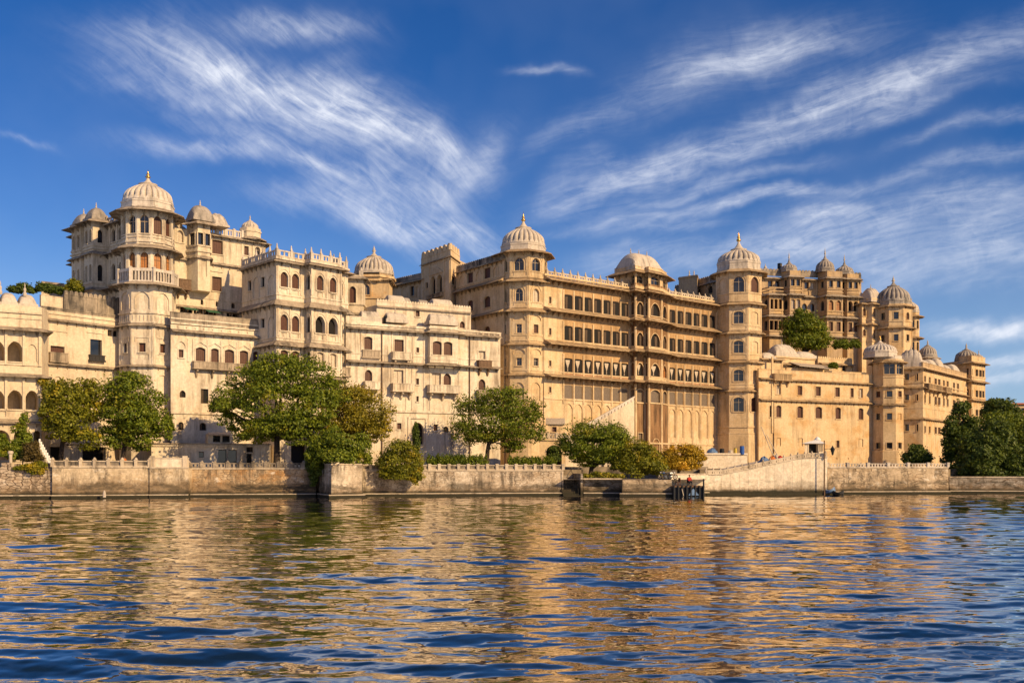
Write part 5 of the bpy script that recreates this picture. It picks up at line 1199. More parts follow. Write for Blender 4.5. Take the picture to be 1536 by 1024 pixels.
# ================================================================ big plain ochre wall and its corner tower
def ochre_block():
    b = Bld('palace_block', 'broad plain ochre block with two rows of small shuttered windows, above the ramp', 'building', (*P2(1225, 203), GZ), 'ochre_stucco', 'gold_eave')
    p0, p1 = P2(1138, 190.5), P2(1318, 204.5)
    f = Face(p0, p1, Z0, 1); z = lambda y: f.z(1200, y); zt = z(560)
    f = b.shell([p0, p1, p1 + Vector((-4, 16)), p0 + Vector((-4, 16))], Z0, zt, (0, 1))[0]
    b.row(f, [(1165, 1171), (1196.7, 1203), (1224, 1230.7), (1253, 1259.3), (1276, 1280), (1289, 1294)], 1200, 579, 592.5, 'pssssp', 0)
    b.row(f, [(1154.7, 1161), (1164.5, 1171.5), (1196, 1204), (1223.5, 1232.5), (1253.5, 1260.7), (1288, 1294.6)], 1200, 609.5, 626.5, 's', 3)
    b.row(f, [(1254.7, 1258.6)], 1256, 661, 671, 's', 0); b.row(f, [(1166, 1171), (1199, 1204), (1289, 1294.5)], 1200, 657, 669, 'b', 0); b.row(f, [(1238, 1240), (1254, 1256), (1271, 1273)], 1255, 686, 689, 'b', 0, False)
    b.eave([p0, p1], z(571), .6, .3); b.eave([p0, p1], z(601.5), .55, .35); b.band([p0, p1], z(597), .2, .08); b.parapet([p0, p1], zt, .45, .35)
    mb = MB(); q = f.at(1160, .12); mb.tube([(q.x, q.y, Z0), (q.x, q.y, z(600))], [.09, .09], 8); b.part('drainpipe', mb, 'old_wood')
    b.strips(f, [1158], z(650), z(530) - 1, .4, .18); b.balcony(f, 1157, 1183, 1170, 561, 571.5, 1.0, brackets=3)
    # things on its roof that are built into it
    h = Face(f.at(1170, -3.0), f.at(1262, -3.0), zt - .1, 1); zu = z(543)
    b.shell([h.p0, h.p1, h.p1 + Vector((-3, 7)), h.p0 + Vector((-3, 7))], zt - .1, zu, (0,)); g = b.faces[-1]
    b.row(g, [(1185, 1189), (1223, 1227)], 1205, 548, 558, 'd', 0); b.eave([h.p0, h.p1], zu - .3, .8, .4)
    b.shell([f.at(1176, -2.9), f.at(1241, -3.5), f.at(1241, -6), f.at(1176, -6)], zu - .05, z(533), ()); b.band([f.at(1176, -2.9), f.at(1241, -3.5)], z(535), .3, .25)
    b.vault(f.at(1196.5, -4.6), f.rz(), 5.6, 3.2, z(512.5) - z(533) - .7, z(533), 'dome_lime', 6, .7, 1); b.vault(f.at(1228, -4.6), f.rz(), 4.6, 2.8, .9, z(533), 'dome_lime', 5, .6, 0)
    b.shell([f.at(1145, -1.2), f.at(1181, -1.2), f.at(1181, -4), f.at(1145, -4)], zt - .1, z(540), ()); b.eave([f.at(1145, -1.2), f.at(1181, -1.2)], z(541), .7, .3)
    b.vault(f.at(1163, -2.6), f.rz(), 3.2, 2.2, 1.2, z(540), 'dome_lime', 4, .3, 0)
    mb = MB(); A = [f.pt(f.u(1199), z(541.5), -2.9), f.pt(f.u(1250), z(543.5), -2.9), f.pt(f.u(1250), z(551), .1), f.pt(f.u(1199), z(549), .1)]; mb.hexa(A + [(x, y, zz + .1) for x, y, zz in A]); b.part('awning', mb, 'tin_roof')
    b.parapet([f.at(1243, -.8), f.at(1304, -.8)], zt - .05, z(553) - zt, .4); b.parapet([f.at(1188, -1.6), f.at(1243, -1.6)], zt - .05, 1.2, .3)
    b.shell([f.at(1250, -4), f.at(1302, -4), f.at(1302, -9), f.at(1250, -9)], zt - .1, z(539), (0,)); g = b.faces[-1]; b.row(g, [(1263, 1268.5), (1278, 1284), (1288, 1297)], 1275, 547, 557, 'd', 0); b.eave([f.at(1250, -4), f.at(1302, -4)], z(540), .7, .35); b.parapet([f.at(1250, -4.3), f.at(1302, -4.3)], z(538.5), .9, .3, scallop=.6)
    b.finish()
    c = P2(1331.5, 204); r = 21.3 / F_PX * 204; yf = 204 - r; z = lambda y: Z_(y, yf)
    b = Bld('domed_tower', 'plain ochre tower with a smooth white dome, right of the broad ochre block', 'tower', (c.x, c.y, GZ), 'ochre_stucco', 'gold_eave')
    q = ngon(c, r, 8, -14); fs = b.shell(q, Z0, z(538), range(8))
    for k in (-1, 0, 1):
        g = fs[k % 8]; m = g.L / 2
        if k >= 0:
            b.window(g, m - 1.0, m + 1.0, z(561), z(545.5), 'g', 0)
        b.window(g, m - .5, m + .5, z(595), z(586.5), 'd' if k == 0 else 's', 0); b.window(g, m - .45, m + .45, z(629), z(620), 'd' if k < 1 else 'b', 0); b.window(g, m - .5, m + .5, z(673), z(664), 'd', 0)
    b.eave(q, z(543), .7, .4, True); b.eave(q, z(579.5), .5, .35, True); b.eave(q, z(607), .5, .35, True); b.band(q, z(566), .25, .12, True)
    mb = MB(); sweep(mb, ngon(c, r, 8, -14), [(-.3, Z0), (.35, Z0), (.25, z(676)), (-.3, z(672))], True); b.part('plinth', mb, 'ochre_stucco')
    b.parapet(offset_poly(q, -.3, True), z(538), .7, .25, True, mat='dome_white')
    b.dome(P2(1320, 204), z(535), r * 1.08, z(513) - z(535), 22, 'dome_white', 1.6, 1.2, gilt=True, phi=-14)
    b.finish()
ochre_block()

# ================================================================ receding right wing
def right_wing():
    b = Bld('palace_wing', 'tall ochre wing receding behind the right-hand trees, with narrow windows and a battered roofline', 'building', (*P2(1400, 215), GZ), 'ochre_stucco', 'gold_eave')
    a, c, d = P2(1349, 207), P2(1384.5, 205), P2(1452, 232)
    g = Face(a, c, Z0, 1); z = lambda y: g.z(1384, y); zt = z(549)
    fs = b.shell([a, c, d, d + Vector((-14, 10)), a + Vector((0, 12))], Z0, zt, (0, 1)); f, s = fs[0], fs[1]
    for (y0, y1) in ((561, 570), (592, 600), (636.5, 646)):
        b.row(f, [(1358, 1363.2)], 1361, y0, y1, 'd', 0); b.row(f, [(1375, 1377.3)], 1376, y0 - .5, y1 + .5, 's', 0)
    spans = [(1386.3, 1388.2), (1393.3, 1395.3), (1401.8, 1404.8), (1407, 1410.2), (1414.5, 1416.6), (1420.2, 1422.4), (1429.4, 1432), (1435.5, 1438)]
    for (y0, y1) in ((565, 577), (593, 604.5), (639.5, 649)): b.row(s, spans, 1390, y0, y1, 's', 0)
    b.row(s, [(1409, 1411), (1418, 1420)], 1412, 686, 691, 's', 0)
    w = [a, c, d]
    for (y, ov, h) in ((553, .7, .4), (581.5, .6, .35), (628, .5, .4)): b.eave(w, z(y), ov, h)
    b.band(w, z(612), .2, .06); b.band(w, z(574), .25, .12)
    b.balcony(s, 1386, 1407, 1396, 577, 586, 1.0, brackets=4); b.balcony(s, 1413, 1421, 1416, 581, 590, .9, brackets=2)
    b.vault(g.at(1365.5, -2), g.rz(), 4.6, 3.4, z(522) - zt - .6, zt, 'dome_lime', 5, .7, 1)
    for (m, L, h, rb) in ((1394, 4.5, 1.0, 4), (1404, 4, 1.5, 0), (1415, 4.4, 2.2, 0), (1426, 4, 1.2, 4), (1438, 5, 1.8, 0)):
        b.vault(s.at(m, -1.6), s.rz(), L, 2.8, h, zt, 'dome_lime', rb, .8, 0)
    b.parapet([c, d], zt, .8, .3, mat='aged_stucco')
    b.finish()
    c = P2(1391.5, 226); z = lambda y: Z_(y, 225)
    b = Bld('domed_pavilion', 'small grey-domed pavilion on the roof of the receding right wing', 'kiosk', (c.x, c.y, z(560)), 'aged_stucco')
    q = ngon(c, 1.9, 8, 0); fs = b.shell(q, z(560), z(537), range(8))
    for k in (-1, 0, 1): g = fs[k % 8]; b.window(g, g.L * .2, g.L * .8, z(547), z(540), 'd', 1, sur=False)
    b.eave(q, z(537.5), .7, .4, True); b.dome(c, z(535.5), 1.95, z(518) - z(535.5), 16, 'dome_grey', 1.4, .4, gilt=False); b.finish()
    b = Bld('palace_block', 'end block with paired windows and small grey dome, farthest along the receding right wing', 'building', (*P2(1457, 233), GZ), 'ochre_stucco', 'gold_eave')
    a, c, d = P2(1437.5, 233.5), P2(1457.5, 230.5), P2(1478, 235.5); g = Face(a, c, Z0, 1); z = lambda y: g.z(1450, y)
    fs = b.shell([a, c, d, d + Vector((-3, 8)), a + Vector((-2, 8))], Z0, z(540), (0, 1, 2))
    for (y0, y1) in ((553, 562), (584, 594.5), (613, 621)):
        b.row(fs[0], [(1450, 1453)], 1451, y0, y1, 's', 0)
        b.row(fs[0], [(1456.0, 1457.2)], 1456, y0, y1, 's', 0)
        b.row(fs[1], [(1463.5, 1466.8), (1468.8, 1472), (1473.5, 1476)], 1468, y0 + 2, y1 + 2.5, 'd', 0)
    w = [a, c, d, d + Vector((-3, 8))]
    for (y, ov, h) in ((545, .8, .5), (573, .8, .5), (600.5, .7, .4)): b.eave(w, z(y), ov, h)
    b.band(w, z(566), .3, .12); b.band(w, z(597), .3, .12)
    b.parapet(w, z(540), .9, .3)
    b.dome(P2(1449.5, 234.5), z(539), 15.5 / F_PX * 232, z(523) - z(539), 16, 'dome_grey', 1.6, .5, gilt=False)
    b.dome(P2(1468, 236), z(538), 1.1, z(529) - z(538), 12, 'dome_lime', 1.2, .4, gilt=False)
    b.finish()
    # distant roof at the frame edge
    c = P2(1535, 300); b = Bld('house', 'distant flat house with a reddish wall beyond the right-hand trees', 'house', (c.x, c.y, 14), 'ochre_stucco')
    fs = b.shell([P2(1506, 300), P2(1560, 300), P2(1560, 312), P2(1506, 312)], 12, Z_(605, 300), (0,)); b.row(fs[0], [(1512, 1516), (1522, 1526), (1532, 1536)], 1520, 612, 620, 'd', 0); b.eave([P2(1506, 300), P2(1560, 300)], Z_(606, 300), .6, .4, mat='red_tile'); b.finish()
right_wing()
# ================================================================ ground, hill, water
def sheet(name, pts, z, mat):
    mb = MB(); mb.poly([(x, y, z) for x, y in pts]); return tag(link(name, mb.mesh(name, mat)), kind='structure')
plain('ground_earth', (.22, .17, .11), .9, .35, .1, 0, 1.2); plain('ground_stone', (.34, .28, .21), .9, .3, .1, 0, 1.5); plain('hill_scrub', (.10, .095, .04), .95, .5, .1, 0, .25)
def ground():
    pts = [(-1500, 112.0), (X_(78, 119), 119), (X_(470, 128), 128), (X_(872, 131), 131), (X_(874, 140), 140), (X_(1048, 140), 140), (X_(1050, 133), 133), (X_(1424, 138), 138), (X_(1426, 143), 143), (1500, 141), (1500, 2500), (-1500, 2500)]
    mb = MB(); mb.poly([(x, y, GZ) for x, y in pts])
    for a, c in zip(pts[:9], pts[1:10]): mb.quad((*a, GZ), (*c, GZ), (*c, -2), (*a, -2))
    tag(link('ground', mb.mesh('ground', 'ground_earth')), kind='structure')
ground()
sheet('quay', [(X_(846, 126.2), 126.2), (X_(1060, 125.4), 125.4), (X_(1060, 140.2), 140.2), (X_(846, 140.2), 140.2)], 2.15, 'ground_stone')
def hill(x0=20, x1=96, y0=209, y1=330, top=22, seed=4):
    rng = np.random.default_rng(seed); nx, ny = 60, 30; mb = MB(); xs = np.linspace(x0, x1, nx); ys = np.linspace(y0, y1, ny)
    for j in range(ny):
        for i in range(nx):
            t = min(1, (ys[j] - y0) / 22) * min(1, (x1 - xs[i]) / 30) * min(1, (xs[i] - x0) / 25) * min(1, (y1 - ys[j]) / 60)
            mb.v.append((xs[i], ys[j], GZ - .6 + top * t ** .8 + (rng.random() - .5) * .9 * min(1, t * 5)))
    for j in range(ny - 1):
        for i in range(nx - 1): mb.f.append((j * nx + i, j * nx + i + 1, (j + 1) * nx + i + 1, (j + 1) * nx + i))
    tag(link('hill', mb.mesh('hill', 'hill_scrub', smooth=True)), kind='structure')
hill(); hill(118, 320, 235, 420, 13, 9)
def water():
    m = bpy.data.materials.new('lake_water'); m.use_nodes = True; t = m.node_tree; t.nodes.clear(); MATS['lake_water'] = m
    lw = N(t, 'ShaderNodeLayerWeight'); lw.inputs['Blend'].default_value = .5
    fac = map_n(t, lw.outputs['Facing'], .58, .925, .13, .95)
    df = N(t, 'ShaderNodeBsdfDiffuse'); df.inputs['Color'].default_value = (.004, .013, .026, 1)
    gl = N(t, 'ShaderNodeBsdfGlossy'); gl.inputs['Roughness'].default_value = .03; gl.inputs['Color'].default_value = (.98, .93, .86, 1)
    mx = N(t, 'ShaderNodeMixShader'); lk(t, fac, mx.inputs[0]); lk(t, df.outputs[0], mx.inputs[1]); lk(t, gl.outputs[0], mx.inputs[2])
    o = N(t, 'ShaderNodeOutputMaterial'); lk(t, mx.outputs[0], o.inputs[0])
    ys = [6.5]
    while ys[-1] < 150: ys.append(ys[-1] * 1.0029)
    ys = np.array(ys); ta = np.concatenate([np.linspace(-1.35, -.62, 70)[:-1], np.linspace(-.62, .62, 640), np.linspace(.62, 1.35, 70)[1:]])
    Yg = np.repeat(ys[:, None], len(ta), 1); Xg = Yg * ta[None, :]; Zg = np.zeros_like(Yg)
    dy = np.repeat((ys * .0029)[:, None], len(ta), 1); rng = np.random.default_rng(11)
    wob = 1.5 * np.sin(Xg * .11 + 1) + 1.2 * np.sin(Yg * .13 + Xg * .05)
    for lam, slope, n, spread in ((9.0, .062, 6, .28), (4.6, .060, 8, .42), (2.4, .064, 12, .55), (1.3, .062, 16, .58), (.7, .066, 18, .55), (.38, .056, 16, .55), (.22, .034, 14, .6)):
        for i in range(n):
            L = lam * rng.uniform(.75, 1.3); th = rng.normal(0, spread); k = 2 * np.pi / L; ph = rng.uniform(0, 6.28); amp = slope * SWELL / k / np.sqrt(n) * 1.5
            fade = np.clip(L / (dy * 3.5) - .5, 0, 1)
            g = .55 + .45 * np.sin(Xg * rng.uniform(.04, .12) * 8 / (lam + 3) + Yg * rng.uniform(-.1, .1) + rng.uniform(0, 6.28))
            amp = amp * (np.clip(1.6 - Yg / 45, .40, 1.2) if lam > 4 else 1)
            a = k * (Xg * np.sin(th) * .8 + (Yg + .25 * wob) * np.cos(th)) + ph
            Zg += amp * fade * g * (np.sin(a) + .22 * np.sin(2 * a + 1.2))
    nr, nc = Yg.shape; co = np.stack([Xg, Yg, Zg], -1).reshape(-1, 3).astype(np.float32)
    idx = (np.arange(nr - 1)[:, None] * nc + np.arange(nc - 1)[None, :]).ravel()
    fc = np.stack([idx, idx + 1, idx + nc + 1, idx + nc], -1).astype(np.int32)
    me = np_mesh('water', co, fc, 'lake_water', True)
    tag(link('water', me), kind='structure')
def np_mesh(name, co, fc, mat, smooth=False):
    me = bpy.data.meshes.new(name); k = fc.shape[1]
    me.vertices.add(len(co)); me.vertices.foreach_set('co', co.astype(np.float32).ravel())
    me.loops.add(fc.size); me.loops.foreach_set('vertex_index', fc.astype(np.int32).ravel())
    me.polygons.add(len(fc)); me.polygons.foreach_set('loop_start', np.arange(0, fc.size, k, dtype=np.int32)); me.polygons.foreach_set('loop_total', np.full(len(fc), k, np.int32))
    if smooth: me.polygons.foreach_set('use_smooth', np.ones(len(fc), bool))
    me.materials.append(MATS[mat]); me.update(calc_edges=True); me.validate()
    return me
WATER_BUMP = .007; SWELL = 1.0
water()

# ================================================================ retaining walls along the water
def quay_wall(label, pts, z1, mat, depth=5, foot=.45, rail=None, coping=True, solid=0, sidefaces=False):
    pts = [Vector(p) for p in pts]
    b = Bld('quay_wall', label, 'wall', (*pts[0], 0), mat)
    back = [pts[-1] + Vector((0, depth)), pts[0] + Vector((0, depth))]
    P = pts + back; n = len(P)
    mb = b.wall
    sweep(mb, pts, [(0.12, -1.5), (0, z1), (-.6, z1), (-.6, -1.5)])
    mb.poly([(p.x, p.y, z1 - .01) for p in P])
    for i in (len(pts) - 1, n - 1):
        a, c = P[i], P[(i + 1) % n]; mb.quad((a.x, a.y, -1.5), (c.x, c.y, -1.5), (c.x, c.y, z1 - .02), (a.x, a.y, z1 - .02))
    if foot:
        fm = MB(); sweep(fm, pts, [(.05, -1.4), (foot + .25, -1.4), (foot + .1, .36), (.05, .40)]); b.part('footing', fm, mat)
        fm = MB(); sweep(fm, pts, [(.03, .405), (foot + .14, .365), (foot + .14, .45), (.03, .49)]); b.part('ledge', fm, 'railing_stone')
    if coping:
        cm = MB(); sweep(cm, pts, [(-.5, z1), (.09, z1), (.09, z1 + .16), (-.5, z1 + .16)]); b.part('coping', cm, 'railing_stone')
    if rail: b.railing(pts, z1 + (.16 if coping else 0), **rail)
    b.finish(); return b
zq = lambda py, Y: Z_(py, Y)
# rubble wall, far left
b = quay_wall('rough rubble stone quay wall below the arcaded wing, left of the smooth plastered wall', [P2(-420, 112), P2(78, 117.6)], zq(700, 117), 'rubble_quay', 8, .3, None, False)
o = Bld('garden_wall', 'broken low stone parapet on the rubble quay under the arcades', 'wall', (*P2(40, 117.5), zq(700, 117)), 'rubble_quay')
f = Face(P2(-200, 114.9), P2(77, 117.9), 0, 1)
for (a, c, h) in ((-190, -60, .4), (-50, -10, .5), (1, 14, .5), (20, 28, .4), (37, 52, .45), (60, 73, .5)): f.box(o.wall, f.u(a), f.u(c), zq(700, 117) - .02, zq(700, 117) + h, -.7, -.25)
o.finish()
# plastered wall with posts
quay_wall('smooth plastered quay wall with slung rails between stone posts, below the two leftmost trees', [P2(78.5, 117.2), P2(224, 119.4)], zq(701.5, 118), 'plaster_quay', 8, .35, dict(h=.72, step=1.68, post_h=.28, solid=True, finial=False))
quay_wall('short plastered quay wall under a plain solid parapet, right of the posts', [P2(224.4, 119.2), P2(283, 120.0)], zq(702, 119), 'plaster_quay', 8, .35, None)
o = Bld('parapet_wall', 'plain solid parapet panel between two piers on the plastered quay', 'wall', (*P2(255, 120), zq(702, 119)), 'white_stucco'); f = Face(P2(224.5, 119.4), P2(283, 120.1), 0, 1); zb = zq(702, 119) + .16
f.box(o.wall, .05, f.L - .05, zb, zb + 1.05, -.45, -.2); pm = MB()
f.box(pm, 0, f.L, zb + 1.03, zb + 1.13, -.5, -.12); o.part('coping', pm, 'railing_stone')
for u in (.2, f.L - .55):
    pm = MB(); f.box(pm, u - .2, u + .35, zb, zb + 1.35, -.5, -.1); o.part('pier', pm, 'railing_stone')
o.finish()
quay_wall('rust-stained quay wall with open stone railing, below the broadest tree', [P2(283.2, 121.2), P2(474, 123.5)], zq(703.5, 122), 'rust_quay', 8, .5, dict(h=.62, step=1.5, post_h=.2, mat='mildew_shade_wall'))
quay_wall('square stone pier standing forward into the water with a bush on top', [P2(474.5, 125.5), P2(497.5, 118.2), P2(542, 120), P2(545, 125.5)], zq(697, 119), 'brick_quay', 1.0, .3, None)
quay_wall('long brick quay wall with a row of railing posts, below the garden hedges', [P2(541, 123.8), P2(845, 127.6)], zq(706.5, 126), 'brick_quay', 9, .5, dict(h=.66, step=1.22, post_h=.03, solid=True, finial=False))
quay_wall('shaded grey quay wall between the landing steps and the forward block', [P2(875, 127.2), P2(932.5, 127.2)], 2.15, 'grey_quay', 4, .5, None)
quay_wall('low blocky quay wall in sunlight, left of the dark jetty', [P2(932, 128), P2(934, 124.6), P2(1007.5, 124.6), P2(1007.5, 128)], 2.13, 'stained_quay', 1.0, .25, None, False)
quay_wall('low pale quay wall behind the dark jetty', [P2(1007, 127.6), P2(1062, 129.5)], zq(711.5, 128.5), 'ramp_plaster', 6, .3, None)
o = Bld('garden_wall', 'grey retaining wall behind the low quay under the umbrella-shaped tree', 'wall', (*P2(950, 140), 2.15), 'mildew_shade_wall'); o.shell([P2(846, 139.6), P2(1062, 139.6), P2(1062, 141), P2(846, 141)], 2.0, GZ + .35, (0,)); o.finish()
# landing steps
def steps():
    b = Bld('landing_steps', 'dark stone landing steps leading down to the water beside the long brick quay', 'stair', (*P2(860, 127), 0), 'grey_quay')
    mb = b.wall; n = 12; f = Face(P2(845.3, 126.0), P2(875, 126.4), 0, 1)
    for i in range(n):
        z = .1 + (2.9 - .1) * i / (n - 1); f.box(mb, .02, f.L - .02, -1.5, z, -.45 * i - .45, -.45 * i)
    f.box(mb, f.L - .3, f.L, -1.5, 2.9, -6, -.2); f.box(mb, 0.0, .12, -1.5, 3.1, -6, -1.5)
    rl = MB()
    for u in (.5, f.L - .6): rl.tube([f.pt(u, .9, -.3), f.pt(u, 3.7, -5.2)], [.04, .04], 6)
    for i in range(5): rl.tube([f.pt(f.L - .6, .0 + .6 * i, -.3 - 1.1 * i), f.pt(f.L - .6, .9 + .6 * i, -.3 - 1.1 * i)], [.035, .035], 6)
    b.part('handrail', rl, 'iron'); b.finish()
steps()
# ramp wall
def ramp():
    b = Bld('ramp_wall', 'smooth pale ramp wall with vertical joints and a sloping stone railing, beside the jetty', 'wall', (*P2(1150, 131), 0), 'ramp_plaster')
    f = Face(P2(1058, 129.6), P2(1241, 132.2), 0, 1)
    pr = [(1058, 712), (1083, 711.5), (1120, 704.5), (1160, 696), (1200, 687.5), (1241, 686)]
    top = [(f.u(px), f.z(px, py)) for px, py in pr]
    F_ = [f.pt(0, -1.5), f.pt(f.L, -1.5)] + [f.pt(u, z) for u, z in reversed(top)]; B_ = [(x - 1.5, y + 11, z) for x, y, z in F_]; k = len(F_)
    b.wall.add(F_ + B_, [tuple(range(k)), tuple(range(k, 2 * k))] + [(i, (i + 1) % k, k + (i + 1) % k, k + i) for i in range(k)])
    for px in np.linspace(1083, 1229, 12):
        u = f.u(px); zt = np.interp(u, [t[0] for t in top], [t[1] for t in top]); b.wall.box(0, 0, 0, 0, 0, 0) if False else f.box(b.wall, u - .03, u + .03, .5, zt - .12, -.02, .02)
    fm = MB(); f.box(fm, -.1, f.L, -1.4, .28, .02, .75); b.part('footing', fm, 'ramp_plaster')
    def slope(mb, dz0, dz1, o0, o1, u0=None, u1=None):
        for (ua, za), (ub, zb) in zip(top, top[1:]):
            mb.hexa([f.pt(ua, za + dz0, o0), f.pt(ub, zb + dz0, o0), f.pt(ub, zb + dz0, o1), f.pt(ua, za + dz0, o1), f.pt(ua, za + dz1, o0), f.pt(ub, zb + dz1, o0), f.pt(ub, zb + dz1, o1), f.pt(ua, za + dz1, o1)])
    r = MB(); slope(r, 0, .16, -.45, .12); slope(r, .42, .62, -.30, -.02)
    us = np.linspace(.15, f.L - .15, 18); zt = lambda u: float(np.interp(u, [t[0] for t in top], [t[1] for t in top]))
    for a, c in zip(us, us[1:]):
        for t in (.28, .5, .72):
            u = a + (c - a) * t; f.box(r, u - .11, u + .11, zt(u) + .1, zt(u) + .46, -.26, -.06)
    rail = b.part('railing', r, 'railing_stone')
    pm = MB(); pm.box(-.10, .10, -.14, .14, 0, .64); pm.lathe((0, 0, .64), [(.09, 0), (.11, .06), (.05, .18), (.01, .22)], 8); me = pm.mesh('post', 'railing_stone')
    for u in us: link('post', me, rail, Vector(f.pt(u, zt(u) + .1, -.16)) - b.base, f.rz())
    b.finish()
    quay_wall('stained quay wall with a fine white railing, below the ochre block', [P2(1241.5, 132.8), P2(1422.5, 135)], zq(702, 134), 'stained_quay', 10, .5, dict(h=.5, step=2.9, post_h=.02, balusters=True, mat='dome_white', finial=False))
    quay_wall('low dark weathered quay wall under the overhanging right-hand trees', [P2(1424, 137.2), P2(1600, 135), P2(1900, 132)], zq(716, 137), 'grey_quay', 12, .6, None)
ramp()
def platform():
    b = Bld('terrace_wall', 'plain pale raised terrace at the foot of the right octagonal tower', 'wall', (*P2(1088, 160), GZ), 'ramp_plaster', 'railing_stone')
    p = [P2(1030, 160), P2(1121, 162), P2(1121, 178), P2(1030, 176)]; z = Z_(681, 160); b.shell(p, GZ - .2, z, (0,)); b.band(p[:2], z - .1, .3, .18); b.finish(); return z, 161
PLAT = platform()
# ================================================================ low buildings by the water
def waterside_house():
    b = Bld('waterside_house', 'flat-roofed single-storey white house with dark doorways, behind the rust-stained quay', 'house', (*P2(320, 131), GZ), 'white_stucco')
    p0, p1 = P2(227, 133), P2(404, 139.5); f = Face(p0, p1, Z0, 1); zt = f.z(320, 666)
    f = b.shell([p0, p1, p1 + Vector((-1, 5)), p0 + Vector((-1, 5))], Z0, zt, (0, 1))[0]
    b.row(f, [(327.5, 340.5), (341.5, 354.5)], 340, 675, 697, 'd', 0); b.row(f, [(298.5, 305)], 300, 678, 686, 'd', 0); b.row(f, [(370, 377)], 372, 681, 697, 'd', 0); b.row(f, [(370, 379)], 372, 671, 678, 'c', 0); b.row(f, [(280, 286)], 283, 679, 697, 'b', 0)
    b.band([p0, p1], zt - .3, .14, .25); mb = MB(); f.box(mb, -.2, f.L + .2, zt, zt + .12, -4.5, .45); b.part('roof', mb, 'eave_stone')
    b.strips(f, [271, 324.5, 358, 366, 392], Z0, zt, .25, .08)
    mb = MB(); a = f.at(312, -1.5); c = f.at(352, -1.5); hz = f.z(330, 650)
    b.shell([f.at(314, -1.6), f.at(349, -1.6), f.at(349, -4.2), f.at(314, -4.2)], zt, hz, (0,)); g = b.faces[-1]; b.row(g, [(320, 330), (334, 344)], 330, 654, 663, 'd', 0); b.eave([f.at(314, -1.6), f.at(349, -1.6)], hz - .1, .9, .3, mat='tin_roof', brk=False)
    b.finish()
    b = Bld('gate_lodge', 'small lodge with a tin roof above a dark ivy-filled arch, left of umbrella-shaped tree', 'house', (*P2(832, 150), GZ), 'gold_stucco', 'gold_eave')
    p = [P2(809, 150), P2(848, 151), P2(848, 156), P2(809, 155)]; f = Face(p[0], p[1], Z0, 1); zt = f.z(830, 658); f = b.shell(p, Z0, zt, (0, 1))[0]; b.row(f, [(819.5, 842)], 830, 668, 697, 'h', 2); b.band(p[:2], zt - .25, .25, .25); b.railing(p[:2], zt, .8, 1.5, finial=False, post_h=.1)
    q = [P2(822, 151.5), P2(844, 152), P2(844, 155), P2(822, 155)]; g = b.shell(q, zt, Z_(636, 151.5), (0,))[0]; b.row(g, [(828, 833)], 830, 635, 642, 's', 0) if False else b.window(g, .7, 1.3, zt + 1.1, zt + 1.8, 's', 0)
    mb = MB(); z2 = Z_(636, 151.5); e = [Vector((*v, 0)) for v in q]; r0 = (e[0] + e[3]) / 2; r1 = (e[1] + e[2]) / 2
    ex = (e[1] - e[0]).normalized() * .35; ey = Vector((0, .45, 0)); up = Vector((0, 0, z2)); rid = Vector((0, 0, z2 + .95))
    A = [e[0] - ex - ey + up, e[1] + ex - ey + up, r1 + ex + rid, r0 - ex + rid]; B2 = [e[3] - ex + ey + up, e[2] + ex + ey + up, r1 + ex + rid, r0 - ex + rid]
    for Q in (A, B2): mb.hexa([tuple(v) for v in Q] + [tuple(v + Vector((0, 0, .08))) for v in Q])
    mb.add([tuple(v) for v in (e[0] + up, e[3] + up, r0 + rid)], [(0, 1, 2)]); mb.add([tuple(v) for v in (e[1] + up, e[2] + up, r1 + rid)], [(0, 1, 2)])
    b.part('roof', mb, 'tin_roof'); b.finish()
    # flower-bed wall, canvas tents, kiosk
    for (a, c, y0, lab) in ((889, 905, 692.5, 'larger pale canvas tent behind the trunk of the umbrella-shaped tree'), (906, 918, 694, 'smaller pale canvas tent, second beside the umbrella-shaped tree')):
        Y = 145; p0, p1 = P2(a, Y), P2(c, Y + .4); z0, z1 = GZ, Z_(y0, Y); o = thing('tent', lab, 'tent', (*((p0 + p1) / 2), GZ)); d = Vector((0, 2.4)); m0 = (p0 + p1) / 2
        mb = MB(); T = (z0 + 1.0); L = [p0, p1, p1 + d, p0 + d]; zr = z1 + .35
        for i in range(4):
            u, v = L[i], L[(i + 1) % 4]; mb.quad((u.x, u.y, z0), (v.x, v.y, z0), (v.x, v.y, T), (u.x, u.y, T))
        r0, r1 = m0 + Vector((0, -.15)), m0 + d + Vector((0, .15))
        for s_ in (0, 1):
            u, v = (p0, p0 + d) if s_ == 0 else (p1, p1 + d); o_ = Vector((-.15 if s_ == 0 else .15, 0)); Q = [(u + o_).x, (u + o_).y]
            q = [(u.x + o_.x, u.y - .15, T - .08), (v.x + o_.x, v.y + .15, T - .08), (r1.x, r1.y, zr), (r0.x, r0.y, zr)]; mb.hexa(q + [(x, y, z + .03) for x, y, z in q])
        mb.add([(p0.x, p0.y, T), (p1.x, p1.y, T), (m0.x, m0.y, zr - .02)], [(0, 1, 2)]); link('canvas', mb.mesh('canvas', 'pale_cloth', (*m0, GZ)), o)
        pm = MB(); pm.tube([(m0.x, m0.y - .05, z0), (m0.x, m0.y - .05, zr + .2)], [.04, .04], 6); link('pole', pm.mesh('pole', 'old_wood', (*m0, GZ)), o)
    Y = 139; zb = Z_(680.5, 136); c = P2(1221, Y); b = Bld('ticket_kiosk', 'small open-fronted kiosk with white peaked canopy at the top of the ramp', 'kiosk', (c.x, c.y, zb), 'cream_stucco')
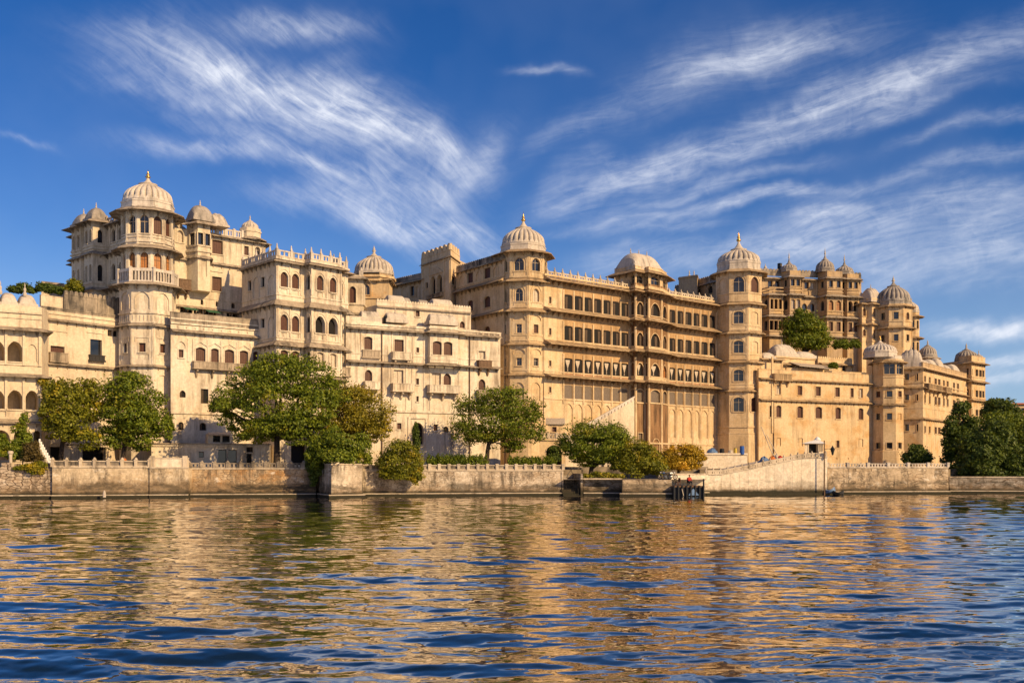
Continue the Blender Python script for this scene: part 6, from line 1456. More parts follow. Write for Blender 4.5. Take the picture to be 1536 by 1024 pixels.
    p = [P2(1207, Y - 1), P2(1235, Y - .6), P2(1235, Y + 2), P2(1207, Y + 2)]; zt = Z_(665, Y); fs = b.shell(p, zb - .3, zt, (0, 1)); b.row(fs[0], [(1213.5, 1227)], 1220, 666.5, 679, 'h', 0); b.row(fs[0], [(1228.5, 1231), (1232, 1234)], 1220, 667, 677, 'p', 0, False)
    mb = MB(); C = [(v.x, v.y, zt) for v in offset_poly(p, .35, True)]; m = sum((Vector(v) for v in C), Vector()) / 4; ap = (m.x + .5, m.y, zt + .62)
    for i in range(4): mb.add([C[i], C[(i + 1) % 4], ap], [(0, 1, 2)])
    mb.poly(C); mb.lathe((ap[0], ap[1], ap[2] - .12), [(.5, 0), (.42, .15), (.2, .4), (.03, .5)], 10); b.part('canopy', mb, 'white_paint'); b.finish()
    # flight with white balusters at the far left
    b = Bld('garden_stair', 'short flight with white balusters beside the leftmost arcade', 'stair', (*P2(70, 121), GZ), 'white_stucco'); f = Face(P2(56, 120.5), P2(77, 121), 0, 1)
    for i in range(9): f.box(b.wall, .02, f.L * (1 - i / 10), GZ, GZ + .32 * (i + 1), -1.6 - .02 * i, -.4)
    for i in range(8):
        pm = MB(); u = f.L * (.12 + .11 * i); z = GZ + .32 * (9 - i * 1.05); pm.lathe((*f.pt(u, z, -.5)[:2], z - .1), [(.09, 0), (.13, .15), (.07, .4), (.11, .7), (.12, .95), (.1, 1.05)], 8); b.part('baluster', pm, 'white_paint')
    b.finish()
    mb = MB(); q = P2(16, 119.6); o = thing('column', 'pale carved stone column standing among the bushes below the arcades', 'column', (q.x, q.y, GZ)); mb.lathe((0, 0, 0), [(.28, 0), (.3, .2), (.2, .35), (.18, 1.2), (.2, 1.9), (.3, 2.05), (.32, 2.25), (.2, 2.35)], 12); link('shaft', mb.mesh('shaft', 'white_stucco'), o)
waterside_house()
# ================================================================ trees
def crown_mesh(blobs, mat, n, size, seed, name='crown', core=.55, lump=.42, flat=0.0):
    """many small leaf faces in clumps spread through a set of ellipsoids (x, y, z, rx, ry, rz)"""
    rng = np.random.default_rng(seed); B = np.array(blobs, float)
    vol = (B[:, 3] * B[:, 4] * B[:, 5]) ** .6; sub = []
    for bl, w in zip(B, vol / vol.sum()):
        k = max(7, int(60 * w * len(B) ** .3 + 8))
        d = rng.normal(size=(k, 3)); d[:, 2] = d[:, 2] * .95 + .12; d /= np.linalg.norm(d, axis=1)[:, None]
        rad = rng.uniform(core, 1.0, k)[:, None]; c = bl[:3] + d * bl[3:6] * rad * (1 - lump * .55)
        for q, dd in zip(c, d): sub.append((*q, *(bl[3:6] * lump * rng.uniform(.6, 1.25)), *dd, w / k))
    S_ = np.array(sub); p = S_[:, 9] / S_[:, 9].sum(); pick = rng.choice(len(S_), n, p=p); s = S_[pick]
    d = rng.normal(size=(n, 3)); d /= np.linalg.norm(d, axis=1)[:, None]; d[:, 2] = np.where(d[:, 2] < -.3, d[:, 2] * .5, d[:, 2])
    r = rng.uniform(.25, 1, n)[:, None] ** .5
    stray = rng.random(n) < .05; r[stray] *= 1.35
    pos = s[:, :3] + d * s[:, 3:6] * r
    nrm = d * .7 + s[:, 6:9] * .35 + rng.normal(size=(n, 3)) * .65 + np.array([0, 0, .25]); nrm /= np.linalg.norm(nrm, axis=1)[:, None]
    t = np.cross(nrm, rng.normal(size=(n, 3))); t /= np.linalg.norm(t, axis=1)[:, None]; bt = np.cross(nrm, t)
    L = size * rng.uniform(.6, 1.35, n)[:, None]; Wd = L * rng.uniform(.45, .65, n)[:, None]
    v = np.stack([pos - t * L, pos + bt * Wd - nrm * L * .12, pos + t * L, pos - bt * Wd - nrm * L * .12], 1).reshape(-1, 3)
    f = np.arange(4 * n).reshape(n, 4)
    return np_mesh(name, v, f, mat), S_
def plant(name, label, cat, base, blobs_px, Y, mat, n, size=.2, trunk=None, seed=1, group=None, zb=None, thick=.3, fork=.4, squash=.85, core=.55, lump=.42):
    """blobs_px: (px, py, half width px, half height px, depth offset m); trunk: px of the foot"""
    zb = GZ if zb is None else zb; bl = []
    for (px, py, hw, hh, *dy) in blobs_px:
        hw, hh = hw * 1.2, hh * 1.24
        y = Y + (dy[0] if dy else 0); m = y / F_PX; bl.append((X_(px, y), y, Z_(py, y), hw * m, hw * m * squash, hh * m))
    bx = X_(base, Y); o = thing(name, label, cat, (bx, Y, zb), group)
    rel = [(x - bx, y - Y, z - zb, a, b, c) for x, y, z, a, b, c in bl]
    me, sub = crown_mesh(rel, mat, int(n * 1.8), size * .90, seed, 'crown' if trunk else 'foliage', core, lump)
    link('crown' if trunk else 'foliage', me, o)
    if trunk:
        rng = random.Random(seed); mb = MB(); cx = sum(b[0] * b[3] for b in rel) / sum(b[3] for b in rel); top = max(b[2] for b in rel); low = min(b[2] - b[5] for b in rel)
        fk = max(.8, low + (top - low) * fork * .6); lean = cx * .25
        P = [(0, 0, -.3), (lean * .1, 0, .25), (lean * .4, .05, fk * .55), (lean, 0, fk)]
        mb.tube(P, [thick * 1.5, thick * 1.1, thick * .92, thick * .85], 10)
        tg = list(rel); rng.shuffle(tg); tg += [tuple(s[:6]) for s in sub[::max(1, len(sub) // 14)]]
        for i, b in enumerate(tg[:16]):
            e = Vector(b[:3]); s = Vector((lean, 0, fk * rng.uniform(.8, 1.0))); m = s.lerp(e, .5) + Vector((rng.uniform(-.3, .3), rng.uniform(-.3, .3), rng.uniform(-.1, .5)))
            r0 = thick * (.62 if i < len(rel) else .36); mb.tube([s - Vector((0, 0, .1)), s.lerp(m, .5) + Vector((0, 0, .15)), m, m.lerp(e, .6), e], [r0, r0 * .8, r0 * .6, r0 * .38, r0 * .15], 7)
        link('trunk', mb.mesh('trunk', 'bark', smooth=True), o)
    return o
plant('broadleaf_tree', 'green and yellow tree beside the arcaded wing, left of a darker green tree', 'tree', 90, [(100, 600, 30, 26), (78, 590, 22, 24, 1), (125, 590, 24, 24), (70, 625, 16, 22, -1), (112, 632, 30, 26, -1.5), (95, 652, 26, 18, -1), (128, 655, 22, 18, -1.5), (140, 615, 18, 22, .5)], 127, 'leaf_mixed', 9000, .20, True, 3, thick=.3, zb=GZ)
plant('broadleaf_tree', 'dark green tree in front of the foot of the tallest domed tower', 'tree', 184, [(210, 662, 24, 14), (178, 660, 22, 14), (195, 590, 38, 26), (165, 595, 24, 26, 1), (228, 610, 26, 26), (190, 620, 38, 26, -1), (240, 632, 22, 20), (215, 645, 30, 20, -1), (168, 640, 22, 24), (195, 566, 20, 9), (248, 645, 14, 14)], 128.5, 'leaf_green', 11000, .20, True, 4, thick=.33)
plant('broadleaf_tree', 'broadest tree, full green crown in front of the white bay-fronted block', 'tree', 415, [(380, 652, 26, 14, -1), (425, 640, 46, 17, -1.5), (455, 656, 32, 16, -1), (350, 632, 22, 14), (490, 640, 22, 16), (420, 560, 52, 30), (380, 570, 40, 28, 1), (465, 570, 42, 32, 1), (345, 595, 32, 26), (415, 605, 52, 34, -2), (475, 610, 36, 30, -1), (352, 615, 34, 18, -1), (440, 635, 44, 22, -1.5), (395, 640, 32, 16, -1), (415, 543, 34, 12), (500, 590, 22, 26, 1), (330, 610, 18, 14)], 129.5, 'leaf_green', 21000, .20, True, 5, thick=.42, fork=.3)
plant('broadleaf_tree', 'olive-brown tree to the right of the broadest tree, behind the stone pier', 'tree', 512, [(495, 640, 24, 26), (530, 605, 40, 26), (555, 620, 34, 28), (515, 630, 34, 26, -1), (572, 638, 20, 24), (545, 648, 36, 18), (500, 600, 24, 22, 1), (525, 590, 22, 14)], 139, 'leaf_olive', 10500, .19, True, 6, thick=.35)
plant('bush', 'dense rounded green bush growing on top of the stone pier', 'bush', 515, [(510, 665, 38, 20), (535, 672, 20, 20), (485, 678, 24, 18), (512, 683, 36, 14, -.8), (475, 690, 16, 14, -.5), (545, 688, 12, 12, -.4)], 121.3, 'leaf_green', 9000, .17, False, 7, zb=zq(697, 119), lump=.36)
plant('climbing_plant', 'dark creeper hanging down the shaded side of the stone pier', 'creeper', 468, [(466, 690, 9, 20), (470, 712, 7, 18, -.5), (478, 700, 7, 16, -1.5)], 122.9, 'leaf_dark', 2600, .15, False, 8, zb=1.0)
plant('bush', 'loose green bush spilling over the brick quay, right of the stone pier', 'bush', 602, [(602, 680, 28, 18, .2), (585, 695, 20, 16, -.3), (622, 698, 18, 18, -.3), (605, 710, 22, 14, -.6), (625, 718, 12, 10, -.6), (580, 710, 14, 8, -.5), (605, 668, 14, 8, .4)], 123.6, 'leaf_mixed', 7500, .15, False, 9, zb=2.3)
plant('cypress', 'slim pointed evergreen in front of the arched door', 'tree', 626, [(625, 684, 6, 10), (625, 668, 6.5, 14), (624, 652, 5.5, 12), (624, 641, 3.5, 8)], 139, 'leaf_dark', 2200, .14, True, 10, thick=.1, core=.2)
plant('broadleaf_tree', 'spreading tree with open lacy crown, in front of the tower with glazed top storey', 'tree', 729, [(805, 650, 16, 18), (700, 655, 22, 14), (770, 668, 26, 12), (740, 605, 40, 24), (710, 615, 34, 26, 1), (775, 612, 34, 28), (795, 630, 24, 26), (755, 635, 44, 24, -1), (705, 640, 28, 22), (780, 655, 34, 18), (730, 655, 34, 14, -1), (760, 590, 30, 12), (805, 615, 14, 18)], 149, 'leaf_green', 10500, .19, True, 12, thick=.36, fork=.5, core=.35)
plant('umbrella_tree', 'dense umbrella-shaped tree above the low quay, left of two smaller trees', 'tree', 886, [(890, 652, 44, 19), (860, 664, 24, 18), (920, 662, 26, 20), (890, 668, 44, 22, -1), (865, 684, 24, 12, -.5), (915, 682, 28, 18), (890, 690, 30, 10), (937, 672, 10, 14)], 133, 'leaf_green', 13500, .17, True, 13, zb=2.15, thick=.34, fork=.2, lump=.36)
plant('broadleaf_tree', 'rounded green tree between the umbrella-shaped tree and the yellowing tree', 'tree', 957, [(955, 680, 30, 18), (975, 692, 24, 18), (940, 690, 20, 18), (965, 702, 28, 14, -.8), (985, 700, 16, 12), (925, 698, 14, 14)], 131.5, 'leaf_mixed', 9000, .17, True, 14, zb=2.15, thick=.24, fork=.2)
plant('broadleaf_tree', 'yellowing autumn tree beside the foot of the ramp', 'tree', 1017, [(1025, 682, 26, 15), (1005, 688, 16, 14), (1042, 690, 16, 14), (1022, 696, 28, 10, -.6), (1000, 696, 10, 8)], 134.5, 'leaf_yellow', 7500, .17, True, 15, zb=2.15, thick=.22, fork=.2)
plant('broadleaf_tree', 'bright green tree on the hillside below the old weathered palace', 'tree', 1205, [(1205, 490, 30, 18), (1188, 498, 16, 18), (1222, 502, 20, 18), (1203, 475, 16, 14), (1208, 512, 32, 14, -1), (1235, 512, 12, 12)], 212, 'leaf_green', 8500, .26, True, 16, zb=17, thick=.45)
for (px, py, hw, hh, lab, sd) in ((1262, 516, 12, 7, 'small green bush on the hillside, right of the hillside tree', 61), (1282, 516, 8, 6, 'smaller green bush on the hillside beside the narrow ochre block', 62), (1250, 548, 6, 4, 'low shrub on the roof of the broad ochre block', 63)):
    plant('bush', lab, 'bush', px, [(px, py, hw, hh), (px - hw * .6, py + 2, hw * .6, hh * .8), (px + hw * .6, py + 2, hw * .6, hh * .8)], 211 if py < 540 else 199, 'leaf_green', 1600, .2, False, sd, zb=Z_(py + hh, 211 if py < 540 else 199))
plant('palm_bush', 'dark bushy shrub at the foot of the tower with the white dome', 'bush', 1376, [(1376, 684, 20, 12), (1364, 688, 12, 10), (1390, 688, 11, 9), (1376, 675, 12, 9)], 150, 'leaf_dark', 4000, .2, False, 17)
# right-hand grove
plant('broadleaf_tree', 'tall loose tree nearest the receding wing, left edge of the right-hand grove', 'tree', 1436, [(1440, 618, 12, 18), (1432, 645, 18, 22), (1452, 640, 18, 20), (1425, 670, 12, 18), (1445, 668, 24, 22), (1430, 695, 16, 14), (1458, 662, 18, 22), (1448, 610, 8, 8)], 150, 'leaf_dark', 9500, .23, True, 18, thick=.3)
plant('broadleaf_tree', 'massive dark round tree leaning over the low quay, centre of the right-hand grove', 'tree', 1462, [(1490, 660, 34, 26), (1470, 680, 34, 28, -1), (1510, 690, 30, 30), (1485, 700, 38, 24, -2), (1455, 700, 22, 22), (1520, 715, 18, 22, -1), (1500, 722, 26, 14, -2)], 143, 'leaf_dark', 16000, .23, True, 19, thick=.45)
plant('broadleaf_tree', 'olive tinged tree behind the dark round tree in the right-hand grove', 'tree', 1510, [(1500, 635, 30, 18), (1525, 640, 28, 20), (1550, 645, 30, 24), (1540, 670, 34, 28), (1500, 655, 30, 18)], 158, 'leaf_green', 8500, .25, True, 20, thick=.4)
plant('broadleaf_tree', 'dark tree with flat layered top, farthest back in the right-hand grove', 'tree', 1500, [(1498, 608, 20, 10), (1515, 615, 16, 9), (1482, 617, 10, 10), (1505, 625, 26, 12)], 185, 'leaf_dark', 5000, .28, True, 21, thick=.4)
plant('broadleaf_tree', 'low tree drooping to the water at the right end of the grove', 'tree', 1535, [(1530, 705, 22, 20), (1550, 700, 24, 26), (1535, 722, 22, 12, -1), (1515, 725, 12, 8, -1), (1570, 690, 26, 30)], 139.5, 'leaf_dark', 8000, .22, True, 22, thick=.35)
plant('broadleaf_tree', 'tall dark tree behind the low drooping tree at the end of the grove', 'tree', 1580, [(1560, 660, 26, 26), (1590, 655, 30, 34), (1575, 690, 34, 26), (1610, 690, 26, 30)], 150, 'leaf_dark', 8000, .25, True, 23, thick=.4)
# left garden
for (px, Y, bl, lab, mt, sd, n) in (
    (34, 121.5, [(36, 628, 7, 8), (30, 645, 10, 10), (38, 660, 10, 12), (28, 668, 8, 10)], 'slender sapling in front of the lower arcade', 'leaf_green', 31, 2600),
    (4, 121, [(0, 660, 10, 12), (8, 668, 9, 10), (-4, 676, 12, 10), (10, 682, 8, 6)], 'dark green bush at the left edge of the arcade garden', 'leaf_green', 32, 2600),
    (48, 120.4, [(46, 675, 12, 10), (54, 685, 10, 8), (42, 686, 10, 8), (52, 668, 7, 7)], 'dry brownish bush at the top of the rubble quay', 'leaf_dry', 33, 3000),
    (50, 117.2, [(44, 700, 13, 5), (55, 705, 12, 7), (60, 698, 9, 6), (32, 702, 10, 4)], 'trailing green shrub hanging over the rubble quay', 'leaf_mixed', 34, 2400),
    (24, 121.3, [(24, 672, 9, 12), (20, 684, 9, 8)], 'leafy bush inside the second lower arch', 'leaf_green', 35, 1800)):
    plant('bush' if 'sapling' not in lab else 'sapling', lab, 'bush' if 'sapling' not in lab else 'tree', px, bl, Y, mt, n, .15, 'sapling' in lab, sd, thick=.07, zb=GZ if Y > 118 else 3.0)
for (px, bl, lab, sd) in ((30, [(24, 434, 12, 6), (36, 432, 10, 7), (46, 436, 9, 5)], 'dark roof-terrace shrub above the arcaded wing, leftmost', 41), (78, [(62, 432, 8, 8), (75, 434, 10, 7), (90, 436, 10, 6)], 'dark roof-terrace shrub at the centre of the mildewed parapet', 42), (113, [(112, 428, 10, 9), (104, 434, 8, 7), (120, 434, 6, 6)], 'sunny yellow-green shrub at the corner of the tall weathered block', 43)):
    plant('bush', lab, 'bush', px, bl, 146, 'leaf_mixed' if sd == 43 else 'leaf_dark', 2400, .17, False, sd, zb=Z_(444, 146))
b = Bld('terrace_house', 'low flat pale roof structure among the roof-terrace shrubs', 'house', (*P2(78, 150), GZ), 'cream_stucco'); fs = b.shell([P2(62, 149), P2(96, 151), P2(96, 156), P2(62, 154)], Z0, Z_(425, 150), (0, 1)); b.eave([P2(62, 149), P2(96, 151)], Z_(426, 150), .5, .3, brk=False); b.finish()
# clipped hedges
def hedge(label, a, c, Y, y0, seed, dy=0.0):
    bl = []; m = Y / F_PX; k = int((c - a) / 4.5)
    for i in range(k): bl.append((a + (c - a) * (i + .5) / k, (y0 + 701) / 2, 4.2, (701 - y0) / 2 + 1.2, dy * (i % 2)))
    plant('hedge', label, 'hedge', (a + c) / 2, bl, Y, 'leaf_green', int((c - a) * 60), .12, False, seed, core=.6, lump=.5)
hedge('clipped garden hedge behind the brick quay, left of the lacy-crowned tree trunk', 641, 731, 129, 683.5, 51); hedge('shorter clipped hedge behind the brick quay, right of the lacy-crowned tree trunk', 763, 833, 130.5, 686, 52)
plant('climbing_plant', 'dark ivy filling the arch of the small lodge', 'creeper', 830, [(830, 676, 9, 8), (830, 688, 10, 8)], 150.3, 'leaf_dark', 1600, .16, False, 53)
plant('bush', 'dark low planting along the shaded quay under the umbrella-shaped tree', 'bush', 905, [(880, 714, 14, 4), (905, 713, 16, 5), (925, 714, 12, 4), (893, 711, 8, 4)], 129, 'leaf_mixed', 2600, .13, False, 54, zb=2.15)
# ================================================================ jetty, boats, people, small things
def grow(name, pts, edges, rad, mat, parent, sub=1):
    bm = bmesh.new(); L = bm.verts.layers.skin.verify(); vs = [bm.verts.new(p) for p in pts]
    for a, c in edges: bm.edges.new((vs[a], vs[c]))
    for i, v in enumerate(vs): v[L].radius = (rad[i], rad[i]); v[L].use_root = (i == 0)
    me = bpy.data.meshes.new(name); bm.to_mesh(me); bm.free(); me.materials.append(MATS[mat])
    o = link(name, me, parent); o.modifiers.new('skin', 'SKIN'); m = o.modifiers.new('sub', 'SUBSURF'); m.levels = m.render_levels = sub
    return o
def person(label, loc, rz, top, bottom, seated=False):
    o = thing('person', label, 'person', loc); o.rotation_euler = (0, 0, rz)
    if seated:
        hip = .50; P = [(0, 0, hip), (0, 0, .78), (0, .01, 1.0), (0, 0, 1.1), (0, -.02, 1.22), (0, -.02, 1.30)]
        leg = [((-.1, -.05, hip - .02), (-.13, -.43, .50), (-.14, -.45, .1), (-.14, -.6, .04)), ((.1, -.05, hip - .02), (.13, -.43, .50), (.14, -.42, .1), (.14, -.57, .04))]
        arm = [((-.19, 0, 1.0), (-.25, -.1, .74), (-.17, -.36, .60), (-.15, -.43, .58)), ((.19, 0, 1.0), (.26, -.08, .75), (.18, -.34, .60), (.15, -.42, .58))]
    else:
        hip = .9; P = [(0, 0, hip), (0, 0, 1.15), (0, .01, 1.38), (0, 0, 1.49), (0, -.02, 1.60), (0, -.02, 1.68)]
        leg = [((-.1, 0, hip - .04), (-.12, -.02, .5), (-.12, .02, .09), (-.13, -.14, .04)), ((.1, 0, hip - .04), (.12, 0, .5), (.12, .05, .09), (.13, -.1, .04))]
        arm = [((-.19, 0, 1.38), (-.26, .02, 1.12), (-.28, -.06, .9), (-.28, -.09, .8)), ((.19, 0, 1.38), (.25, .03, 1.12), (.22, -.16, 1.0), (.16, -.24, .98))]
    pts, ed, rd = list(P), [(i, i + 1) for i in range(5)], [.15, .13, .14, .055, .095, .075]
    for l in leg:
        n = len(pts); pts += l; ed += [(0, n), (n, n + 1), (n + 1, n + 2), (n + 2, n + 3)]; rd += [.09, .065, .045, .035]
    for a in arm:
        n = len(pts); pts += a; ed += [(2, n), (n, n + 1), (n + 1, n + 2), (n + 2, n + 3)]; rd += [.06, .045, .035, .03]
    body = grow('body', pts, ed, rd, 'skin', o)
    tp, te, tr = list(P[:3]), [(0, 1), (1, 2)], [.17, .155, .165]
    for a in arm:
        n = len(tp); tp += a[:3]; te += [(2, n), (n, n + 1), (n + 1, n + 2)]; tr += [.075, .062, .05]
    grow('shirt', tp, te, tr, top, o)
    bp, be, br = [P[0]], [], [.175]
    for l in leg:
        n = len(bp); bp += l[:3]; be += [(0, n), (n, n + 1), (n + 1, n + 2)]; br += [.105, .085, .07]
    grow('trousers', bp, be, br, bottom, o)
    mb = MB(); h = P[-1]; mb.lathe((h[0], h[1] + .012, h[2] - .06), [(.088, 0), (.098, .05), (.09, .10), (.05, .145), (.01, .155)], 12); link('hair', mb.mesh('hair', 'hair', smooth=True), o)
    return o
JZ = Z_(728, 125.2)
def jetty():
    o = thing('jetty', 'dark timber jetty on black piles at the foot of the ramp', 'jetty', (*P2(1033, 125), 0)); base = (*P2(1033, 125), 0)
    f = Face(P2(1009, 123.6), P2(1057, 123.9), 0, 1); mb = MB(); f.box(mb, 0, f.L, JZ - .16, JZ, -3.4, 0)
    link('deck', mb.mesh('deck', 'old_wood', base), o)
    mb = MB(); f.box(mb, .1, f.L - .1, -.8, JZ - .16, -3.2, -.12); link('hull', mb.mesh('hull', 'black_paint', base), o)
    for i in range(8):
        pm = MB(); u = .15 + (f.L - .3) * i / 7; pm.tube([f.pt(u, -1.4, .06), f.pt(u, JZ + (.9 if i == 7 else .02), .06)], [.11, .1], 8); link('pile', pm.mesh('pile', 'black_paint', base), o)
    pm = MB(); q = f.pt(1.2, JZ - .5, .1); pm.tube([f.pt(1.15, JZ - .35, .12), f.pt(1.35, .15, .18)], [.05, .04], 6); link('rope', pm.mesh('rope', 'pale_cloth', base), o)
    pm = MB(); a, c, d = f.pt(2.0, .2, .05), f.pt(3.4, .2, .05), f.pt(2.6, JZ - .3, .05); pm.add([a, c, d] + [(x, y - .05, z) for x, y, z in (a, c, d)], [(0, 1, 2), (3, 4, 5), (0, 1, 4, 3), (1, 2, 5, 4), (2, 0, 3, 5)]); link('fender_panel', pm.mesh('fender_panel', 'blue_tarp', base), o)
    return f
f = jetty()
def chair(label, q, rz, mat):
    o = thing('chair', label, 'chair', q); o.rotation_euler = (0, 0, rz)
    mb = MB(); mb.box(-.25, .25, -.25, .25, .42, .48); link('seat', mb.mesh('seat', mat), o); mb = MB(); mb.box(-.25, .25, .2, .26, .48, 1.0); link('backrest', mb.mesh('backrest', mat), o)
    for x, y in ((-.22, -.22), (.22, -.22), (-.22, .22), (.22, .22)):
        mb = MB(); mb.box(x - .03, x + .03, y - .03, y + .03, 0, .42); link('leg', mb.mesh('leg', mat), o)
chair('dark brown wooden chair on the jetty, turned towards the yellowing tree', f.pt(.95, JZ, -1.2), R(-70), 'shutter_wood')
chair('brown wooden chair on the jetty under the person in red', f.pt(2.45, JZ, -1.2), R(15), 'dark_frame')
person('person in a red shirt seated on a chair on the jetty', f.pt(2.45, JZ, -1.22), R(15), 'red_cloth', 'dark_cloth', True)
q = P2(186, 121.4); person('person in orange standing behind the stone posts, under the dark green tree', (q.x, q.y, GZ), R(20), 'orange_cloth', 'orange_cloth')
def motorcycle(label, px, Y, z, rz, mat):
    c = P2(px, Y); o = thing('motorcycle', label, 'motorcycle', (c.x, c.y, z)); o.rotation_euler = (0, 0, rz)
    for x in (-.62, .62):
        mb = MB(); n, m = 20, 6
        for i in range(n):
            for j in range(m):
                a, b_ = 2 * math.pi * i / n, 2 * math.pi * j / m; r = .29 + .055 * math.cos(b_); mb.v.append((x + r * math.cos(a), .05 * math.sin(b_), .34 + r * math.sin(a)))
        for i in range(n):
            for j in range(m): mb.f.append((i * m + j, ((i + 1) % n) * m + j, ((i + 1) % n) * m + (j + 1) % m, i * m + (j + 1) % m))
        w = link('wheel', mb.mesh('wheel', 'rubber'), o)
        rm = MB()
        for k in range(5): a = math.pi * k / 5; rm.tube([(x - .27 * math.cos(a), 0, .34 - .27 * math.sin(a)), (x + .27 * math.cos(a), 0, .34 + .27 * math.sin(a))], [.018, .018], 5)
        link('rim', rm.mesh('rim', 'steel'), w)
    mb = MB(); mb.tube([(-.62, 0, .34), (-.15, 0, .42), (.2, 0, .55), (.42, 0, .88), (.62, 0, .34)], [.04, .06, .06, .045, .04], 8); link('frame', mb.mesh('frame', 'black_paint'), o)
    mb = MB(); mb.tube([(-.12, 0, .78), (.08, 0, .84), (.32, 0, .82)], [.08, .14, .07], 10); link('fuel_tank', mb.mesh('fuel_tank', mat, smooth=True), o)
    mb = MB(); mb.tube([(-.75, 0, .84), (-.5, 0, .80), (-.1, 0, .78)], [.05, .12, .09], 8); link('seat', mb.mesh('seat', 'black_paint', smooth=True), o)
    mb = MB(); mb.tube([(-.15, 0, .34), (.0, 0, .36), (.2, 0, .40)], [.12, .17, .12], 8); link('engine', mb.mesh('engine', 'steel'), o)
    mb = MB(); mb.tube([(.33, -.34, 1.05), (.42, 0, .98), (.33, .34, 1.05)], [.025, .025, .025], 6); link('handlebar', mb.mesh('handlebar', 'steel'), o)
    mb = MB(); mb.lathe((.52, 0, .82), [(.03, 0), (.09, .03), (.1, .12), (.03, .16)], 10); link('headlight', mb.mesh('headlight', 'white_paint'), o)
motorcycle('parked motorcycle with white tank at the right end of the low quay', 1006, 126.6, 2.15, R(12), 'white_paint')
motorcycle('parked motorcycle with blue tank beside the white-tanked one', 997, 127.2, 2.15, R(168), 'blue_tarp')
def boat(label, px, Y, L, rz, mat, tilt=0.0, roll=0.0, z=0.0):
    c = P2(px, Y); o = thing('rowing_boat', label, 'boat', (c.x, c.y, z)); o.rotation_euler = (roll, tilt, rz)
    mb = MB(); n = 10; secs = []
    for i in range(n + 1):
        t = i / n; x = (t - .5) * L; w = .55 * math.sin(math.pi * min(1, .12 + t * .95)) ** .6 + .02; s = .35 + .3 * (2 * t - 1) ** 2
        secs.append([(x, -w, s), (x, -w * .8, .1), (x, 0, -.08 + .2 * (2 * t - 1) ** 4), (x, w * .8, .1), (x, w, s), (x, w * .85, s), (x, w * .65, .16), (x, 0, .05 + .2 * (2 * t - 1) ** 4), (x, -w * .65, .16), (x, -w * .85, s)])
    for s in secs: mb.v += s
    for i in range(n):
        for j in range(10): mb.f.append((i * 10 + j, (i + 1) * 10 + j, (i + 1) * 10 + (j + 1) % 10, i * 10 + (j + 1) % 10))
    for i in (0, n): mb.f.append(tuple(i * 10 + j for j in range(10)))
    link('hull', mb.mesh('hull', mat), o)
    for x in (-.25 * L, .1 * L): mb = MB(); mb.box(x - .1, x + .1, -.45, .45, .3, .34); link('thwart', mb.mesh('thwart', 'old_wood'), o)
boat('small blue rowing boat with raised bow at the corner of the ramp wall', 1247, 131.2, 1.3, R(-35), 'blue_tarp', R(-18), 0, .35)
boat('narrow black rowing boat moored beside the blue one', 1257, 131, 1.5, R(-10), 'black_paint', 0, 0, .05)
def lamp():
    c = P2(1236.5, 131.2); o = thing('lamp_post', 'tall pole with a black lantern on a side arm, by the ramp wall', 'lamp post', (c.x, c.y, 0)); zt = Z_(660, 131)
    mb = MB(); mb.tube([(0, 0, -1), (0, 0, zt)], [.10, .07], 8); link('pole', mb.mesh('pole', 'old_wood'), o)
    mb = MB(); za = Z_(674, 131); mb.tube([(0, 0, za), (.5, 0, za + .12), (.95, 0, za + .05)], [.04, .035, .03], 6); link('arm', mb.mesh('arm', 'iron'), o)
    mb = MB(); mb.lathe((1.1, 0, za - .75), [(.04, 0), (.14, .1), (.2, .45), (.3, .75), (.34, .82), (.2, 1.0), (.1, 1.15), (.02, 1.3)], 8); link('lantern', mb.mesh('lantern', 'black_paint'), o)
lamp()
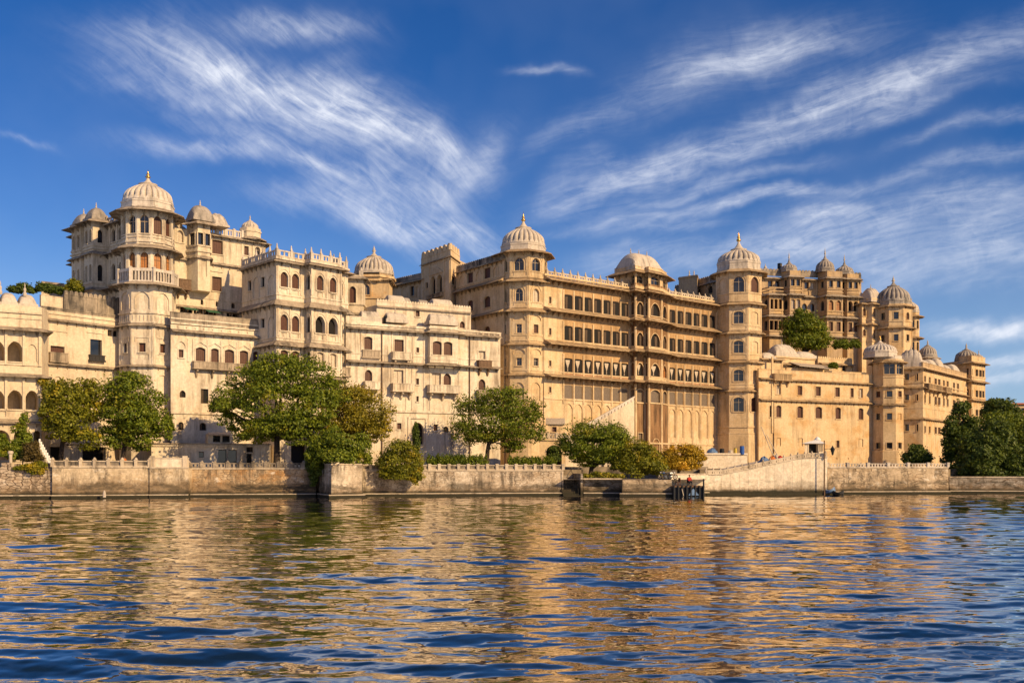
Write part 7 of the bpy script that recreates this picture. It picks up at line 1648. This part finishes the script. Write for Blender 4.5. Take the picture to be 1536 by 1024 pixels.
def small():
    q = P2(156.5, 116.9); o = thing('stone_marker', 'small white rounded stone marker at the waterline of the plastered quay', 'marker', (q.x, q.y, .2)); mb = MB(); mb.lathe((0, 0, 0), [(.17, 0), (.19, .2), (.17, .5), (.11, .72), (.02, .82)], 14); link('stone', mb.mesh('stone', 'dome_white', smooth=True), o)
    z, Y = PLAT
    def barrel(label, px, mat, h=1.1, r=.33, dy=0):
        c = P2(px, Y + .8 + dy); o = thing('barrel', label, 'barrel', (c.x, c.y, z)); mb = MB(); mb.lathe((0, 0, 0), [(r * .95, 0), (r, .05), (r, h * .32), (r * 1.05, h * .34), (r, h * .37), (r, h * .65), (r * 1.05, h * .67), (r, h * .7), (r, h * .95), (r * .92, h)], 16); link('drum', mb.mesh('drum', mat), o)
        mb = MB(); mb.lathe((0, 0, h), [(r * .9, 0), (r * .9, .04), (r * .3, .05)], 16); link('lid', mb.mesh('lid', 'black_paint'), o)
    barrel('bright blue barrel on the pale terrace beside the tower door', 1113, 'blue_paint', 1.35, .38); barrel('yellow drum on the pale terrace, left of the tower door', 1103, 'yellow_paint', 1.0, .25); barrel('black drum on the pale terrace beside the blue tarpaulin heap', 1083, 'black_paint', .9, .38)
    def heap(name, label, cat, px, YY, zz, w, h, mat, seed, d=None):
        c = P2(px, YY); o = thing(name, label, cat, (c.x, c.y, zz)); rng = random.Random(seed); mb = MB(); nu, nv = 14, 6
        for j in range(nv + 1):
            for i in range(nu):
                a = 2 * math.pi * i / nu; t = j / nv; r = (1 - t ** 1.6) ** .6 * rng.uniform(.85, 1.12) + .01; mb.v.append((w * r * math.cos(a), (d or w) * r * math.sin(a), h * t * rng.uniform(.9, 1.05)))
        for j in range(nv):
            for i in range(nu): mb.f.append((j * nu + i, j * nu + (i + 1) % nu, (j + 1) * nu + (i + 1) % nu, (j + 1) * nu + i))
        link('cover', mb.mesh('cover', mat), o)
        pm = MB(); pm.tube([(-w * .9, -(d or w) * .2, h * .25), (0, -(d or w) * .95, h * .3), (w * .9, -(d or w) * .2, h * .25)], [.03] * 3, 5); link('cord', pm.mesh('cord', 'pale_cloth'), o)
    heap('tarpaulin_heap', 'heap under a blue tarpaulin on the pale terrace', 'heap', 1068, Y + 1.2, z, 1.0, 1.1, 'blue_tarp', 3); heap('sack', 'pale bulging sack on the pale terrace, between drums', 'sack', 1096, Y + 1, z, .55, .8, 'pale_cloth', 5)
    zr = lambda px: float(np.interp(px, [1083, 1200], [Z_(711.5, 131), Z_(687.5, 132)]))
    heap('tarpaulin_heap', 'grey-blue tarpaulin heap partway up the ramp behind the sloping railing', 'heap', 1146, 134.5, zr(1146), .9, 1.35, 'blue_tarp', 8); heap('bundle', 'orange cloth bundle on the ramp beside the grey-blue tarpaulin', 'bundle', 1158, 134.5, zr(1158), .7, 1.2, 'orange_cloth', 9); heap('bundle', 'red cloth bundle on the ramp, nearer the kiosk', 'bundle', 1170, 134.5, zr(1170), .6, 1.0, 'red_cloth', 10); heap('bundle', 'pale cloth bundle on the ramp between the orange and red ones', 'bundle', 1164, 135.4, zr(1164), .6, 1.3, 'pale_cloth', 11)
    # bamboo poles leaning in a fan by the ramp
    for i, (a, c_) in enumerate(((1142, 640), (1150, 652))):
        p = P2(a, 137); q = P2(a + 24, 137.5); o = thing('bamboo_pole', ('long bamboo pole leaning over the ramp, upper of the two', 'shorter bamboo pole leaning over the ramp, lower of the two')[i], 'pole', (q.x, q.y, zr(1175))); mb = MB(); mb.tube([(p.x - q.x, p.y - q.y, Z_(c_, 137) - zr(1175)), ((p.x - q.x) * .4, 0, (Z_(c_, 137) - zr(1175)) * .35), (0, 0, .1)], [.05, .06, .06], 6); link('cane', mb.mesh('cane', 'pale_cloth'), o)
small()
